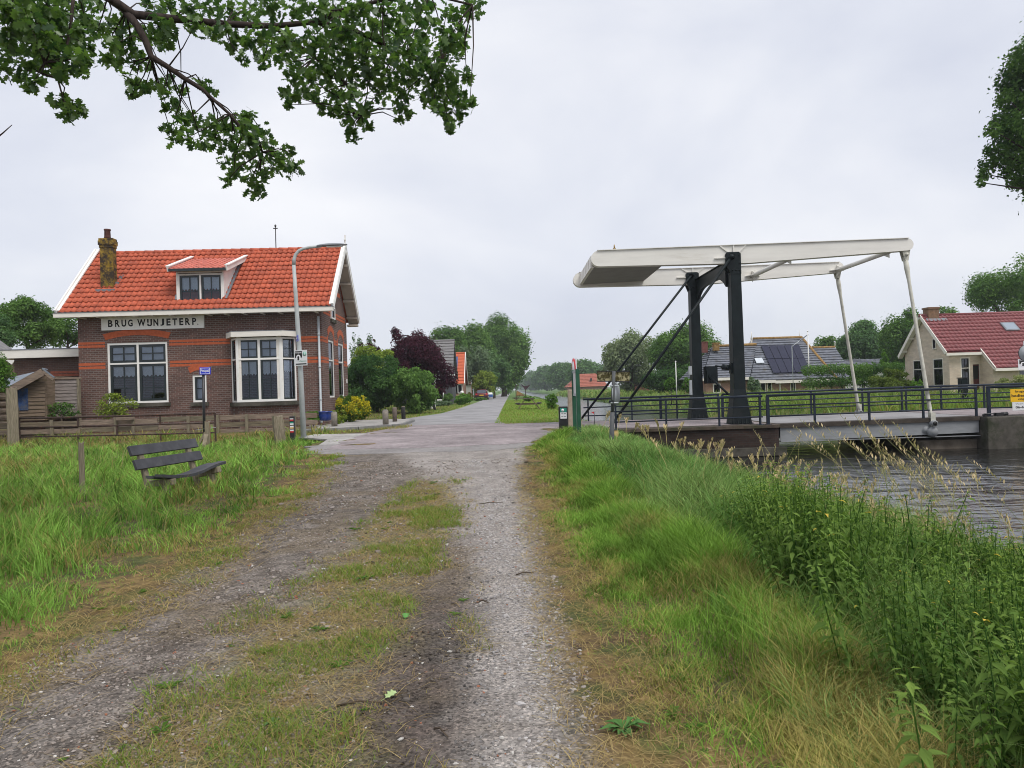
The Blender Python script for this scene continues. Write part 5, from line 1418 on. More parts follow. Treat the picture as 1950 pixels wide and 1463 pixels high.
m = MB(); m.box(-.36, 2.06, -.38, -.24, ez - .42, ez - .24); m.box(2.08, x_end + .3, -OS - .34, -OS - .2, O1.z - .22, O1.z - .03); m.build("gutter", K['cream'], bh)
m = MB(); c0 = BF.at_y(1763, 600, RY)[0]; c1 = BF.at_y(1783, 600, RY)[0]; ct = BF.at_y(1772, 586, RY)[1]
m.box(c0, c1, RY - .35, RY + .35, rz - .3, ct - .12); m.box(c0 - .06, c1 + .06, RY - .41, RY + .41, ct - .119, ct); c_ = m.build("chimney", M('brown_chimney_brick', (.20, .12, .075), .85, .3, 8, .2), bh)
m = MB(); m.bar((c0 - .2, RY - .42, rz - .3), (c1 + .5, RY - .42, rz - .3), .3, .06, Nn); m.build("chimney_flashing", K['steel_dk'], c_)
m = MB(); y_k = RY - 1.2; u0 = BF.at_y(1908, 615, y_k)[0]
p0 = Vector((u0, y_k, rz - 1.2 * k_)) + Nn * .12; m.bar(p0 + Vector((.5, 0, 0)) - Vv * .45, p0 + Vector((.5, 0, 0)) + Vv * .45, 1.0, .10, Nn); sk = m.build("skylight", K['steel_dk'], bh)
m = MB(); p0 += Nn * .055; m.bar(p0 + Vector((.5, 0, 0)) - Vv * .36, p0 + Vector((.5, 0, 0)) + Vv * .36, .82, .01, Nn); m.build("skylight_glass", M('sky_glass', (.25, .30, .36), .06, .05, 2, 0, .9), sk)

# ================================================================ FARMHOUSE WITH SOLAR PANELS
D_ = 66.0
def FP(x, y, D=D_): p = P(x, y, D); return p
o_ = P(1470, 750, D_)
fh = thing("farmhouse", (o_.x, D_, .2), "low wide grey roofed farmhouse with solar panels across the canal", "farmhouse")
FF = Frame(fh.location, 0)
def fl(x, y, v): a, z = FF.at_y(x, y, v); return Vector((a, v, z))
def hip_roof(mb, e0, e1, zl, ry, r0, r1, zr, back, courses=14):
    """front, back and hipped ends from eave corners and ridge ends, with raised courses"""
    A = Vector((e0, -.4, zl)); B = Vector((e1, -.4, zl)); Cc = Vector((r1, ry, zr)); Dd = Vector((r0, ry, zr))
    A2 = Vector((e0, back, zl)); B2 = Vector((e1, back, zl))
    mb.add([A, B, Cc, Dd], [(0, 1, 2, 3)]); mb.add([B2, A2, Dd, Cc], [(0, 1, 2, 3)]); mb.add([A2, A, Dd], [(0, 1, 2)]); mb.add([B, B2, Cc], [(0, 1, 2)])
    for k in range(courses):
        t0, t1 = k / courses, (k + 1.05) / courses
        for (p, q_, r_, s_) in ((A, B, Cc, Dd), (B, B2, Cc, Cc), (A2, A, Dd, Dd)):
            a0 = p.lerp(s_, t0); b0_ = q_.lerp(r_, t0); a1_ = p.lerp(s_, min(1, t1)); b1_ = q_.lerp(r_, min(1, t1))
            n = (b0_ - a0).cross(a1_ - a0)
            if n.length < 1e-6: continue
            n.normalize()
            mb.add([a0 + n * .10, b0_ + n * .10, b1_ + n * .025, a1_ + n * .025, a0 - n * .02, b0_ - n * .02], [(0, 1, 2, 3), (4, 5, 1, 0)])
    return A, B, Cc, Dd
# low wing
lw0 = fl(1337, 722, -.4); lw1 = fl(1445, 718, -.4); lr0 = fl(1352, 661, 4); lr1 = fl(1440, 657, 4)
m = MB()
zl = fl(1390, 720, -.4).z; zlr = fl(1400, 660, 4).z
hip_roof(m, lw0.x, fl(1428, 720, -.4).x, zl, 4, lr0.x + .2, fl(1440, 660, 4).x, zlr, 8.4)
me0 = fl(1424, 723, -.4); me1 = fl(1592, 723, -.4); mr0 = fl(1434, 645.5, 5); mr1 = fl(1526, 643.5, 5)
zm = fl(1480, 724, -.4).z; zmr = fl(1480, 645, 5).z
A, B, Cc, Dd = hip_roof(m, me0.x, me1.x, zm, 5, mr0.x, mr1.x, zmr, 10.4, 17)
re0 = fl(1546, 705, 1.6); re1 = fl(1622, 702, 1.6); rr0 = fl(1530, 663, 6); rr1 = fl(1590, 662, 6)
zr_ = fl(1585, 703, 1.6).z - .9
m.v  # right wing set back
mm = MB(); hip_roof(mm, re0.x - 2, re1.x, zr_, 4.4, rr0.x, rr1.x, fl(1560, 663, 6).z, 8.8, 12)
m.add([(v[0], v[1] + 1.6, v[2]) for v in mm.v], mm.f)
ro = m.build("roof", K['tile_slate'], fh, fix=False)
m = MB()
for a, b in ((Dd, Cc), (B, Cc), (lr0 + Vector((.2, 0, 0)), lr1)): m.tube([a + Vector((0, 0, .05)), b + Vector((0, 0, .05))], .14, 8)
m.tube([(rr0.x, 6, fl(1560, 663, 6).z + .05), (rr1.x, 6, fl(1560, 663, 6).z + .05)], .12, 8)
m.build("ridge_tiles", K['moss_ridge'], ro)
m = MB()
wall_holes(m, TFt, lw0.x + .4, me1.x - .4, 0, zm + .05, [])
m.box(lw0.x + .4, lw1.x, .01, 7.8, 0, zl); m.box(lw1.x, me1.x - .4, .02, 9.8, 0, zm + .04); m.box(me1.x - .5, re1.x - .4, 2.1, 8, 0, zr_)
m.build("wall", K['pink_brick'], fh)
def fwin(x0_, x1_, zt, zb, part="window", curtain=None, dark='darkgreen', cols=1):
    a = fl(x0_, 730, 0).x; b = fl(x1_, 730, 0).x; window(fh, lambda p, d, z: (p, d - .08, z), a, b, zb, zt, outer='cream', sash=dark, ow=.08, sw=.07, cols=cols, bars=(1, 1, 1), rec=.04, glass='glass_dk')
zt = zm - .15
fwin(1436, 1446, zt, .1); fwin(1447, 1458, zt, .0); fwin(1460, 1469.5, zt, .0); fwin(1504, 1515, zt, .2); fwin(1357, 1372, zt, .5); fwin(1543, 1552, zt, .4)
m = MB(); a = fl(1426, 728, -.4).x; b = fl(1545, 728, -.4).x
m.box(lw0.x, a, -.5, -.38, zl - .2, zl + .04); m.box(a, fl(1476, 728, -.4).x, -.6, -.48, zm - .24, zm + .02); m.box(fl(1476, 728, -.4).x + .01, me1.x, -.5, -.38, zm - .3, zm - .04)
m.box(fl(1485, 730, 0).x - .06, fl(1485, 730, 0).x + .06, -.04, -.01, 0, zm - .25); m.build("fascia", K['cream'], fh)
n_ = (B - A).cross(Dd - A).normalized()
def onroof(x, y):
    d = FF.inv.to_3x3() @ ray(x, y); t = (A - FF.o).dot(n_) / d.dot(n_); return FF.o + d * t
c00, c10, c11, c01 = onroof(1472, 714), onroof(1543, 712), onroof(1521, 660), onroof(1448, 661.5)
for i in range(5):
    for j in range(2):
        u0, u1, v0, v1 = i / 5 + .006, (i + 1) / 5 - .006, j / 2 + .008, (j + 1) / 2 - .008
        def bl(u, v): return c00.lerp(c10, u).lerp(c01.lerp(c11, u), v) + n_ * .16
        m = MB(); q4 = [bl(u0, v0), bl(u1, v0), bl(u1, v1), bl(u0, v1)]; m.add(q4 + [q + n_ * .05 for q in q4], [(0, 1, 2, 3), (7, 6, 5, 4), (0, 1, 5, 4), (1, 2, 6, 5), (2, 3, 7, 6), (3, 0, 4, 7)]); m.build("solar_panel", K['solar'], fh)
s0, s1, s2, s3 = onroof(1440, 695), onroof(1455, 694.5), onroof(1450, 685), onroof(1436, 685.5)
m = MB(); q4 = [q + n_ * .14 for q in (s0, s1, s2, s3)]; m.add(q4 + [q + n_ * .08 for q in q4], [(0, 1, 2, 3), (7, 6, 5, 4), (0, 1, 5, 4), (1, 2, 6, 5), (2, 3, 7, 6), (3, 0, 4, 7)]); m.build("skylight", M('bright_roof_glass', (.52, .56, .6), .1, .05, 2, 0, .8), fh)
for x_, yt, yb, v, mt in ((1341, 651, 668, 4, M('red_brown_chimney', (.16, .06, .05), .85, .3, 8)), (1363, 653, 664, 3, K['moss_ridge'])):
    a = fl(x_, yt, v); b = fl(x_, yb + 4, v); m = MB(); m.box(a.x - .26, a.x + .26, v - .26, v + .26, b.z, a.z - .1); m.box(a.x - .31, a.x + .31, v - .31, v + .31, a.z - .099, a.z); m.build("chimney", mt, fh)
for x_, y_t, x2, v in ((1431, 632, 1431, 4.6), (1523, 630, 1523, 5.2), (1590, 650, 1590, 6)):
    a = fl(x_, y_t, v); m = MB(); b = fl(x2, y_t + 16, v); m.tube([b, a], [.05, .02], 6); m.bar(b + Vector((0, 0, -.5)), b + Vector((0, 0, .25)), .18, .06, (0, 1, 0)); m.build("finial", K['cream'], fh)

# flagpole, lamp, second pole
for (x_, yt, yb, D, r, lab, cat, nm) in ((1541.5, 632, 735, 60, .055, "white flagpole standing before the farmhouse hedge", "flagpole", "flagpole"), (1288.5, 690, 748, 62, .05, "thin white pole beside the dark trees left of the farmhouse", "pole", "garden_pole")):
    p = P(x_, yb, D); t = thing(nm, (p.x, D, p.z - .6), lab, cat); h = P(x_, yt, D).z - p.z + .6
    m = MB(); m.tube([(0, 0, 0), (0, 0, h)], [r, r * .7], 8); m.build("shaft", K['white'], t); m = MB(); m.lathe([(r * .7, h), (r * 1.4, h + .05), (r * .5, h + .12)], (0, 0, 0), 8); m.build("cap", K['white'], t)
p = P(1510, 750, 61); t = thing("street_lamp", (p.x - .0, 61, .2), "grey street lamp with long slanting arm in front of the farmhouse roof", "street lamp")
m = MB(); q0 = P(1508, 660, 61) - t.location; q1 = P(1539, 637, 61) - t.location; m.tube([(q0.x, 0, 0), q0, q0.lerp(q1, .55)], .035, 8); m.build("pole", K['steel'], t); m = MB(); m.bar(q0.lerp(q1, .5), q1, .18, .10, w2=.1, h2=.05); m.build("lamp_head", M('grey_head', (.2, .21, .23), .4, .1), t)

# ================================================================ OTHER HOUSES
def simple_house(name, label, cat, loc, w, d, eave, ridge, wallm, roofm, along='x', verge=True, courses=12, rz=0, over=.3):
    t = thing(name, loc, label, cat, rz)
    m = MB()
    if along == 'x':      # ridge along x, gables at the ends
        m.add([(-w / 2, 0, -.3), (w / 2, 0, -.3), (w / 2, d, -.3), (-w / 2, d, -.3), (-w / 2, 0, eave), (w / 2, 0, eave), (w / 2, d, eave), (-w / 2, d, eave), (-w / 2, d / 2, ridge), (w / 2, d / 2, ridge)],
              [(0, 1, 5, 4), (2, 3, 7, 6), (1, 2, 6, 9, 5), (3, 0, 4, 8, 7)])
        m.build("wall", wallm, t)
        r = MB(); sl = (ridge - eave) / (d / 2)
        for s in (1, -1):
            for k in range(courses):
                def pt(x, f): y = (-over) + (d / 2 + over) * f; z = eave - over * sl + (ridge - eave + over * sl) * f + .06; return Vector((x, y if s == 1 else d - y, z))
                f0, f1 = k / courses, (k + 1.04) / courses; n = Vector((0, -sl * s, 1)).normalized()
                a, b, c, e = pt(-w / 2 - over, f0), pt(w / 2 + over, f0), pt(w / 2 + over, min(1, f1)), pt(-w / 2 - over, min(1, f1))
                r.add([a + n * .09, b + n * .09, c + n * .02, e + n * .02, a - n * .03, b - n * .03], [(0, 1, 2, 3), (4, 5, 1, 0)])
        r.tube([(-w / 2 - over, d / 2, ridge + .1), (w / 2 + over, d / 2, ridge + .1)], .13, 8)
        r.build("roof", roofm, t, fix=False)
        if verge:
            v = MB()
            for x in (-w / 2 - over, w / 2 + over):
                for s in (1, -1):
                    y0_ = -over if s == 1 else d + over
                    v.bar((x, y0_, eave - over * sl + .05), (x, d / 2, ridge + .12), .09, .32)
            v.build("bargeboard", K['white'], t)
    return t
# left of the road, beyond the maple
gxr = P(862, 700, 80)
g = simple_house("grey_house", "grey tiled house with white framed window behind the purple maple", "house", (gxr.x - 3.0, 80, .3), 5.4, 7.6, 3.0, P(840, 651, 84).z - .3, M('dark_slate_wall', (.055, .058, .065), .7, .2, 5), K['tile_grey'], verge=False, courses=13)
def wloc(t, x, y, v):
    F = Frame(t.location, t.rotation_euler.z); return F.at_y(x, y, v)
a = wloc(g, 828, 740, -.55); b = wloc(g, 846, 766, -.55)
m = MB(); m.box(a[0] - .2, b[0] + .9, -.52, .1, -.3, 3.0); m.build("bay_wall", M('dark_slate_wall', (.06, .062, .07), .7, .2, 5), g)
m = MB(); m.box(a[0] - .5, b[0] + 1.2, -.75, .1, 3.003, 3.2); m.build("bay_fascia", K['white'], g)
window(g, lambda p, d, z: (p, d - .56, z), a[0], b[0], .35, 2.75, outer='white', sash='white', ow=.10, sw=.03, bars=(1, 1, 1), rec=.0, glass='glass_dk')
a = wloc(g, 853, 740, -.2); m = MB(); m.box(a[0], a[0] + .45, -.12, .1, -.3, 2.9); m.build("corner_pier", K['beige_brick'], g)
ox = P(881, 700, 102)
o = simple_house("orange_roof_house", "house with bright orange roof, blue solar panel and white verge beyond the grey house", "house", (ox.x - 4.2, 102, .3), 8.2, 8, P(875, 728, 102).z - .3, P(875, 674, 106).z - .3, K['pink_brick'], M('bright_orange_tile', (.46, .10, .04), .6, .15, 2, .1), courses=10)
k0 = wloc(o, 862, 683, 2.3); k1 = wloc(o, 871, 683, 2.3); sl = (P(875, 674, 106).z - P(875, 728, 102).z) / 4
m = MB(); y0_, y1_ = 1.2, 3.4; ev = P(875, 728, 102).z - .3; m.add([(k0[0], y0_, ev + sl * y0_ + .2), (k1[0], y0_, ev + sl * y0_ + .2), (k1[0], y1_, ev + sl * y1_ + .2), (k0[0], y1_, ev + sl * y1_ + .2), (k0[0], y0_, ev + sl * y0_ + .15), (k1[0], y0_, ev + sl * y0_ + .15), (k1[0], y1_, ev + sl * y1_ + .15), (k0[0], y1_, ev + sl * y1_ + .15)], [(0, 1, 2, 3), (4, 7, 6, 5), (0, 4, 5, 1), (1, 5, 6, 2), (2, 6, 7, 3), (3, 7, 4, 0)]); m.build("solar_panel", M('blue_solar', (.06, .10, .22), .3, .1), o)
for xx in (866, 874):
    a = wloc(o, xx, 745, 0); window(o, lambda p, d, z: (p, d - .05, z), a[0] - .5, a[0] + .5, 1.0, 2.3, outer='white', sash='white', sw=.03, bars=(1, 1, 1), rec=.0, glass='glass_dk')
ox = P(893, 700, 124)
o2 = simple_house("brown_roof_house", "brown tiled house just past the orange roofed one", "house", (ox.x - 4, 124, .3), 8, 8, P(890, 731, 124).z - .3, P(890, 697, 128).z - .3, M('orange_red_brick', (.36, .12, .07), .8, .2, 8), M('brown_tile', (.15, .085, .06), .7, .25, 3), courses=10)
m = MB(); m.box(3.4, 4.3, -.06, .0, -.3, 2.4); m.build("white_frame", K['white'], o2)
ox = P(899, 700, 140)
o3 = simple_house("pale_gable_house", "house with pale blue-grey gable beyond the brown roofed house", "house", (ox.x - 3.2, 140, .3), 6, 8, P(898, 732, 140).z - .3, P(898, 704, 144).z - .3, M('pale_blue_render', (.38, .42, .47), .7, .1, 3), K['tile_grey'], courses=9)
# across the canal, far left: orange farm roof
D_ = 220.0
fo_ = P(1118, 740, D_)
far = thing("orange_barn", (fo_.x, D_, .2), "wide low farm with faded orange hipped roof on the far bank behind the signposts", "farm")
FR = Frame(far.location, 0)
def fq(x, y, v): a, z = FR.at_y(x, y, v); return Vector((a, v, z))
m = MB(); e0, e1 = fq(1080, 738, 0), fq(1160, 737, 0); r0, r1 = fq(1103, 712.5, 7), fq(1134, 710.5, 7)
hip_roof(m, e0.x, e1.x, e0.z, 7, r0.x, r1.x, r0.z, 14, 9)
m.build("roof", M('faded_orange_tile', (.30, .095, .062), .75, .2, 1.5, .1), far, fix=False)
m = MB(); m.box(e0.x + .5, e1.x - .5, .3, 9.5, -.5, e0.z); m.build("wall", K['pink_brick'], far)
p = fq(1126, 722, 1.6); m = MB(); m.box(p.x - .25, p.x + .25, 1.8, 2.8, p.z - .5, p.z + .25); m.build("roof_hatch", K['black'], far)
p = P(1220, 735, 118)
sb = simple_house("red_brick_shed", "small flat red brick outbuilding half hidden below the willow across the canal", "shed", (P(1219, 735, 118).x, 118, .2), 3.0, 4, 2.0, 2.15, M('dull_red_brick', (.22, .085, .065), .85, .2, 4), K['steel_dk'], verge=False, courses=2)
p = P(1690, 700, 95)
simple_house("grey_roof_cottage", "distant grey roofed cottage with white gable behind the far hedge", "cottage", (P(1672, 700, 95).x, 95, .3), 9.5, 7, P(1690, 703, 95).z - .3, P(1690, 686, 98.5).z - .3, K['white'], K['tile_slate'], courses=7)

# ================================================================ CAR, PICNIC TABLES, SMALL THINGS
def car(loc, rz, label):
    t = thing("parked_car", loc, label, "car", rz)
    def loft(mb, secs):
        n = len(secs[0]); vs = [v for s in secs for v in s]; fs = []
        for i in range(len(secs) - 1):
            for k in range(n): fs.append((i * n + k, i * n + (k + 1) % n, (i + 1) * n + (k + 1) % n, (i + 1) * n + k))
        fs += [tuple(range(n)), tuple(range((len(secs) - 1) * n, len(secs) * n))]; mb.smooth = True; mb.add(vs, fs); mb.smooth = False
    def sec(y, w, z0_, z1_): r = .12; return [(-w, y, z0_ + r), (-w + r, y, z0_), (w - r, y, z0_), (w, y, z0_ + r), (w, y, z1_ - r), (w - r, y, z1_), (-w + r, y, z1_), (-w, y, z1_ - r)]
    m = MB(); loft(m, [sec(0, .78, .38, .86), sec(.12, .88, .28, .98), sec(1.2, .92, .24, 1.02), sec(3.0, .92, .24, .98), sec(4.0, .86, .26, .86), sec(4.4, .72, .36, .70)]); m.build("body", K['car'], t)
    m = MB(); loft(m, [[(-.78, .28, .98), (.78, .28, .98), (.62, .62, 1.46), (-.62, .62, 1.46)], [(-.80, 1.3, 1.0), (.80, 1.3, 1.0), (.64, 1.4, 1.52), (-.64, 1.4, 1.52)], [(-.80, 3.1, .98), (.80, 3.1, .98), (.60, 2.3, 1.46), (-.60, 2.3, 1.46)]]); m.build("roof", K['car'], t)
    m = MB(); m.add([(-.68, .30, 1.02), (.68, .30, 1.02), (.56, .575, 1.42), (-.56, .575, 1.42), (-.68, .33, 1.02), (.68, .33, 1.02), (.56, .60, 1.42), (-.56, .60, 1.42)], [(0, 1, 2, 3), (7, 6, 5, 4), (0, 4, 5, 1), (3, 2, 6, 7)]); m.build("rear_window", M('car_glass', (.05, .06, .08), .08, .1, 2, 0, .9), t)
    for s in (-1, 1):
        m = MB(); m.box(s * .74 - .13, s * .74 + .13, -.03, .1, .72, .92); m.build("tail_light", K['red'], t)
        for y in (.85, 3.4):
            m = MB(); m.tube([(s * .72, y, .32), (s * .93, y, .32)], .32, 16); w = m.build("wheel", K['rubber'], t); m = MB(); m.tube([(s * .931, y, .32), (s * .945, y, .32)], .2, 12); m.build("rim", K['steel'], w)
    m = MB(); m.box(-.30, .30, -.012, .05, .62, .74); m.build("number_plate", K['yellow'], t); m = MB(); m.box(-.82, .82, -.06, .1, .36, .54); m.build("bumper", K['black'], t)
cp_ = P(917, 757, 104); car((cp_.x, 104, .25), 0, "maroon estate car parked with its back to us beside the road under trees")
p = P(932, 757, 112); t = thing("covered_trailer", (p.x, 112, .25), "small blue and white object parked beside the maroon car", "trailer")
m = MB(); m.box(-.5, .5, 0, 1.4, .3, .72); m.build("box", M('blue_tarp', (.06, .13, .42), .5, .2), t, bevel=.06); m = MB(); m.add([(-.5, 0, .722), (.5, 0, .722), (.4, .7, 1.0), (-.4, .7, 1.0), (.5, 1.4, .722), (-.5, 1.4, .722)], [(0, 1, 2, 3), (3, 2, 4, 5), (1, 4, 2), (0, 3, 5)]); m.build("cover", K['white'], t)
for s in (-1, 1):
    m = MB(); m.tube([(s * .52, .7, .25), (s * .6, .7, .25)], .25, 12); m.build("wheel", K['rubber'], t)
def picnic(loc, rz, label):
    t = thing("picnic_table", loc, label, "picnic table", rz, "picnic tables on the canal lawn")
    m = MB(); wd = K['wood']
    m.box(-.9, .9, -.37, .37, .72, .77); m.build("tabletop", M('dark_table_boards', (.07, .055, .04), .8, .3, 6), t)
    for s in (-1, 1):
        m = MB(); m.box(-.9, .9, s * .74 - .15, s * .74 + .15, .40, .47); m.build("seat", M('dark_table_boards', (.05, .042, .035), .8, .3, 6), t)
    for x in (-.65, .65):
        m = MB(); m.bar((x, -.75, .0), (x, -.22, .72), .05, .10, (1, 0, 0)); m.bar((x, .75, .0), (x, .22, .72), .05, .10, (1, 0, 0)); m.bar((x + .06, -.8, .38), (x + .06, .8, .38), .05, .09); m.build("leg_frame", K['wood'], t)
    return t
p = P(1007, 779, 50); picnic((p.x, 50, .2), R(88), "brown wooden picnic table on the grass, nearer of the two")
p = P(992.5, 760.5, 84); picnic((p.x, 84, .2), R(80), "smaller looking picnic table further along the canal bank")
p = P(991, 752, 92); t = thing("boat_hoist", (p.x, 92, .2), "rusty brown timber frame with a dark tarpaulin standing by the water", "frame")
m = MB(); m.bar((-.55, 0, 0), (-.55, 0, 2.0), .10, .10); m.bar((.65, .2, 0), (.65, .2, 1.6), .09, .09); m.bar((-.6, 0, 1.9), (.7, .2, 1.75), .07, .07); m.build("posts", K['rust'], t)
m = MB(); m.prism([(-.5, .6), (.55, .55), (.4, .75), (-.45, 1.3)], lambda a, b: (a, -.1, b), lambda a, b: (a, .1, b)); m.build("side_board", M('ochre_board', (.28, .16, .06), .8, .3, 4), t)
m = MB(); m.prism([(.05, 2.1), (.6, 1.75), (1.3, 1.95), (.9, 1.5), (.65, 1.2), (.45, 1.6)], lambda a, b: (a, 0, b), lambda a, b: (a, .5, b)); m.build("tarpaulin", M('dark_purple_tarp', (.06, .035, .045), .8, .3, 4), t)
p = P(823, 779, 61); t = thing("letter_post", (p.x, 61, .2), "white letterbox pillar at the lawn edge under the maple", "letterbox")
m = MB(); m.prism([(-.30, -.1), (.30, -.1), (.26, .82), (-.14, .86), (-.24, .6)], lambda a, b: (a, -.14, b), lambda a, b: (a, .14, b)); m.build("pillar", K['white'], t, bevel=.03); m = MB(); m.box(-.16, .22, -.2, .2, .80, .90); m.build("cap", K['sign_white'], t)
p = P(828, 786, 55); t = thing("verge_post", (p.x, 55, .2), "short leaning black post in front of the white letterbox", "post")
m = MB(); m.bar((.06, 0, -.1), (-.12, 0, .58), .20, .14, (0, 1, 0)); m.build("shaft", K['black'], t, bevel=.02); m = MB(); m.bar((-.122, 0, .585), (-.128, 0, .61), .17, .11, (0, 1, 0)); m.build("cap", K['steel_dk'], t)
p = P(878, 749, 96); t = thing("satellite_dish", (p.x, 98, .3), "white round dish on a short pole before the orange roofed house", "dish")
m = MB(); zz = P(876, 748, 98).z - .3; m.tube([(0, 0, 0), (0, 0, zz)], .04, 6); m.build("pole", K['steel'], t); m = MB(); m.tube([(0, -.08, zz), (0, -.14, zz)], [.12, .27], 18); m.build("dish", K['white'], t)
# ================================================================ VEGETATION
K['leaf'] = mat_leaf('leaf_green', (1, 1, 1), .38)
K['leaf_gloss'] = mat_leaf('oak_leaf', (1, 1, 1), .5, gloss=.04)
K['grass'] = mat_leaf('grass_blade', (1, 1, 1), .24)
def rnd(n): return RNG.random(n)
def crown_mesh(name, parent, blobs, size, cols, dens=4.5, colv=.25, droop=.0, aspect=.55, cap=26000, top=None, mat='leaf'):
    """many small leaf faces spread through a set of overlapping clumps; blobs rows: x y z rx ry rz"""
    B = np.array(blobs, float)
    area = B[:, 3] * B[:, 5]; tot = min(cap, int(dens * math.pi * area.sum() / (.5 * aspect * size * size)))
    n = np.maximum(8, (tot * area / area.sum())).astype(int); idx = np.repeat(np.arange(len(B)), n); N = len(idx)
    d = RNG.normal(size=(N, 3)); d /= np.linalg.norm(d, axis=1)[:, None]
    r = (.30 + .70 * rnd(N) ** .5) * (1 + .22 * RNG.normal(size=N) * (rnd(N) < .35))
    pos = B[idx, :3] + d * r[:, None] * B[idx, 3:6]
    nn = d * .9 + RNG.normal(size=(N, 3)) * .5 + np.array([0, 0, .6]); nn /= np.linalg.norm(nn, axis=1)[:, None]
    ref = RNG.normal(size=(N, 3)); u = np.cross(nn, ref); u /= np.linalg.norm(u, axis=1)[:, None]; u[:, 2] -= droop; v = np.cross(nn, u)
    s = size * (.6 + .8 * rnd(N)); a = (u * s[:, None] * .5); b = v * (s * aspect * .5)[:, None]
    sg = nn * (s * .10)[:, None]
    V = np.stack([pos - a, pos + b * 1.0 - a * .1 + sg, pos + a, pos - b - a * .1 + sg], 1).reshape(-1, 3)
    F = np.arange(4 * N).reshape(-1, 4)
    c0 = np.array(cols[0]); c1 = np.array(cols[1])
    bt = rnd(len(B))[idx]; t = np.clip(.6 * bt + .45 * rnd(N), 0, 1)[:, None]
    col = c0 * (1 - t) + c1 * t
    if top is not None:
        zz = (pos[:, 2] - pos[:, 2].min()) / np.ptp(pos[:, 2]); k = (rnd(N) < top[1] * (0.05 + zz * 1.2 * (vnoise(pos[:, 0] * 3, pos[:, 2] * 3, 5) > .35))); col[k] = np.array(top[0]) * (.8 + .4 * rnd(int(k.sum())))[:, None]
    col = col * (1 + colv * (rnd(N) - .5) * 2)[:, None]
    return quads_mesh(name, V, F, K[mat], np.repeat(np.clip(col, 0, 1), 4, 0), parent=parent)
GREEN = ((.055, .125, .034), (.17, .29, .075)); DEEP = ((.026, .070, .026), (.09, .175, .052)); MID = ((.072, .15, .060), (.17, .28, .115))
SILVER = ((.10, .165, .095), (.21, .28, .17)); LIME = ((.15, .23, .035), (.30, .36, .07)); PURPLE = ((.030, .010, .020), (.10, .034, .055)); WILLOW = ((.15, .20, .11), (.28, .33, .19)); BRIGHT = ((.075, .17, .03), (.13, .25, .045))
def auto_blobs(w, h, d, zc, n, seed, k=.42, shape='round'):
    rr = random.Random(seed); out = [(0, 0, zc, w * .5, d * .5, h * .5)]
    for i in range(n):
        while True:
            x, y, z = rr.uniform(-1, 1), rr.uniform(-1, 1), rr.uniform(-1, 1)
            l = math.sqrt(x * x + y * y + z * z)
            if .35 < l < 1: break
        if shape == 'cone':
            f = (1 - z) / 2 * .9 + .06; x *= f; y *= f; rad = k * (.35 + .5 * f) * rr.uniform(.8, 1.2)
        else:
            rad = k * rr.uniform(.38, 1.2); g = min(1, (1.0 - rad * .8) / l); x, y, z = x * g / max(l, .01) * min(1, l * 1.25), y * g, z * g
            ll = math.sqrt(x * x + y * y + z * z); m_ = 1.0 - rad * .75
            if ll > m_: x, y, z = x * m_ / ll, y * m_ / ll, z * m_ / ll
        out.append((x * w, y * d, zc + z * h, rad * w * 1.05, rad * d * 1.05, rad * h * .95))
    if shape == 'cone': out = out[1:]
    return out
def tree(kind, label, px, D, cols, cat="tree", n=34, base=None, size=None, dens=4.2, trunk=.02, group=None, k=.36, shape='round', droop=0, top=None, aspect=.55, tr=None, extra=None, depth=None, cap=26000, parts=("trunk", "crown")):
    """px: crown box in photo pixels x0, x1, ytop, ybottom at distance D; trunk down to base height"""
    x0_, x1_, yt, yb = px
    cx = (x0_ + x1_) / 2
    a = P(cx, yt, D); b = P(cx, yb, D); w = (x1_ - x0_) / 2 / FPX * D
    gz = .2 if base is None else base
    zt_, zb_ = a.z, max(b.z, gz + .02); h = (zt_ - zb_) / 2
    t = thing(kind, (a.x, D, gz), label, cat, group=group)
    blobs = auto_blobs(w, h, (depth or w), zb_ + h - gz, n, int(px[0] * 7 + D), k, shape)
    if extra:
        for (ex, ey, er) in extra:
            e = P(ex, ey, D); r_ = er / FPX * D; blobs.append((e.x - a.x, 0, e.z - gz, r_, r_, r_))
    s = size or max(.10, D * .0033)
    m = MB(); r0 = tr or max(.03, w * trunk * 3); tops = Vector((0, 0, zb_ - gz + h * .9))
    m.tube([(0, 0, -.3), (w * .02, 0, (zb_ - gz) * .5 + .1), (w * -.03, 0, zb_ - gz + h * .3), tops], [r0 * 1.25, r0, r0 * .8, r0 * .35], 8)
    rr = random.Random(int(D * 3 + x0_))
    for q in blobs[1:9]:
        st = Vector((0, 0, zb_ - gz + h * rr.uniform(.1, .5))); m.tube([st, st.lerp(Vector(q[:3]), .6) + Vector((0, 0, -.08 * h)), q[:3]], [r0 * .45, r0 * .3, r0 * .12], 6)
    m.build(parts[0], K['bark'], t)
    crown_mesh(parts[1], t, blobs, s, cols, dens, droop=droop, top=top, aspect=aspect, cap=cap)
    return t
SB = ("stems", "foliage")
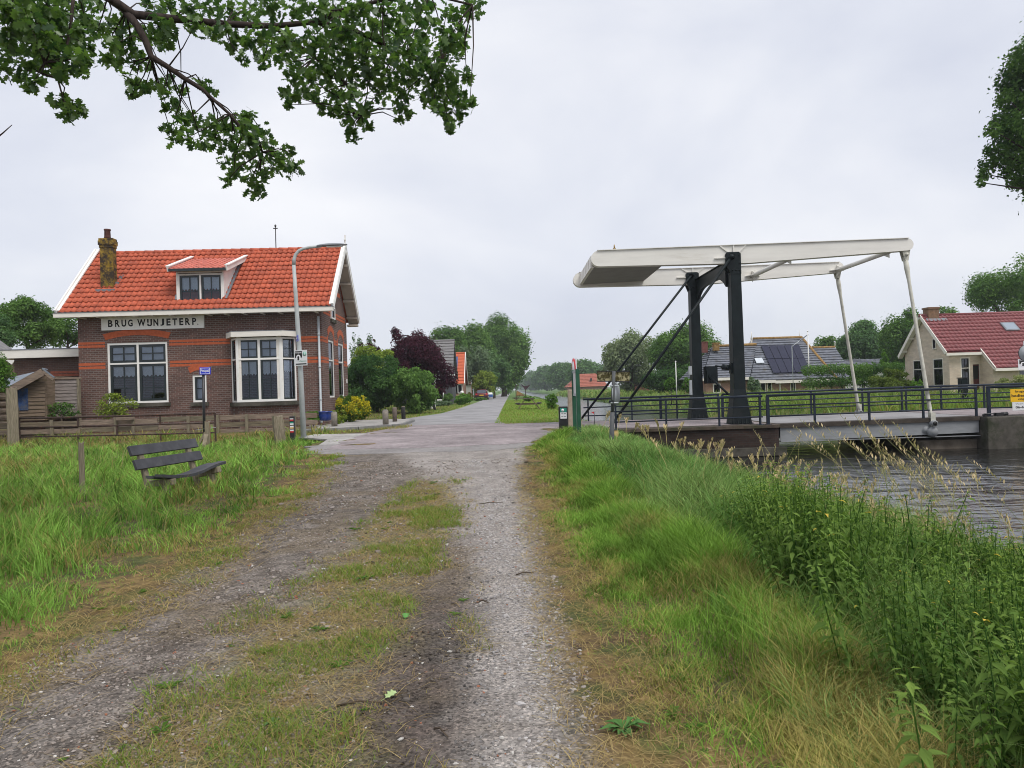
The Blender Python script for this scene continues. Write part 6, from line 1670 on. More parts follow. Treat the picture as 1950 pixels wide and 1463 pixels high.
# left edge trees
tree("broadleaf_tree", "dark green bushy tree behind the annex, rising left of the brick house roof", (-5, 108, 566, 668), 50, GREEN, n=34, dens=3.2, extra=((42, 575, 14), (60, 590, 16), (20, 600, 18)))
tree("broadleaf_tree", "smaller green tree peeking out between annex roof and brick house wall", (85, 172, 592, 668), 54, GREEN, n=24, dens=3.0)
tree("broadleaf_tree", "pale olive tree at the left edge above the timber barn", (-60, 22, 590, 690), 44, MID, n=24, dens=3.0)
tree("garden_shrub", "light green shrub with fine twigs at the left edge beside the timber shed roof", (-50, 22, 655, 765), 27.5, BRIGHT, cat="shrub", n=24, base=0, dens=2.2, size=.09, parts=SB)
tree("climbing_plant", "dark green creeper growing up the grey fence panel", (84, 150, 765, 800), 29.7, GREEN, cat="climber", n=16, base=.1, dens=1.3, size=.10, parts=SB, depth=.25)
tree("garden_shrub", "airy yellow green shrub under the left window of the brick house", (180, 262, 748, 800), 28.9, LIME, cat="shrub", n=20, base=.1, dens=1.2, size=.10, parts=SB, depth=.4, aspect=.4)
tree("garden_shrub", "small bright green shrub by the wall between lamp post and blue pot", (578, 614, 781, 806), 30.2, BRIGHT, cat="shrub", n=14, base=.25, dens=3.0, size=.07, parts=SB)
tree("garden_shrub", "loose yellowish shrub between the blue pot and the clipped bushes", (622, 662, 778, 808), 31.8, LIME, cat="shrub", n=14, base=.28, dens=1.8, size=.08, parts=SB)
YG = ((.06, .13, .025), (.14, .24, .04))
tree("clipped_bush", "round clipped green bush with yellow top, nearer of the pair by the gable", (636, 690, 750, 806), 34.2, YG, cat="bush", n=46, base=.3, dens=7, size=.085, parts=SB, k=.30, top=((.58, .50, .04), .9))
tree("clipped_bush", "round yellow and green bush half hidden behind the nearer clipped bush", (664, 707, 751, 802), 36.4, YG, cat="bush", n=40, base=.3, dens=7, size=.09, parts=SB, k=.30, top=((.58, .50, .04), 1.0))
tree("evergreen_bush", "large dense dark green bush beside the brick house gable", (655, 775, 672, 800), 50, DEEP, cat="bush", n=46, dens=4.5, parts=SB, depth=3.2)
tree("evergreen_bush", "dense green bush with drooping pale tips in front of the purple maple", (738, 832, 698, 800), 48, GREEN, cat="bush", n=40, dens=4.2, parts=SB, droop=.35, depth=2)
tree("golden_tree", "yellow green leafy tree above the dark bush by the gable", (668, 752, 655, 720), 54, LIME, n=24, dens=3.2, cat="tree")
tree("purple_maple", "dark purple leaved maple beside the road", (738, 842, 640, 748), 57, PURPLE, cat="maple", n=44, dens=4.2, extra=((756, 638, 11), (752, 630, 8), (760, 650, 14), (846, 722, 18), (852, 706, 16), (862, 726, 12), (838, 738, 14), (836, 690, 14), (797, 640, 14), (812, 650, 12), (775, 646, 9), (826, 668, 12)), depth=3)
tree("purple_maple", "small sparse purple tree showing left of the larger maple", (684, 724, 644, 684), 60, PURPLE, cat="maple", n=14, dens=2.0)
tree("poplar_tree", "slim loose green tree just right of the brick house gable", (662, 690, 626, 720), 88, SILVER, n=18, dens=1.7)
tree("poplar_tree", "second loose green tree top between the gable and the purple maple", (694, 722, 634, 720), 92, SILVER, n=16, dens=1.7)
tree("broadleaf_tree", "broad green tree crown behind the grey tiled house", (798, 892, 622, 742), 122, GREEN, n=46, k=.40)
tree("broadleaf_tree", "broad green tree crown filling the gap left of the tallest tree", (846, 940, 615, 742), 132, GREEN, n=46, k=.40)
tree("broadleaf_tree", "tall massive green tree leaning over the road, highest in the row", (902, 1008, 602, 742), 150, GREEN, n=60, tr=.55, dens=5.5, k=.40, extra=((950, 615, 22), (990, 690, 16), (975, 712, 14)))
tree("silver_tree", "grey green rounded tree below the broad crowns beside the road", (868, 935, 648, 742), 112, SILVER, n=28)
tree("silver_tree", "grey green tree in front of the tallest tree by the road", (905, 972, 668, 746), 122, MID, n=28)
tree("golden_tree", "yellow green rounded tree behind the parked maroon car", (898, 946, 705, 752), 108, LIME, n=24, dens=4)
tree("golden_tree", "yellow green tree behind the orange roofed house", (858, 905, 660, 735), 118, ((.12, .18, .04), (.2, .25, .06)), n=22)
tree("road_tree", "dark lower tree at the far bend of the road", (950, 982, 700, 750), 190, GREEN, n=20)
tree("road_tree", "last small dark tree where the road vanishes", (966, 986, 718, 748), 330, MID, n=14)
tree("garden_shrub", "rounded bright green shrub on the verge before the orange roofed house", (862, 900, 748, 778), 74, BRIGHT, cat="shrub", n=24, parts=SB)
tree("garden_shrub", "dark green rounded shrub by the grey house corner", (842, 862, 748, 776), 78, GREEN, cat="shrub", n=18, parts=SB)
tree("garden_shrub", "brownish green shrub between bright shrub and maroon car", (882, 904, 747, 768), 84, ((.09, .10, .03), (.17, .15, .04)), cat="shrub", n=16, parts=SB)
tree("low_hedge", "low grey green hedge along the lawn under the grey house window", (798, 862, 764, 779), 70, SILVER, cat="hedge", n=30, parts=SB, depth=.5)
tree("low_hedge", "short clipped hedge directly behind the maroon car's parking bay", (902, 930, 757, 766), 98, GREEN, cat="hedge", n=14, parts=SB, depth=.5)
# across the canal
far_px = [((1080, 1152, 681, 745), 250), ((1040, 1106, 688, 746), 310), ((1012, 1068, 696, 746), 430), ((996, 1040, 704, 746), 600), ((988, 1018, 714, 746), 850), ((983, 1002, 722, 745), 1100)]
far_lab = ["nearest and widest tree of the far bank row beside the orange farm", "second tree of the far bank row, just left of the widest", "third tree along the receding far bank row", "fourth smaller tree along the far bank row", "fifth hazy little tree in the far bank row", "faint last tree where the far bank row ends"]
for (px, D), lab in zip(far_px, far_lab): tree("bank_tree", lab, px, D, MID, n=40, group="row of trees along the far canal bank", dens=5, k=.42)
tree("willow_tree", "pale grey green willow across the canal left of the back stays", (1146, 1252, 624, 748), 112, WILLOW, n=44, dens=2.1, droop=.3, cat="willow")
tree("oak_tree", "broad dark oak behind the far bridge tower", (1236, 1374, 614, 735), 94, GREEN, n=44, dens=3.6, cat="oak")
tree("dark_thicket", "dark understorey thicket below the oak left of the far tower", (1225, 1345, 692, 752), 88, DEEP, cat="thicket", n=30, parts=SB)
tree("broadleaf_tree", "round green tree right of the farmhouse roof", (1544, 1606, 632, 712), 112, GREEN, n=26)
tree("broadleaf_tree", "green tree behind the right hanger rods", (1598, 1706, 610, 718), 104, MID, n=40)
tree("broadleaf_tree", "tall green tree just left of the beige house gable", (1680, 1772, 584, 712), 90, GREEN, n=40, dens=3.2)
tree("broadleaf_tree", "small tree crown behind the beige house chimney", (1766, 1836, 582, 660), 95, GREEN, n=22, dens=3.0)
tree("broadleaf_tree", "large green tree towering over the beige house roof at right edge", (1848, 2010, 482, 660), 78, GREEN, n=54, dens=3.6, k=.34)
tree("cypress", "small conical conifer above the far hedge", (1671, 1696, 666, 712), 74, BRIGHT, cat="conifer", n=26, shape='cone')
def box_hedge(label, x0_, x1_, yt, yb, D, cols, dep):
    a = P(x0_, yt, D); b = P(x1_, yb, D); t = thing("clipped_hedge", ((a.x + b.x) / 2, D, .1), label, "hedge"); w = (b.x - a.x) / 2; zt_ = a.z - .1
    n = int(w * 2 / .8); bl = []
    for i in range(n):
        for j in range(max(2, int(zt_ / .7))): bl.append((-w + (i + .5) * 2 * w / n, 0, .35 + j * (zt_ - .5) / max(1, int(zt_ / .7) - 1), .62, dep, .48))
    m = MB()
    for i in range(n): x = -w + (i + .5) * 2 * w / n; m.tube([(x, 0, -.2), (x, 0, zt_ * .7)], .03, 5)
    m.build("stems", K['bark'], t); crown_mesh("foliage", t, bl, .15, cols, 3.5)
box_hedge("long clipped dark green hedge between the farmhouse and the beige house", 1530, 1720, 702, 750, 57, GREEN, .8)
tree("garden_shrub", "dome shaped yellow green bush left of the beige house gable", (1655, 1732, 702, 760), 52.5, ((.085, .13, .03), (.15, .20, .045)), cat="shrub", n=34, parts=SB)
tree("garden_shrub", "round bright green shrub on top of the far hedge end", (1615, 1668, 694, 730), 60, BRIGHT, cat="shrub", n=20, parts=SB)
tree("garden_shrub", "pale cream green shrub in front of the beige house outshot", (1902, 1965, 712, 752), 45, ((.22, .26, .10), (.38, .40, .18)), cat="shrub", n=20, parts=SB, size=.12)
tree("garden_shrub", "slender young shrub at the corner of the beige house gable", (1732, 1756, 718, 755), 49, BRIGHT, cat="shrub", n=14, parts=SB, dens=2)
tree("garden_shrub", "upright pale green bush before the farmhouse door", (1420, 1446, 716, 760), 60, SILVER, cat="shrub", n=18, parts=SB)
tree("garden_shrub", "light green sapling on the bank left of the far tower", (1264, 1290, 718, 750), 64, BRIGHT, cat="shrub", n=14, parts=SB, dens=2)
tree("garden_shrub", "round topped small garden tree beside the thin white pole", (1298, 1322, 715, 750), 66, BRIGHT, cat="shrub", n=14, parts=SB, dens=2.6)
# canal bank beyond the bridge
tree("bank_shrub", "leafy green shrub on the canal bank beside the picnic table", (1036, 1064, 749, 784), 48, BRIGHT, cat="shrub", n=22, parts=SB, dens=2.6)
tree("bank_shrub", "low grassy bush by the water behind the further picnic table", (996, 1018, 752, 768), 78, BRIGHT, cat="shrub", n=16, parts=SB, dens=3)

# ---------------------------------------------------------------- crown at the right edge
tr_ = thing("maple_tree", (26.0, 32.0, .1), "dense green tree crown reaching in at the upper right edge", "tree")
m = MB(); m.tube([(0, 0, -.5), (.1, 0, 4), (.0, .2, 8.5), (-.3, .3, 13.5)], [.42, .34, .26, .09], 10)
R_ = [(1945, 118, 30), (1925, 150, 26), (1948, 175, 40), (1915, 185, 16), (1925, 215, 28), (1905, 235, 20), (1945, 250, 40), (1915, 262, 24), (1890, 248, 14), (1900, 295, 20), (1885, 312, 18), (1925, 300, 24), (1876, 332, 14), (1868, 348, 9), (1945, 310, 26), (1915, 330, 12), (1930, 345, 14), (1947, 350, 16), (1885, 285, 12), (1985, 150, 60), (1990, 240, 60), (1990, 320, 50), (1960, 95, 30), (2050, 90, 80), (2060, 210, 100), (2060, 330, 85), (2150, 130, 100), (2170, 270, 105), (2120, 380, 70), (2220, 330, 70), (2110, 20, 60)]
bl = []
rr = random.Random(5)
for (x, y, r) in R_:
    D = 32 + rr.uniform(-1.6, 1.6) * (1 if x < 1960 else 2); p = P(x, y, D) - tr_.location; q = r / FPX * D
    bl.append((p.x, p.y, p.z, q, q * 1.3, q)); m.tube([(-.05, .2, 7.5 + 3 * rr.random()), Vector((p.x * .5, p.y * .5, p.z * .6 + 3.6)), p], [.10, .05, .015], 6)
m.build("trunk", K['bark_dk'], tr_)
crown_mesh("crown", tr_, bl, .17, ((.03, .075, .026), (.12, .21, .055)), 6.0, colv=.3, cap=60000)

# ---------------------------------------------------------------- oak whose boughs hang into the picture
oak = thing("oak_tree", (-6.6, 6.2, 0), "old oak whose long leafy boughs hang into the upper left sky", "oak")
OB = oak.location
m = MB(); m.tube([(0, 0, -.5), (.05, 0, 1.5), (-.02, .1, 3.2), (.15, .15, 5.2), (.5, .1, 7.5)], [.52, .42, .38, .32, .16], 14)
m.build("trunk", K['bark_dk'], oak)
def OP(x, y, D): return P(x, y, D) - OB
b1_ = [Vector((.1, .15, 5.0)), OP(60, -60, 6.9), OP(205, -6, 7.3), OP(255, 28, 7.4), OP(330, 36, 7.5), OP(430, 46, 7.6), OP(520, 50, 7.7), OP(600, 42, 7.8), OP(680, 60, 7.9), OP(760, 100, 8.0), OP(830, 130, 8.0)]
b2_ = [OP(240, 22, 7.4), OP(262, 50, 7.35), OP(278, 80, 7.3), OP(288, 108, 7.3), OP(320, 128, 7.3), OP(352, 150, 7.3), OP(385, 170, 7.3), OP(402, 186, 7.3), OP(438, 218, 7.3), OP(465, 250, 7.3), OP(500, 290, 7.3)]
b3_ = [Vector((.15, .15, 5.3)), OP(-60, -90, 6.4), OP(30, -20, 6.4), OP(75, 30, 6.4), OP(70, 70, 6.4), OP(85, 120, 6.4)]
b4_ = [OP(600, 42, 7.8), OP(650, 20, 7.6), OP(730, 0, 7.4), OP(820, -10, 7.3), OP(900, 10, 7.2)]
b5_ = [OP(520, 50, 7.7), OP(600, 110, 8.0), OP(660, 160, 8.1), OP(690, 220, 8.1)]
b6_ = [OP(100, -60, 6.7), OP(140, -10, 6.6), OP(134, 60, 6.6), OP(110, 150, 6.6), OP(122, 195, 6.6)]
m = MB()
for path, r0, r1 in ((b1_, .060, .015), (b2_, .044, .009), (b3_, .08, .012), (b4_, .03, .01), (b5_, .025, .008), (b6_, .022, .006)):
    m.tube(path, [r0 + (r1 - r0) * (i / (len(path) - 1)) ** .8 for i in range(len(path))], 8)
nodes_r = [p for path in (b1_[5:], b4_, b5_) for p in path]; nodes_l = [p for path in (b1_[2:8], b2_, b3_[2:], b6_[1:]) for p in path]
BL = [  # leaf clumps: photo x, y, radius
 (15, 20, 32), (50, 18, 30), (90, 12, 28), (20, 60, 34), (60, 55, 34), (100, 50, 30), (15, 95, 26), (55, 95, 30), (95, 90, 28), (130, 80, 26), (128, 110, 22), (100, 125, 18), (15, 132, 20), (60, 128, 14), (62, 155, 14), (60, 170, 9), (118, 195, 16), (138, 200, 15), (130, 215, 16), (152, 212, 9), (150, 135, 15), (160, 110, 16), (165, 85, 16), (150, 60, 14), (118, 140, 12),
 (135, 25, 20), (165, 45, 16), (185, 60, 16), (205, 55, 20), (230, 55, 22), (215, 85, 14), (235, 85, 18), (255, 95, 14), (262, 60, 18), (285, 70, 14), (300, 50, 18), (318, 55, 16), (320, 80, 12), (300, 82, 14), (205, 110, 12), (215, 120, 14), (250, 118, 16), (275, 120, 13), (160, 10, 16), (190, 12, 10), (235, 25, 16),
 (245, 148, 11), (258, 160, 13), (252, 178, 9), (275, 168, 12), (300, 162, 13), (322, 158, 13), (345, 170, 11), (310, 175, 9), (385, 160, 12), (398, 168, 12), (330, 195, 10), (318, 205, 9), (345, 215, 9),
 (325, 245, 12), (350, 235, 14), (368, 225, 13), (330, 268, 11), (358, 262, 15), (385, 248, 16), (402, 235, 12), (410, 262, 16), (385, 278, 12), (430, 245, 22), (455, 230, 20), (475, 222, 14), (470, 252, 22), (440, 278, 20), (500, 250, 16), (495, 272, 22), (465, 290, 20), (520, 285, 18), (535, 300, 16), (555, 290, 10), (565, 318, 13), (548, 325, 14), (520, 318, 16), (490, 318, 16), (455, 318, 14), (430, 310, 12), (432, 345, 9), (445, 330, 9), (478, 345, 12), (490, 362, 13), (478, 368, 9), (498, 345, 8), (505, 335, 10),
 (290, 12, 20), (325, 14, 22), (360, 12, 24), (400, 15, 26), (440, 14, 26), (480, 15, 26), (520, 15, 24), (370, 50, 13), (395, 58, 14), (415, 66, 11), (425, 50, 12), (455, 72, 16), (475, 90, 18), (440, 92, 9), (465, 112, 9), (495, 70, 22), (515, 100, 20), (500, 115, 12), (540, 80, 24), (545, 118, 20), (570, 110, 24), (555, 145, 14), (590, 150, 20), (545, 180, 12), (548, 200, 9), (562, 185, 10), (575, 170, 14), (600, 185, 14), (610, 205, 11), (565, 20, 20), (600, 15, 28), (640, 15, 30), (590, 75, 26), (625, 65, 28), (660, 60, 30), (620, 110, 28), (655, 105, 30), (625, 150, 26), (660, 150, 30), (640, 185, 20), (670, 190, 22), (640, 215, 14), (660, 225, 18), (668, 245, 12), (672, 262, 11), (690, 232, 14), (700, 205, 14), (705, 240, 7), (690, 20, 30), (690, 65, 32), (695, 110, 34), (700, 150, 30), (735, 30, 28), (735, 80, 34), (740, 125, 34), (735, 165, 26), (770, 20, 24), (770, 60, 28), (775, 100, 34), (780, 145, 30), (765, 180, 16), (762, 205, 10), (775, 215, 9), (760, 228, 8), (800, 25, 20), (805, 70, 20), (815, 110, 28), (820, 150, 30), (810, 185, 18), (845, 110, 24), (855, 150, 24), (845, 185, 26), (830, 205, 12), (870, 175, 20), (888, 145, 13), (882, 200, 18), (868, 215, 18), (895, 195, 10), (850, 225, 14), (856, 245, 10), (850, 20, 14), (870, 30, 16), (895, 20, 16), (910, 10, 13), (880, 60, 13), (865, 65, 18), (840, 55, 12), (885, 85, 10), (850, 85, 16), (870, 100, 14), (820, 15, 12), (815, 40, 12)]
lv = np.array([(0, -.5), (.10, -.36), (.30, -.30), (.16, -.12), (.40, .02), (.20, .14), (.34, .32), (.12, .36), (0, .5), (-.12, .36), (-.34, .32), (-.20, .14), (-.40, .02), (-.16, -.12), (-.30, -.30), (-.10, -.36)])
ob = [(-.3 + 2.6 * math.cos(k * 2.4) * (k % 3 + 1) / 3, -.6 + 2.4 * math.sin(k * 2.4) * (k % 3 + 1) / 3, 9.6 + 1.6 * ((k * 7) % 5) / 4, 1.3, 1.3, 1.0) for k in range(16)]
for q in ob[::2]: m.tube([(.1, .15, 5.6), (q[0] * .5, q[1] * .5, 7.6), q[:3]], [.14, .08, .03], 6)
LP = []; rr = random.Random(21); twl = []
for (x, y, r) in BL:
    D = 7.7 + rr.uniform(-.7, .7) if x > 170 else 6.5 + rr.uniform(-.5, .5)
    c = OP(x, y, D); q = r / FPX * D * 1.02
    k = int(8 + r * r * .072)
    nn_ = min((nodes_r if x > 535 and y < 280 else nodes_l), key=lambda p: (p - c).length)
    m.tube([nn_, nn_.lerp(c, .5) + Vector((rr.uniform(-.05, .05), 0, rr.uniform(-.02, .08))), c], [.009, .006, .003], 5, cap=False)
    for i in range(k):
        d = Vector((rr.gauss(0, 1), rr.gauss(0, 1), rr.gauss(0, 1))).normalized() * q * 1.12 * rr.random() ** .45
        d.y *= 1.6; LP.append((c + d, d))
        if i % 6 == 0: m.tube([c, c + d], [.0028, .0015], 3, cap=False)
m.build("bough", K['bark_dk'], oak); crown_mesh("crown", oak, ob, .16, ((.04, .095, .034), (.13, .22, .055)), 3.2, cap=9000)
N = len(LP); pos = np.array([tuple(a) for a, _ in LP])
dn_ = RNG.normal(size=(N, 3)) * .75 + np.array([0, 0, 1.0]); dn_ /= np.linalg.norm(dn_, axis=1)[:, None]
ref = np.array([tuple(d) for _, d in LP]) * 3 + RNG.normal(size=(N, 3)) * .6 + np.array([0, 0, -.7]); uu = ref - dn_ * (ref * dn_).sum(1)[:, None]; uu /= np.linalg.norm(uu, axis=1)[:, None]; vv = np.cross(dn_, uu)
s = .070 + .055 * rnd(N)
V = pos[:, None, :] + uu[:, None, :] * (lv[None, :, 1:2] * s[:, None, None]) + vv[:, None, :] * (lv[None, :, 0:1] * .85 * s[:, None, None]) - dn_[:, None, :] * ((np.abs(lv[:, 0]) * .25 + (lv[:, 1] + .5) ** 2 * .16)[None, :, None] * s[:, None, None])
t = rnd(N)[:, None]; col = np.array([.040, .095, .034]) * (1 - t) + np.array([.16, .26, .065]) * t
quads_mesh("leaves", V.reshape(-1, 3), np.arange(N * 16).reshape(-1, 16), K['leaf_gloss'], np.repeat(col, 16, 0), parent=oak)
m = MB(); m.tube([OP(-40, 290, 6.2), OP(5, 254, 6.2), OP(23, 238, 6.2)], [.012, .006, .003], 5); m.tube([OP(-60, 310, 6.2), OP(-40, 290, 6.2)], .012, 5); m.tube([Vector((.0, .1, 3.4)), OP(-60, 310, 6.2)], [.05, .012], 6); m.build("dead_twig", K['bark_dk'], oak)

# ================================================================ GRASS
def blades(name, x, y, h, w, lean, col, seg=3, kind="stuff", label=None, tipcol=None, z=None, az=None, curl=1.0):
    N = len(x); z = tz(x, y) - .015 if z is None else z
    az = rnd(N) * 2 * math.pi if az is None else az; fa = rnd(N) * 2 * math.pi
    sx, sy = np.cos(fa), np.sin(fa); lx, ly = np.cos(az), np.sin(az)
    rows = []; cl = []
    for k in range(seg + 1):
        t = k / seg; off = lean * h * t ** (1 + curl); hh = h * (t - .28 * lean * t ** 2.2); ww = w * (1 - t ** 1.6) * .5 * (1 if k < seg else 0)
        cx, cy, cz = x + lx * off, y + ly * off, z + hh
        c = col if tipcol is None else col * (1 - t) + tipcol * t
        if k < seg:
            rows += [np.stack([cx - sx * ww, cy - sy * ww, cz], -1), np.stack([cx + sx * ww, cy + sy * ww, cz], -1)]; cl += [c, c]
        else: rows.append(np.stack([cx, cy, cz], -1)); cl.append(c)
    V = np.stack(rows, 1); C_ = np.stack(cl, 1); nv = V.shape[1]
    pat = []; tot = []
    for k in range(seg - 1): pat += [2 * k, 2 * k + 1, 2 * k + 3, 2 * k + 2]; tot.append(4)
    pat += [2 * seg - 2, 2 * seg - 1, 2 * seg]; tot.append(3)
    pat = np.array(pat); loops = (pat[None] + (np.arange(N) * nv)[:, None]).ravel()
    tots = np.tile(tot, N); st = np.concatenate([[0], np.cumsum(tots)[:-1]])
    o = np_mesh(name, V.reshape(-1, 3), loops, st, tots, K['grass'], C_.reshape(-1, 3))
    return tag(o, label, "grass" if label else None, kind=kind)
def scatter(n, x0_, x1_, y0_, y1_, keep):
    x = x0_ + (x1_ - x0_) * rnd(n); y = y0_ + (y1_ - y0_) * rnd(n); k = rnd(n) < keep(x, y)
    return x[k], y[k]
def vis(x, y, m=.5): return (np.abs(x) < .72 * y + m)
def mixc(a, b, t): return np.array(a)[None] * (1 - t[:, None]) + np.array(b)[None] * t[:, None]
G1 = (.10, .22, .042); G2 = (.22, .37, .075); DRY = (.42, .32, .13); DRY2 = (.28, .22, .08); BLUE = (.20, .30, .10); PALE = (.34, .36, .18)
# left field
x, y = scatter(980000, -21, -2.6, 1.0, 27.6, lambda x, y: vis(x, y, 2.6) * (x < xl(y) + .25) * np.minimum(1, (5.5 / y) ** 1.15) * .55)
d = xl(y) - x + (fbm(x * 1.3, y * 1.3, 21, 5) - .5) * 1.1
nn_ = fbm(x * .55, y * .55, 77, 4); n5 = fbm(x * 2.2, y * 2.2, 78, 3)
h = (.045 + .235 * sm(.15, 1.6, d)) * (.22 + 1.35 * sm(.25, .75, n5)) * (.75 + .5 * rnd(len(x))) * (1 - .35 * sm(19, 25, y) + .5 * sm(25.6, 27, y)); w = .0074 * np.maximum(1, (y / 5) ** .9) * (.7 + .6 * rnd(len(x)))
dryf = np.clip(.13 + sm(.9, .0, d) * .85 + sm(.52, .64, nn_) * .7 + sm(24.5, 27, y + (nn_ - .5) * 4) * .7, 0, 1)
t = (rnd(len(x)) < dryf * .8).astype(float) * (.5 + .5 * rnd(len(x)))
n6 = fbm(x * 4.5, y * 3.2, 79, 3); kk = rnd(len(x)) < .30; h = np.where(kk, h * .6, h); w = np.where(rnd(len(x)) < .07, w * 2.0, w); col = mixc(G1, G2, np.clip(sm(.3, .68, n5 * .5 + n6 * .5) * .8 + rnd(len(x)) * .4 - .1, 0, 1)) * (.72 + .56 * sm(.3, .7, n6) + .6 * (rnd(len(x)) - .5))[:, None] * (1 - t[:, None]) + mixc(DRY, DRY2, rnd(len(x))) * t[:, None]
az = 2.6 + RNG.normal(size=len(x)) * 1.9 + (nn_ - .5) * 7
blades("meadow_grass", x, y, h, w, .25 + .75 * rnd(len(x)), col, az=az)
# seed stalks in the left field
x, y = scatter(9000, -18, -3.5, 4, 26, lambda x, y: vis(x, y) * (x < xl(y) - .9) * np.minimum(1, 8 / y) * .35)
blades("meadow_stalks", x, y, .42 + .25 * rnd(len(x)), .004 * np.maximum(1, y / 6), .15 + .4 * rnd(len(x)), mixc((.20, .24, .08), (.38, .33, .17), rnd(len(x))))
# right verge, short and dry
def xb(Y): return np.interp(Y, [0, 3, 5, 6.2, 9, 12, 16, 18, 21, 24], [1.35, 1.42, 1.55, 1.6, 1.3, 1.3, .85, .9, 1.3, 2.0])
x, y = scatter(445000, .0, 3.2, 1.0, 23.2, lambda x, y: vis(x, y, 1.6) * (x > xr(y) - .15) * (x < xb(y) + .3) * np.minimum(1, (6 / y) ** .8) * np.clip(.20 + .8 * sm(.1, 1.0, x - xr(y)), 0, 1) * (.25 + 1.2 * sm(.35, .6, fbm(x * 2.3, y * 2.3, 90, 4))))
d = x - xr(y); n5 = fbm(x * 1.6, y * 1.6, 91, 4)
h = (.025 + .11 * sm(.0, 1.0, d) + .16 * sm(-.5, .1, x - xb(y))) * (.5 + .9 * rnd(len(x))) * (.6 + .8 * n5); w = .0056 * np.maximum(1, (y / 4.5) ** .85) * (.7 + .6 * rnd(len(x)))
gr = np.clip(sm(.34, .58, n5) * .7 + sm(.15, .8, d) * .55 - sm(4.8, 3.4, y) * sm(.9, 1.4, x) * .8 - .12, 0, 1)
t = (rnd(len(x)) > gr).astype(float) * (.55 + .45 * rnd(len(x)))
col = (mixc((.10, .20, .032), (.20, .32, .06), rnd(len(x))) * (1 - t[:, None]) + mixc(DRY, DRY2, rnd(len(x))) * t[:, None]) * (.7 + .6 * sm(.3, .7, fbm(x * 5, y * 4, 95, 3)) + .7 * (rnd(len(x)) - .5))[:, None] * 1.1
blades("verge_grass", x, y, h, w, .3 + .9 * rnd(len(x)), col)
# grass strip between the ruts and tufts on the track
def keep_strip(x, y):
    n = fbm(x * 1.7, y * 1.7, 120, 4); a = sm(.78, .25, np.abs(x + 1.3) + (n - .5) * 1.0) * sm(13.2, 11.5, y) * sm(.30, .52, n * .6 + .4 * fbm(x * 5, y * 5, 127, 3) + .10 * sm(6.5, 4, y))
    b = sm(.24, .05, np.abs(x + .33) + (n - .5) * .3) * sm(6.5, 4.5, y) * sm(.46, .6, n) * .6
    c = sm(.50, .1, np.abs(x - xl(y)) + (n - .5) * .4) * sm(.42, .58, n) * .8
    return vis(x, y, 2) * np.clip(a + b + c, 0, 1)
x, y = scatter(280000, -4.6, .1, 1.2, 17, lambda x, y: keep_strip(x, y) * np.minimum(1, (6 / y) ** .6) * .95)
n5 = fbm(x * 2.0, y * 2.0, 121, 3); t = (rnd(len(x)) < .26 + .5 * sm(.60, .40, n5) + .4 * (x > -.6)).astype(float) * (.5 + .5 * rnd(len(x)))
blades("track_grass", x, y, (.018 + .062 * sm(.35, .65, n5)) * (.5 + rnd(len(x))), .0056 * np.maximum(1, (y / 4.5) ** .85), .3 + .9 * rnd(len(x)), mixc((.13, .21, .035), (.22, .32, .065), rnd(len(x))) * (1 - t[:, None]) + mixc(DRY, DRY2, rnd(len(x))) * t[:, None])
x, y = scatter(200000, -4.4, 2.6, 2.4, 14, lambda x, y: vis(x, y) * np.minimum(1, (5 / y) ** .9) * np.clip(keep_strip(x, y) * .8 + .6 * (x > xr(y) - .12) * sm(1.6, .2, x - xr(y)) + .5 * sm(.7, .0, np.abs(x - xl(y))), 0, 1) * .8)
blades("straw", x, y, .05 + .07 * rnd(len(x)), .0045 * np.maximum(1, (y / 4.5) ** .85), 1.6 + 1.2 * rnd(len(x)), mixc((.46, .36, .17), (.26, .18, .08), rnd(len(x))), seg=2, curl=.25)
# tall bank grass
x, y = scatter(555000, 1.0, 6.9, 1.0, 23.4, lambda x, y: vis(x, y, 2.4) * (x > xb(y) - .1 + (fbm(x * 1.4, y * 1.4, 131, 3) - .5) * .5) * np.minimum(1, (6.5 / y) ** .9) * np.where((y < 8) & (x > 1.5) & (x < 4.6), .34, .62) * np.where((y > 22.9) & (x > 3.2), 0, 1))
n5 = fbm(x * .8, y * .8, 132, 4); d = x - xb(y)
h = (.20 + .30 * sm(.0, 1.0, d) - .10 * sm(13, 19, y) * sm(2.6, 4.5, x) - .16 * sm(8.2, 6.5, y) * sm(1.6, 2.2, x) * (rnd(len(x)) > .45)) * (.55 + .75 * rnd(len(x))) * (.6 + .75 * n5); w = .0062 * np.maximum(1, (y / 5) ** .85) * (.7 + .7 * rnd(len(x)))
n6 = fbm(x * 4, y * 3, 139, 3); h = h * (1 - .42 * sm(12.5, 16, y)) * np.where(rnd(len(x)) < .3, .55, 1); w = np.where(rnd(len(x)) < .08, w * 2.2, w); t = np.clip(sm(.40, .62, n5) * .8 + .3 * rnd(len(x)), 0, 1); col = mixc((.095, .21, .05), BLUE, t) * (.65 + .6 * sm(.3, .7, n6) + .7 * (rnd(len(x)) - .5))[:, None] * 1.2
u = ((rnd(len(x)) < .10 + .42 * sm(3.6, 5.2, x) * sm(9, 12, y)).astype(float) * (.5 + .5 * rnd(len(x))))[:, None]; col = col * (1 - u) + mixc((.38, .33, .16), (.30, .30, .10), rnd(len(x))) * u
az = 3.0 + RNG.normal(size=len(x)) * 1.9 + (n5 - .5) * 6
blades("bank_grass", x, y, h, w, .25 + .8 * rnd(len(x)), col, seg=4, az=az)
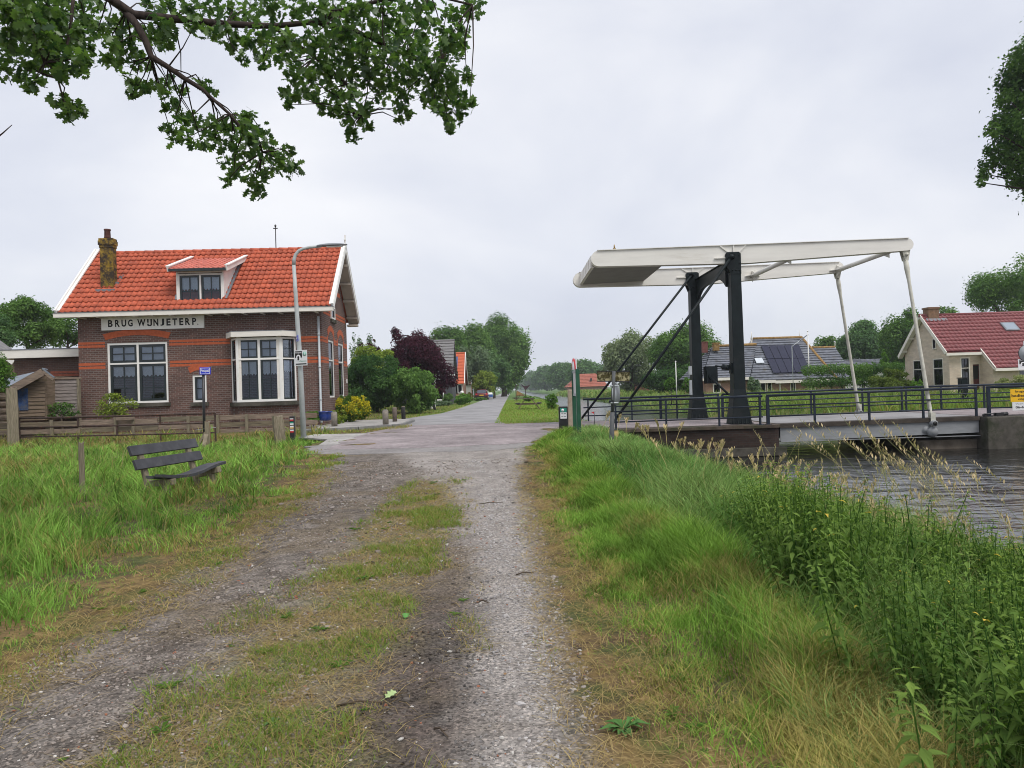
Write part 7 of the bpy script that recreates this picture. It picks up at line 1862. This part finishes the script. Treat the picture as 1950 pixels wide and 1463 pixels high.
# pale seed stalks along the bank
def stalks(name, x, y, h, lean, az, colr, headl, headw, sc=1.0):
    V = []; F = []; Cc_ = []; zz = tz(x, y)
    for i in range(len(x)):
        a0 = len(V); dx, dy = math.cos(az[i]), math.sin(az[i]); L = h[i]; w = .0035 * sc * max(1, y[i] / 6)
        def pt(t): return np.array([x[i] + dx * lean[i] * L * t * t, y[i] + dy * lean[i] * L * t * t, zz[i] + L * t * (1 - .15 * lean[i] * t)])
        for k in range(5):
            p = pt(k / 4); V += [p + [-w * .5, 0, 0], p + [w * .5, 0, 0]]; Cc_ += [colr[i]] * 2
        for k in range(4): F.append((a0 + 2 * k, a0 + 2 * k + 1, a0 + 2 * k + 3, a0 + 2 * k + 2))
        nsp = 16; hc = np.array([.50, .40, .24]) * (.75 + .5 * random.random())
        for k in range(nsp):
            t = 1 - headl * (k + .3) / nsp; p = pt(t); s = headw * (.4 + .9 * math.sin(math.pi * (k + 1.2) / (nsp + 1))) * max(1, y[i] / 7)
            th = random.uniform(0, 6.28); e = p + np.array([math.cos(th) * s, math.sin(th) * s, s * 1.7]); n_ = np.array([-math.sin(th), math.cos(th), 0]) * s * .30
            b = len(V); V += [p, (p + e) / 2 + n_, e, (p + e) / 2 - n_]; Cc_ += [hc] * 4; F.append((b, b + 1, b + 2, b + 3))
    return tag(quads_mesh(name, np.array(V), np.array(F), K['grass'], np.array(Cc_)), kind="stuff")
x, y = scatter(2600, 2.2, 6.3, 8, 21.5, lambda x, y: vis(x, y) * (x > xb(y) + .5) * (.10 + .8 * sm(3.0, 4.4, x) * sm(15, 11, y)) * .32)
n = len(x); k_ = rnd(len(x)) < .55; x = x[k_]; y = y[k_]; n = len(x); stalks("seeding_grass", x, y, .50 + .42 * rnd(n), .15 + .5 * rnd(n), RNG.normal(size=n) * 1.2 + 1.2, mixc((.30, .30, .12), (.45, .36, .18), rnd(n)), .28, .022)
n = 34; x = 3.6 + 1.3 * rnd(n); y = 5.4 + 1.9 * rnd(n); stalks("plumed_reed_grass", x, y, 1.45 + .35 * rnd(n), .35 + .35 * rnd(n), 2.9 + RNG.normal(size=n) * .35, mixc((.20, .25, .09), (.40, .33, .17), rnd(n)), .24, .022, .9)
n = 60; x = 2.4 + 2.4 * rnd(n); y = 3.6 + 5 * rnd(n); stalks("slender_stalks", x, y, .9 + .4 * rnd(n), .1 + .3 * rnd(n), RNG.normal(size=n) * 2, mixc((.22, .26, .10), (.42, .36, .2), rnd(n)), .16, .012, .9)
# nettles
def nettle_proto(seed):
    rr = random.Random(seed); V = []; F = []; C_ = []
    def q4(pts, c):
        b = len(V); V.extend(pts); F.append((b, b + 1, b + 2, b + 3)); C_.extend([c] * 4)
    for a in (0, 1.57):
        w = .006; q4([(-w * math.cos(a), -w * math.sin(a), 0), (w * math.cos(a), w * math.sin(a), 0), (w * .5 * math.cos(a), w * .5 * math.sin(a), 1), (-w * .5 * math.cos(a), -w * .5 * math.sin(a), 1)], (.5, .62, .6))
    n = 17
    for k in range(n):
        z = .14 + .86 * k / (n - 1); L = .125 * (1 - .55 * max(0, (z - .5) / .5) ** 1.3) * rr.uniform(.8, 1.15); base = k * 1.571 + rr.uniform(-.3, .3)
        for s in (0, math.pi):
            a = base + s + rr.uniform(-.2, .2); el = rr.uniform(-.65, .15) + .5 * max(0, z - .8) / .2; tw = rr.uniform(-.35, .35)
            d = np.array([math.cos(a) * math.cos(el), math.sin(a) * math.cos(el), math.sin(el)]); sd = np.array([-math.sin(a), math.cos(a), tw]); up = np.array([0, 0, 1.0])
            b0_ = np.array([0, 0, z]) + d * .015; tip = b0_ + d * L * 1.08 - up * L * .32; m_ = b0_ + d * L * .45 - up * L * .02; wl = L * .215
            l = b0_ + d * L * .36 + sd * wl + up * L * .08; r_ = b0_ + d * L * .36 - sd * wl + up * L * .08; l2 = b0_ + d * L * .7 + sd * wl * .62 - up * L * .02; r2 = b0_ + d * L * .7 - sd * wl * .62 - up * L * .02; m2 = b0_ + d * L * .75 - up * L * .11
            c = (1 + rr.uniform(-.2, .2),) * 3
            if rr.random() < .004: c = (5.0, 2.2, 1.6)
            else: c = tuple(np.array(c) * np.array([1 + .45 * z, 1 + .32 * z, 1 + .15 * z]) * .85)
            q4([b0_, l, l2, m_], c); q4([b0_, m_, r2, r_], c); q4([m_, l2, tip, m2], c); q4([m_, m2, tip, r2], c)
    return np.array(V), np.array(F), np.array(C_)
PR = [nettle_proto(i) for i in range(7)]
def nettle_keep(x, y):
    n = fbm(x * .9, y * .9, 140, 3)
    edge = np.interp(y, [2, 3, 5, 8, 10.5, 12], [1.38, 1.42, 1.6, 2.0, 2.5, 3.2])
    return vis(x, y, 2.4) * sm(0, .5, x - edge + (n - .5) * 1.3) * sm(8.6, 6.9, y + (n - .5) * 2.5) * sm(5.4, 4.4, x) * np.maximum(sm(.24, .42, fbm(x * 1.5, y * 1.5, 141, 3)), .75 * sm(4.4, 3.4, y)) * 1.0
x, y = scatter(9400, 1.3, 6, 1.0, 11.5, nettle_keep)
pick = RNG.integers(0, 7, len(x)); VV = []; FF_ = []; CC = []; off = 0
for k in range(7):
    s = pick == k; n = int(s.sum()); z = tz(x[s], y[s]) - .03
    hn = sm(.28, .68, fbm(x[s] * 1.3, y[s] * 1.3, 144, 3)); ls = .65 + .8 * rnd(n) ** 2; hh = (.26 + .62 * np.clip(hn * .85 + .45 * (rnd(n) - .3), 0, 1)) * (.78 + .25 * sm(0, 1.2, x[s] - 1.5))
    v, f, c = stamp(PR[k][0], PR[k][1], np.stack([x[s], y[s], z], -1), np.stack([(.32 + .42 * hh) * ls, (.32 + .42 * hh) * ls, hh * (1 - .28 * sm(2.9, 4.2, x[s]))], -1), rnd(n) * 6.28, .42 * rnd(n), rnd(n) * 6.28, PR[k][2], mixc((.055, .125, .034), (.19, .30, .08), np.clip(.65 * rnd(n) + .5 * (fbm(x[s] * 2, y[s] * 2, 145, 3) - .2), 0, 1)))
    VV.append(v); FF_.append(f + off); CC.append(c); off += len(v)
tag(quads_mesh("nettles", np.concatenate(VV), np.concatenate(FF_), K['leaf'], np.concatenate(CC)), kind="stuff")
# lawns and banks beyond the bridge
def lawn(name, n, x0_, x1_, y0_, y1_, hh, ww, c0, c1, dry, keep=None):
    x, y = scatter(n, x0_, x1_, y0_, y1_, keep or (lambda x, y: np.ones(len(x))))
    q_ = fbm(x * .7, y * .7, 160, 3); t = (rnd(len(x)) < dry * (.4 + 1.2 * q_)).astype(float) * .8
    blades(name, x, y, hh * (.5 + rnd(len(x))) * (.6 + .8 * q_), ww * (y / 40) * (.6 + .8 * rnd(len(x))), .3 + .7 * rnd(len(x)), mixc(c0, c1, rnd(len(x))) * (1 - t[:, None]) + mixc(DRY, DRY2, rnd(len(x))) * t[:, None], seg=2)
lawn("canal_lawn", 42000, -.75, 4.2, 29.8, 95, .10, .03, (.18, .31, .05), (.28, .39, .09), .18, lambda x, y: np.minimum(1, 36 / y) * (x < 2.9 + sm(40, 75, y)) * ((x < 2.2) | (y > 30.2)))
lawn("canal_edge_reeds", 2500, 2.8, 4.4, 31, 130, .22, .03, (.12, .22, .05), (.2, .3, .08), .15, lambda x, y: np.abs(x - 3.1 - sm(40, 75, y)) < .35)
lawn("far_bank_herbs", 34000, 13.9, 24, 30.5, 235, .75, .07, (.15, .25, .06), (.28, .37, .12), .10, lambda x, y: np.minimum(1, 45 / y) * sm(13.8, 14.6, x))
lawn("far_bank_meadow", 30000, 15, 42, 30, 66, .55, .06, (.17, .28, .05), (.30, .40, .09), .15, lambda x, y: sm(30, 31, y) * (x < .8 * y) * ((x < 29) | (y < 48)))
lawn("garden_lawn", 16000, -13, -4.4, 37.2, 80, .09, .035, (.13, .23, .04), (.2, .29, .06), .3, lambda x, y: (x < -4.5 - .12 * np.maximum(0, 50 - y)) * np.minimum(1, 45 / y))
lawn("kerb_grass", 9000, -14, -4.2, 26.2, 30.4, .13, .02, (.15, .22, .05), (.2, .27, .06), .75, lambda x, y: ((y > 26.25 + np.maximum(0, x + 7) * .62) & (y < 27.3 + np.maximum(0, x + 9) * .45 + np.maximum(0, x + 7) * .35)))
# ---------------------------------------------------------------- stones, fallen leaves, twigs, weeds
def stone_proto(seed):
    rr = np.random.default_rng(seed); t = (1 + 5 ** .5) / 2
    v = np.array([(-1, t, 0), (1, t, 0), (-1, -t, 0), (1, -t, 0), (0, -1, t), (0, 1, t), (0, -1, -t), (0, 1, -t), (t, 0, -1), (t, 0, 1), (-t, 0, -1), (-t, 0, 1)], float); v /= np.linalg.norm(v[0])
    v *= (1 + .28 * rr.normal(size=(12, 1))).clip(.6, 1.5); v[:, 2] *= .62
    f = np.array([(0, 11, 5), (0, 5, 1), (0, 1, 7), (0, 7, 10), (0, 10, 11), (1, 5, 9), (5, 11, 4), (11, 10, 2), (10, 7, 6), (7, 1, 8), (3, 9, 4), (3, 4, 2), (3, 2, 6), (3, 6, 8), (3, 8, 9), (4, 9, 5), (2, 4, 11), (6, 2, 10), (8, 6, 7), (9, 8, 1)])
    return v, f
x, y = scatter(162000, -6.0, .6, 1.3, 15, lambda x, y: vis(x, y, 1.5) * (x > xl(y) - .1) * (x < xr(y) + .15) * np.minimum(1, (4.2 / y) ** 1.5) * (.25 + .75 * sm(.4, .6, fbm(x * 1.1, y * 1.1, 170, 3))) * .85)
n = len(x); z = tz(x, y); VV = []; FF_ = []; CC = []; off = 0; pick = RNG.integers(0, 5, n)
size = .0038 + .0075 * rnd(n) ** 3 + .014 * (rnd(n) < .012) * rnd(n); size *= np.maximum(1, (y / 5) ** .7)
lcx = np.interp(y, [0, 3, 6, 11, 15, 18], [.03, .0, -.05, -.35, -.8, -1.2]); onl = sm(.45, .15, np.abs(x - lcx)); dkz = sm(.62, .3, np.abs(x + .62)) * sm(8, 4.5, y)
t = rnd(n); col = mixc((.15, .122, .10), (.34, .30, .27), t) ; col = col * (1 - onl[:, None]) + mixc((.30, .285, .28), (.46, .44, .43), t) * onl[:, None]; col = col * (1 - .6 * dkz[:, None]); k = rnd(n) < .02; col[k] = (.30, .13, .08); k = rnd(n) < .06; col[k] *= .4; k = rnd(n) < .03; col[k] = (.5, .48, .45)
for k in range(5):
    s = pick == k; pv, pf = stone_proto(k)
    sc = size[s][:, None] * (.7 + .6 * RNG.random((int(s.sum()), 3)))
    v, f, c = stamp(pv, pf, np.stack([x[s], y[s], z[s] + size[s] * .22], -1), sc, rnd(int(s.sum())) * 6.28, pc=None, ic=col[s])
    VV.append(v); FF_.append(f + off); CC.append(c); off += len(v)
m_, nt, out = new_mat('pebble'); at = nd(nt, "ShaderNodeAttribute", attribute_name="col"); bsdf(nt, out, at.outputs["Color"], .9, spec=.15); K['pebble'] = m_
tag(quads_mesh("gravel", np.concatenate(VV), np.concatenate(FF_), K['pebble'], np.concatenate(CC)), kind="stuff")
def rosette(seed):
    rr = random.Random(seed); V = []; F = []; C_ = []
    for k in range(9):
        a = 2.4 * k + rr.uniform(-.3, .3); l = rr.uniform(.6, 1.1); h = rr.uniform(.15, .5); w = l * .16; dx, dy = math.cos(a), math.sin(a); b = len(V)
        V += [(0, 0, .05), (dx * l * .55 - dy * w, dy * l * .55 + dx * w, h * .8), (dx * l, dy * l, h * .7), (dx * l * .55 + dy * w, dy * l * .55 - dx * w, h * .8)]; F.append((b, b + 1, b + 2, b + 3)); C_ += [(rr.uniform(.8, 1.2),) * 3] * 4
    return np.array(V), np.array(F), np.array(C_)
x, y = scatter(5200, -9, 2.2, 2.5, 15, lambda x, y: vis(x, y) * np.minimum(1, 5 / y) * np.clip(keep_strip(x, y) * .5 + .35 * (x > xr(y) + .2) * (x < xb(y)) + .25 * (x < xl(y) - .1) * (x > xl(y) - 1.6), 0, 1) * .5)
pv, pf, pc = rosette(1); n = len(x); v, f, c = stamp(pv, pf, np.stack([x, y, tz(x, y)], -1), .025 + .06 * rnd(n) ** 2, rnd(n) * 6.28, pc=pc, ic=mixc((.075, .17, .035), (.15, .26, .05), rnd(n)))
tag(quads_mesh("verge_weeds", v, f, K['leaf'], c), kind="stuff")
# dead leaves and bits of litter on the verge
x, y = scatter(2600, -3.4, 2.4, 2.4, 12, lambda x, y: vis(x, y) * np.minimum(1, 5 / y) * (.15 + .85 * sm(.1, .6, x)) * .6)
k_ = rnd(len(x)) < .45; x = x[k_]; y = y[k_]; n = len(x); z = tz(x, y) + .012 + .02 * rnd(n); s = (.008 + .016 * rnd(n) ** 2); a = rnd(n) * 6.28; til = (rnd(n) - .5) * .9
lvv = np.array([(-1, 0, 0), (-.3, .45, .12), (.5, .35, .05), (1, 0, .2), (.4, -.4, .1), (-.4, -.38, .15)]); v, f, c = stamp(lvv, np.arange(6)[None], np.stack([x, y, z], -1), s, a, til, a, None, mixc((.20, .11, .05), (.42, .30, .18), rnd(n)))
tag(quads_mesh("leaf_litter", v, f, K['pebble'], c), kind="stuff")
for (px, py, lab) in ((772, 1178, "fresh green leaf lying on the dark gravel between the ruts"), (744, 1330, "pale green lobed leaf lying on the dark rut near the bottom"), (1188, 1064, "curled pale dead leaf in the right verge grass")):
    d = ray(px, py); g = CAMP + d * (-EYE / d.z); s = .075 if py > 1100 else .06
    gcl = (.10, .27, .06) if px < 770 + 10 else (.45, .36, .26)
    if py == 1330: gcl = (.34, .45, .20)
    b = MB(); pts = [(0 + v_[0] * s, v_[1] * s, .012 + abs(v_[0]) * s * .25 + .1 * s * (v_[1] + .5)) for v_ in lv]; b.add(pts, [tuple(range(16))])
    b.add([(.001, -.5 * s, .012), (.002, -.85 * s, .01), (-.002, -.85 * s, .01), (-.001, -.5 * s, .012)], [(0, 1, 2, 3)])
    o = b.build("fallen_leaf", M('fallen_leaf_' + str(px), gcl, .7, .2, 30, .1)); o.location = (g.x, g.y, tz1(g.x, g.y) + .006); o.rotation_euler = (.1, .15, px * .7); tag(o, lab, "leaf")
def weed(px, py, n, L, c, label):
    d = ray(px, py); g = CAMP + d * (-EYE / d.z); rr = random.Random(px); b = MB()
    for k in range(n):
        a = 2.4 * k + rr.uniform(-.3, .3); l = L * rr.uniform(.6, 1.1); el = rr.uniform(.15, .6); w = l * .17
        dx, dy = math.cos(a), math.sin(a); q1 = Vector((dx * l * .5, dy * l * .5, l * .5 * math.sin(el) + .02)); q2 = Vector((dx * l, dy * l, l * .35 * math.sin(el) + .01)); sd = Vector((-dy, dx, 0)) * w
        b.add([(0, 0, .01), q1 + sd, q1 + Vector((0, 0, -.01)), q1 - sd, q2], [(0, 2, 1), (0, 3, 2), (1, 2, 4), (2, 3, 4)])
    o = b.build("rosette_weed", M('weed_' + str(px), c, .7, .25, 20, .1)); o.location = (g.x, g.y, tz1(g.x, g.y)); tag(o, label, "weed")
weed(1188, 1392, 18, .12, (.06, .15, .03), "dark green rosette weed in the dry verge near the bottom edge")
weed(690, 1105, 9, .07, (.07, .17, .03), "small bright rosette weed in the grass strip of the track")
weed(520, 1385, 8, .06, (.08, .16, .04), "tiny weed at the left edge of the dark rut")
for (px, py, l, a, lab) in ((935, 960, .35, .2, "long thin twig lying across the light gravel far up the track"), (1000, 1095, .16, .3, "short red brown twig at the right edge of the light rut"), (922, 1150, .10, -.7, "stubby dark twig on the light rut"), (690, 1345, .26, .05, "pale twig across the dark rut near the bottom"), (840, 1400, .12, -.9, "brown stick stub beside the light rut near the bottom")):
    d = ray(px, py); g = CAMP + d * (-EYE / d.z); b = MB(); dx, dy = math.cos(a) * l / 2, math.sin(a) * l / 2
    b.tube([(-dx, -dy, .010), (-dx * .2, -dy * .2 + .02, .02), (dx, dy, .012)], [.006, .005, .003], 6); b.tube([(0, .01, .015), (dx * .5 - dy * .3, dy * .5 + dx * .3, .03)], [.003, .002], 5)
    o = b.build("fallen_twig", K['bark']); o.location = (g.x, g.y, tz1(g.x, g.y)); tag(o, lab, "twig")
# ================================================================ LIGHT AND AIR
SUN_EL, SUN_AZ = R(56), R(140)     # azimuth measured from +Y towards +X
w = bpy.data.worlds.new("World"); SC.world = w; w.use_nodes = True
nt = w.node_tree; nt.nodes.clear()
out = nt.nodes.new("ShaderNodeOutputWorld"); bg = nt.nodes.new("ShaderNodeBackground"); bg.inputs[1].default_value = .1
sky = nt.nodes.new("ShaderNodeTexSky"); sky.sky_type = 'NISHITA'; sky.sun_disc = False; sky.sun_elevation = SUN_EL; sky.sun_rotation = SUN_AZ; sky.dust_density = 3
tc_ = nt.nodes.new("ShaderNodeTexCoord"); mp = nt.nodes.new("ShaderNodeMapping"); mp.inputs["Scale"].default_value = (1, 1, 1.7); nt.links.new(tc_.outputs["Generated"], mp.inputs[0])
n1_ = nt.nodes.new("ShaderNodeTexNoise"); n1_.inputs["Scale"].default_value = 2.1; n1_.inputs["Detail"].default_value = 7; n1_.inputs["Roughness"].default_value = .5; n1_.inputs["Distortion"].default_value = .3
nt.links.new(mp.outputs[0], n1_.inputs["Vector"])
CL = 6.75
cr_ = ramp(nt, n1_.outputs["Fac"], [(.34, (.61, .638, .735)), (.46, (.70, .724, .80)), (.56, (.78, .795, .85)), (.68, (.87, .875, .905))])
sc_ = mix(nt, 1.0, cr_, (CL, CL, CL), 'MULTIPLY')
mx_ = mix(nt, .93, sky.outputs[0], sc_)
nt.links.new(mx_, bg.inputs[0]); nt.links.new(bg.outputs[0], out.inputs[0])
sl_ = bpy.data.lights.new("sun", 'SUN'); sl_.energy = 1.5; sl_.angle = R(28); sl_.color = (1, .965, .91)
so_ = bpy.data.objects.new("sun", sl_); COL.objects.link(so_)
dd = Vector((math.sin(SUN_AZ) * math.cos(SUN_EL), math.cos(SUN_AZ) * math.cos(SUN_EL), math.sin(SUN_EL)))
so_.rotation_euler = dd.to_track_quat('Z', 'Y').to_euler(); so_.location = (0, 0, 40)
HAZE = True
if HAZE:
    b = MB(); b.box(-260, 260, -40, 1250, -2.9, 32)
    hm, nt, out = new_mat("pale_air"); v = nd(nt, "ShaderNodeVolumePrincipled"); v.inputs["Color"].default_value = (.86, .9, 1, 1); v.inputs["Density"].default_value = .00035; v.inputs["Anisotropy"].default_value = .2
    nt.links.new(v.outputs[0], out.inputs["Volume"])
    tag(b.build("haze", hm), kind="stuff")
SC.view_settings.view_transform = 'Standard'; SC.view_settings.look = 'None'; SC.view_settings.gamma = 1; SC.view_settings.exposure = 0.76
SC.view_settings.use_curve_mapping = False
SC.render.engine = 'CYCLES'
cy_ = SC.cycles; cy_.max_bounces = 6; cy_.diffuse_bounces = 3; cy_.glossy_bounces = 3; cy_.transmission_bounces = 4; cy_.transparent_max_bounces = 8; cy_.volume_bounces = 1
cy_.use_adaptive_sampling = False; cy_.adaptive_threshold = .02; cy_.use_denoising = True; cy_.filter_width = 1.0
cy_.caustics_reflective = False; cy_.caustics_refractive = False
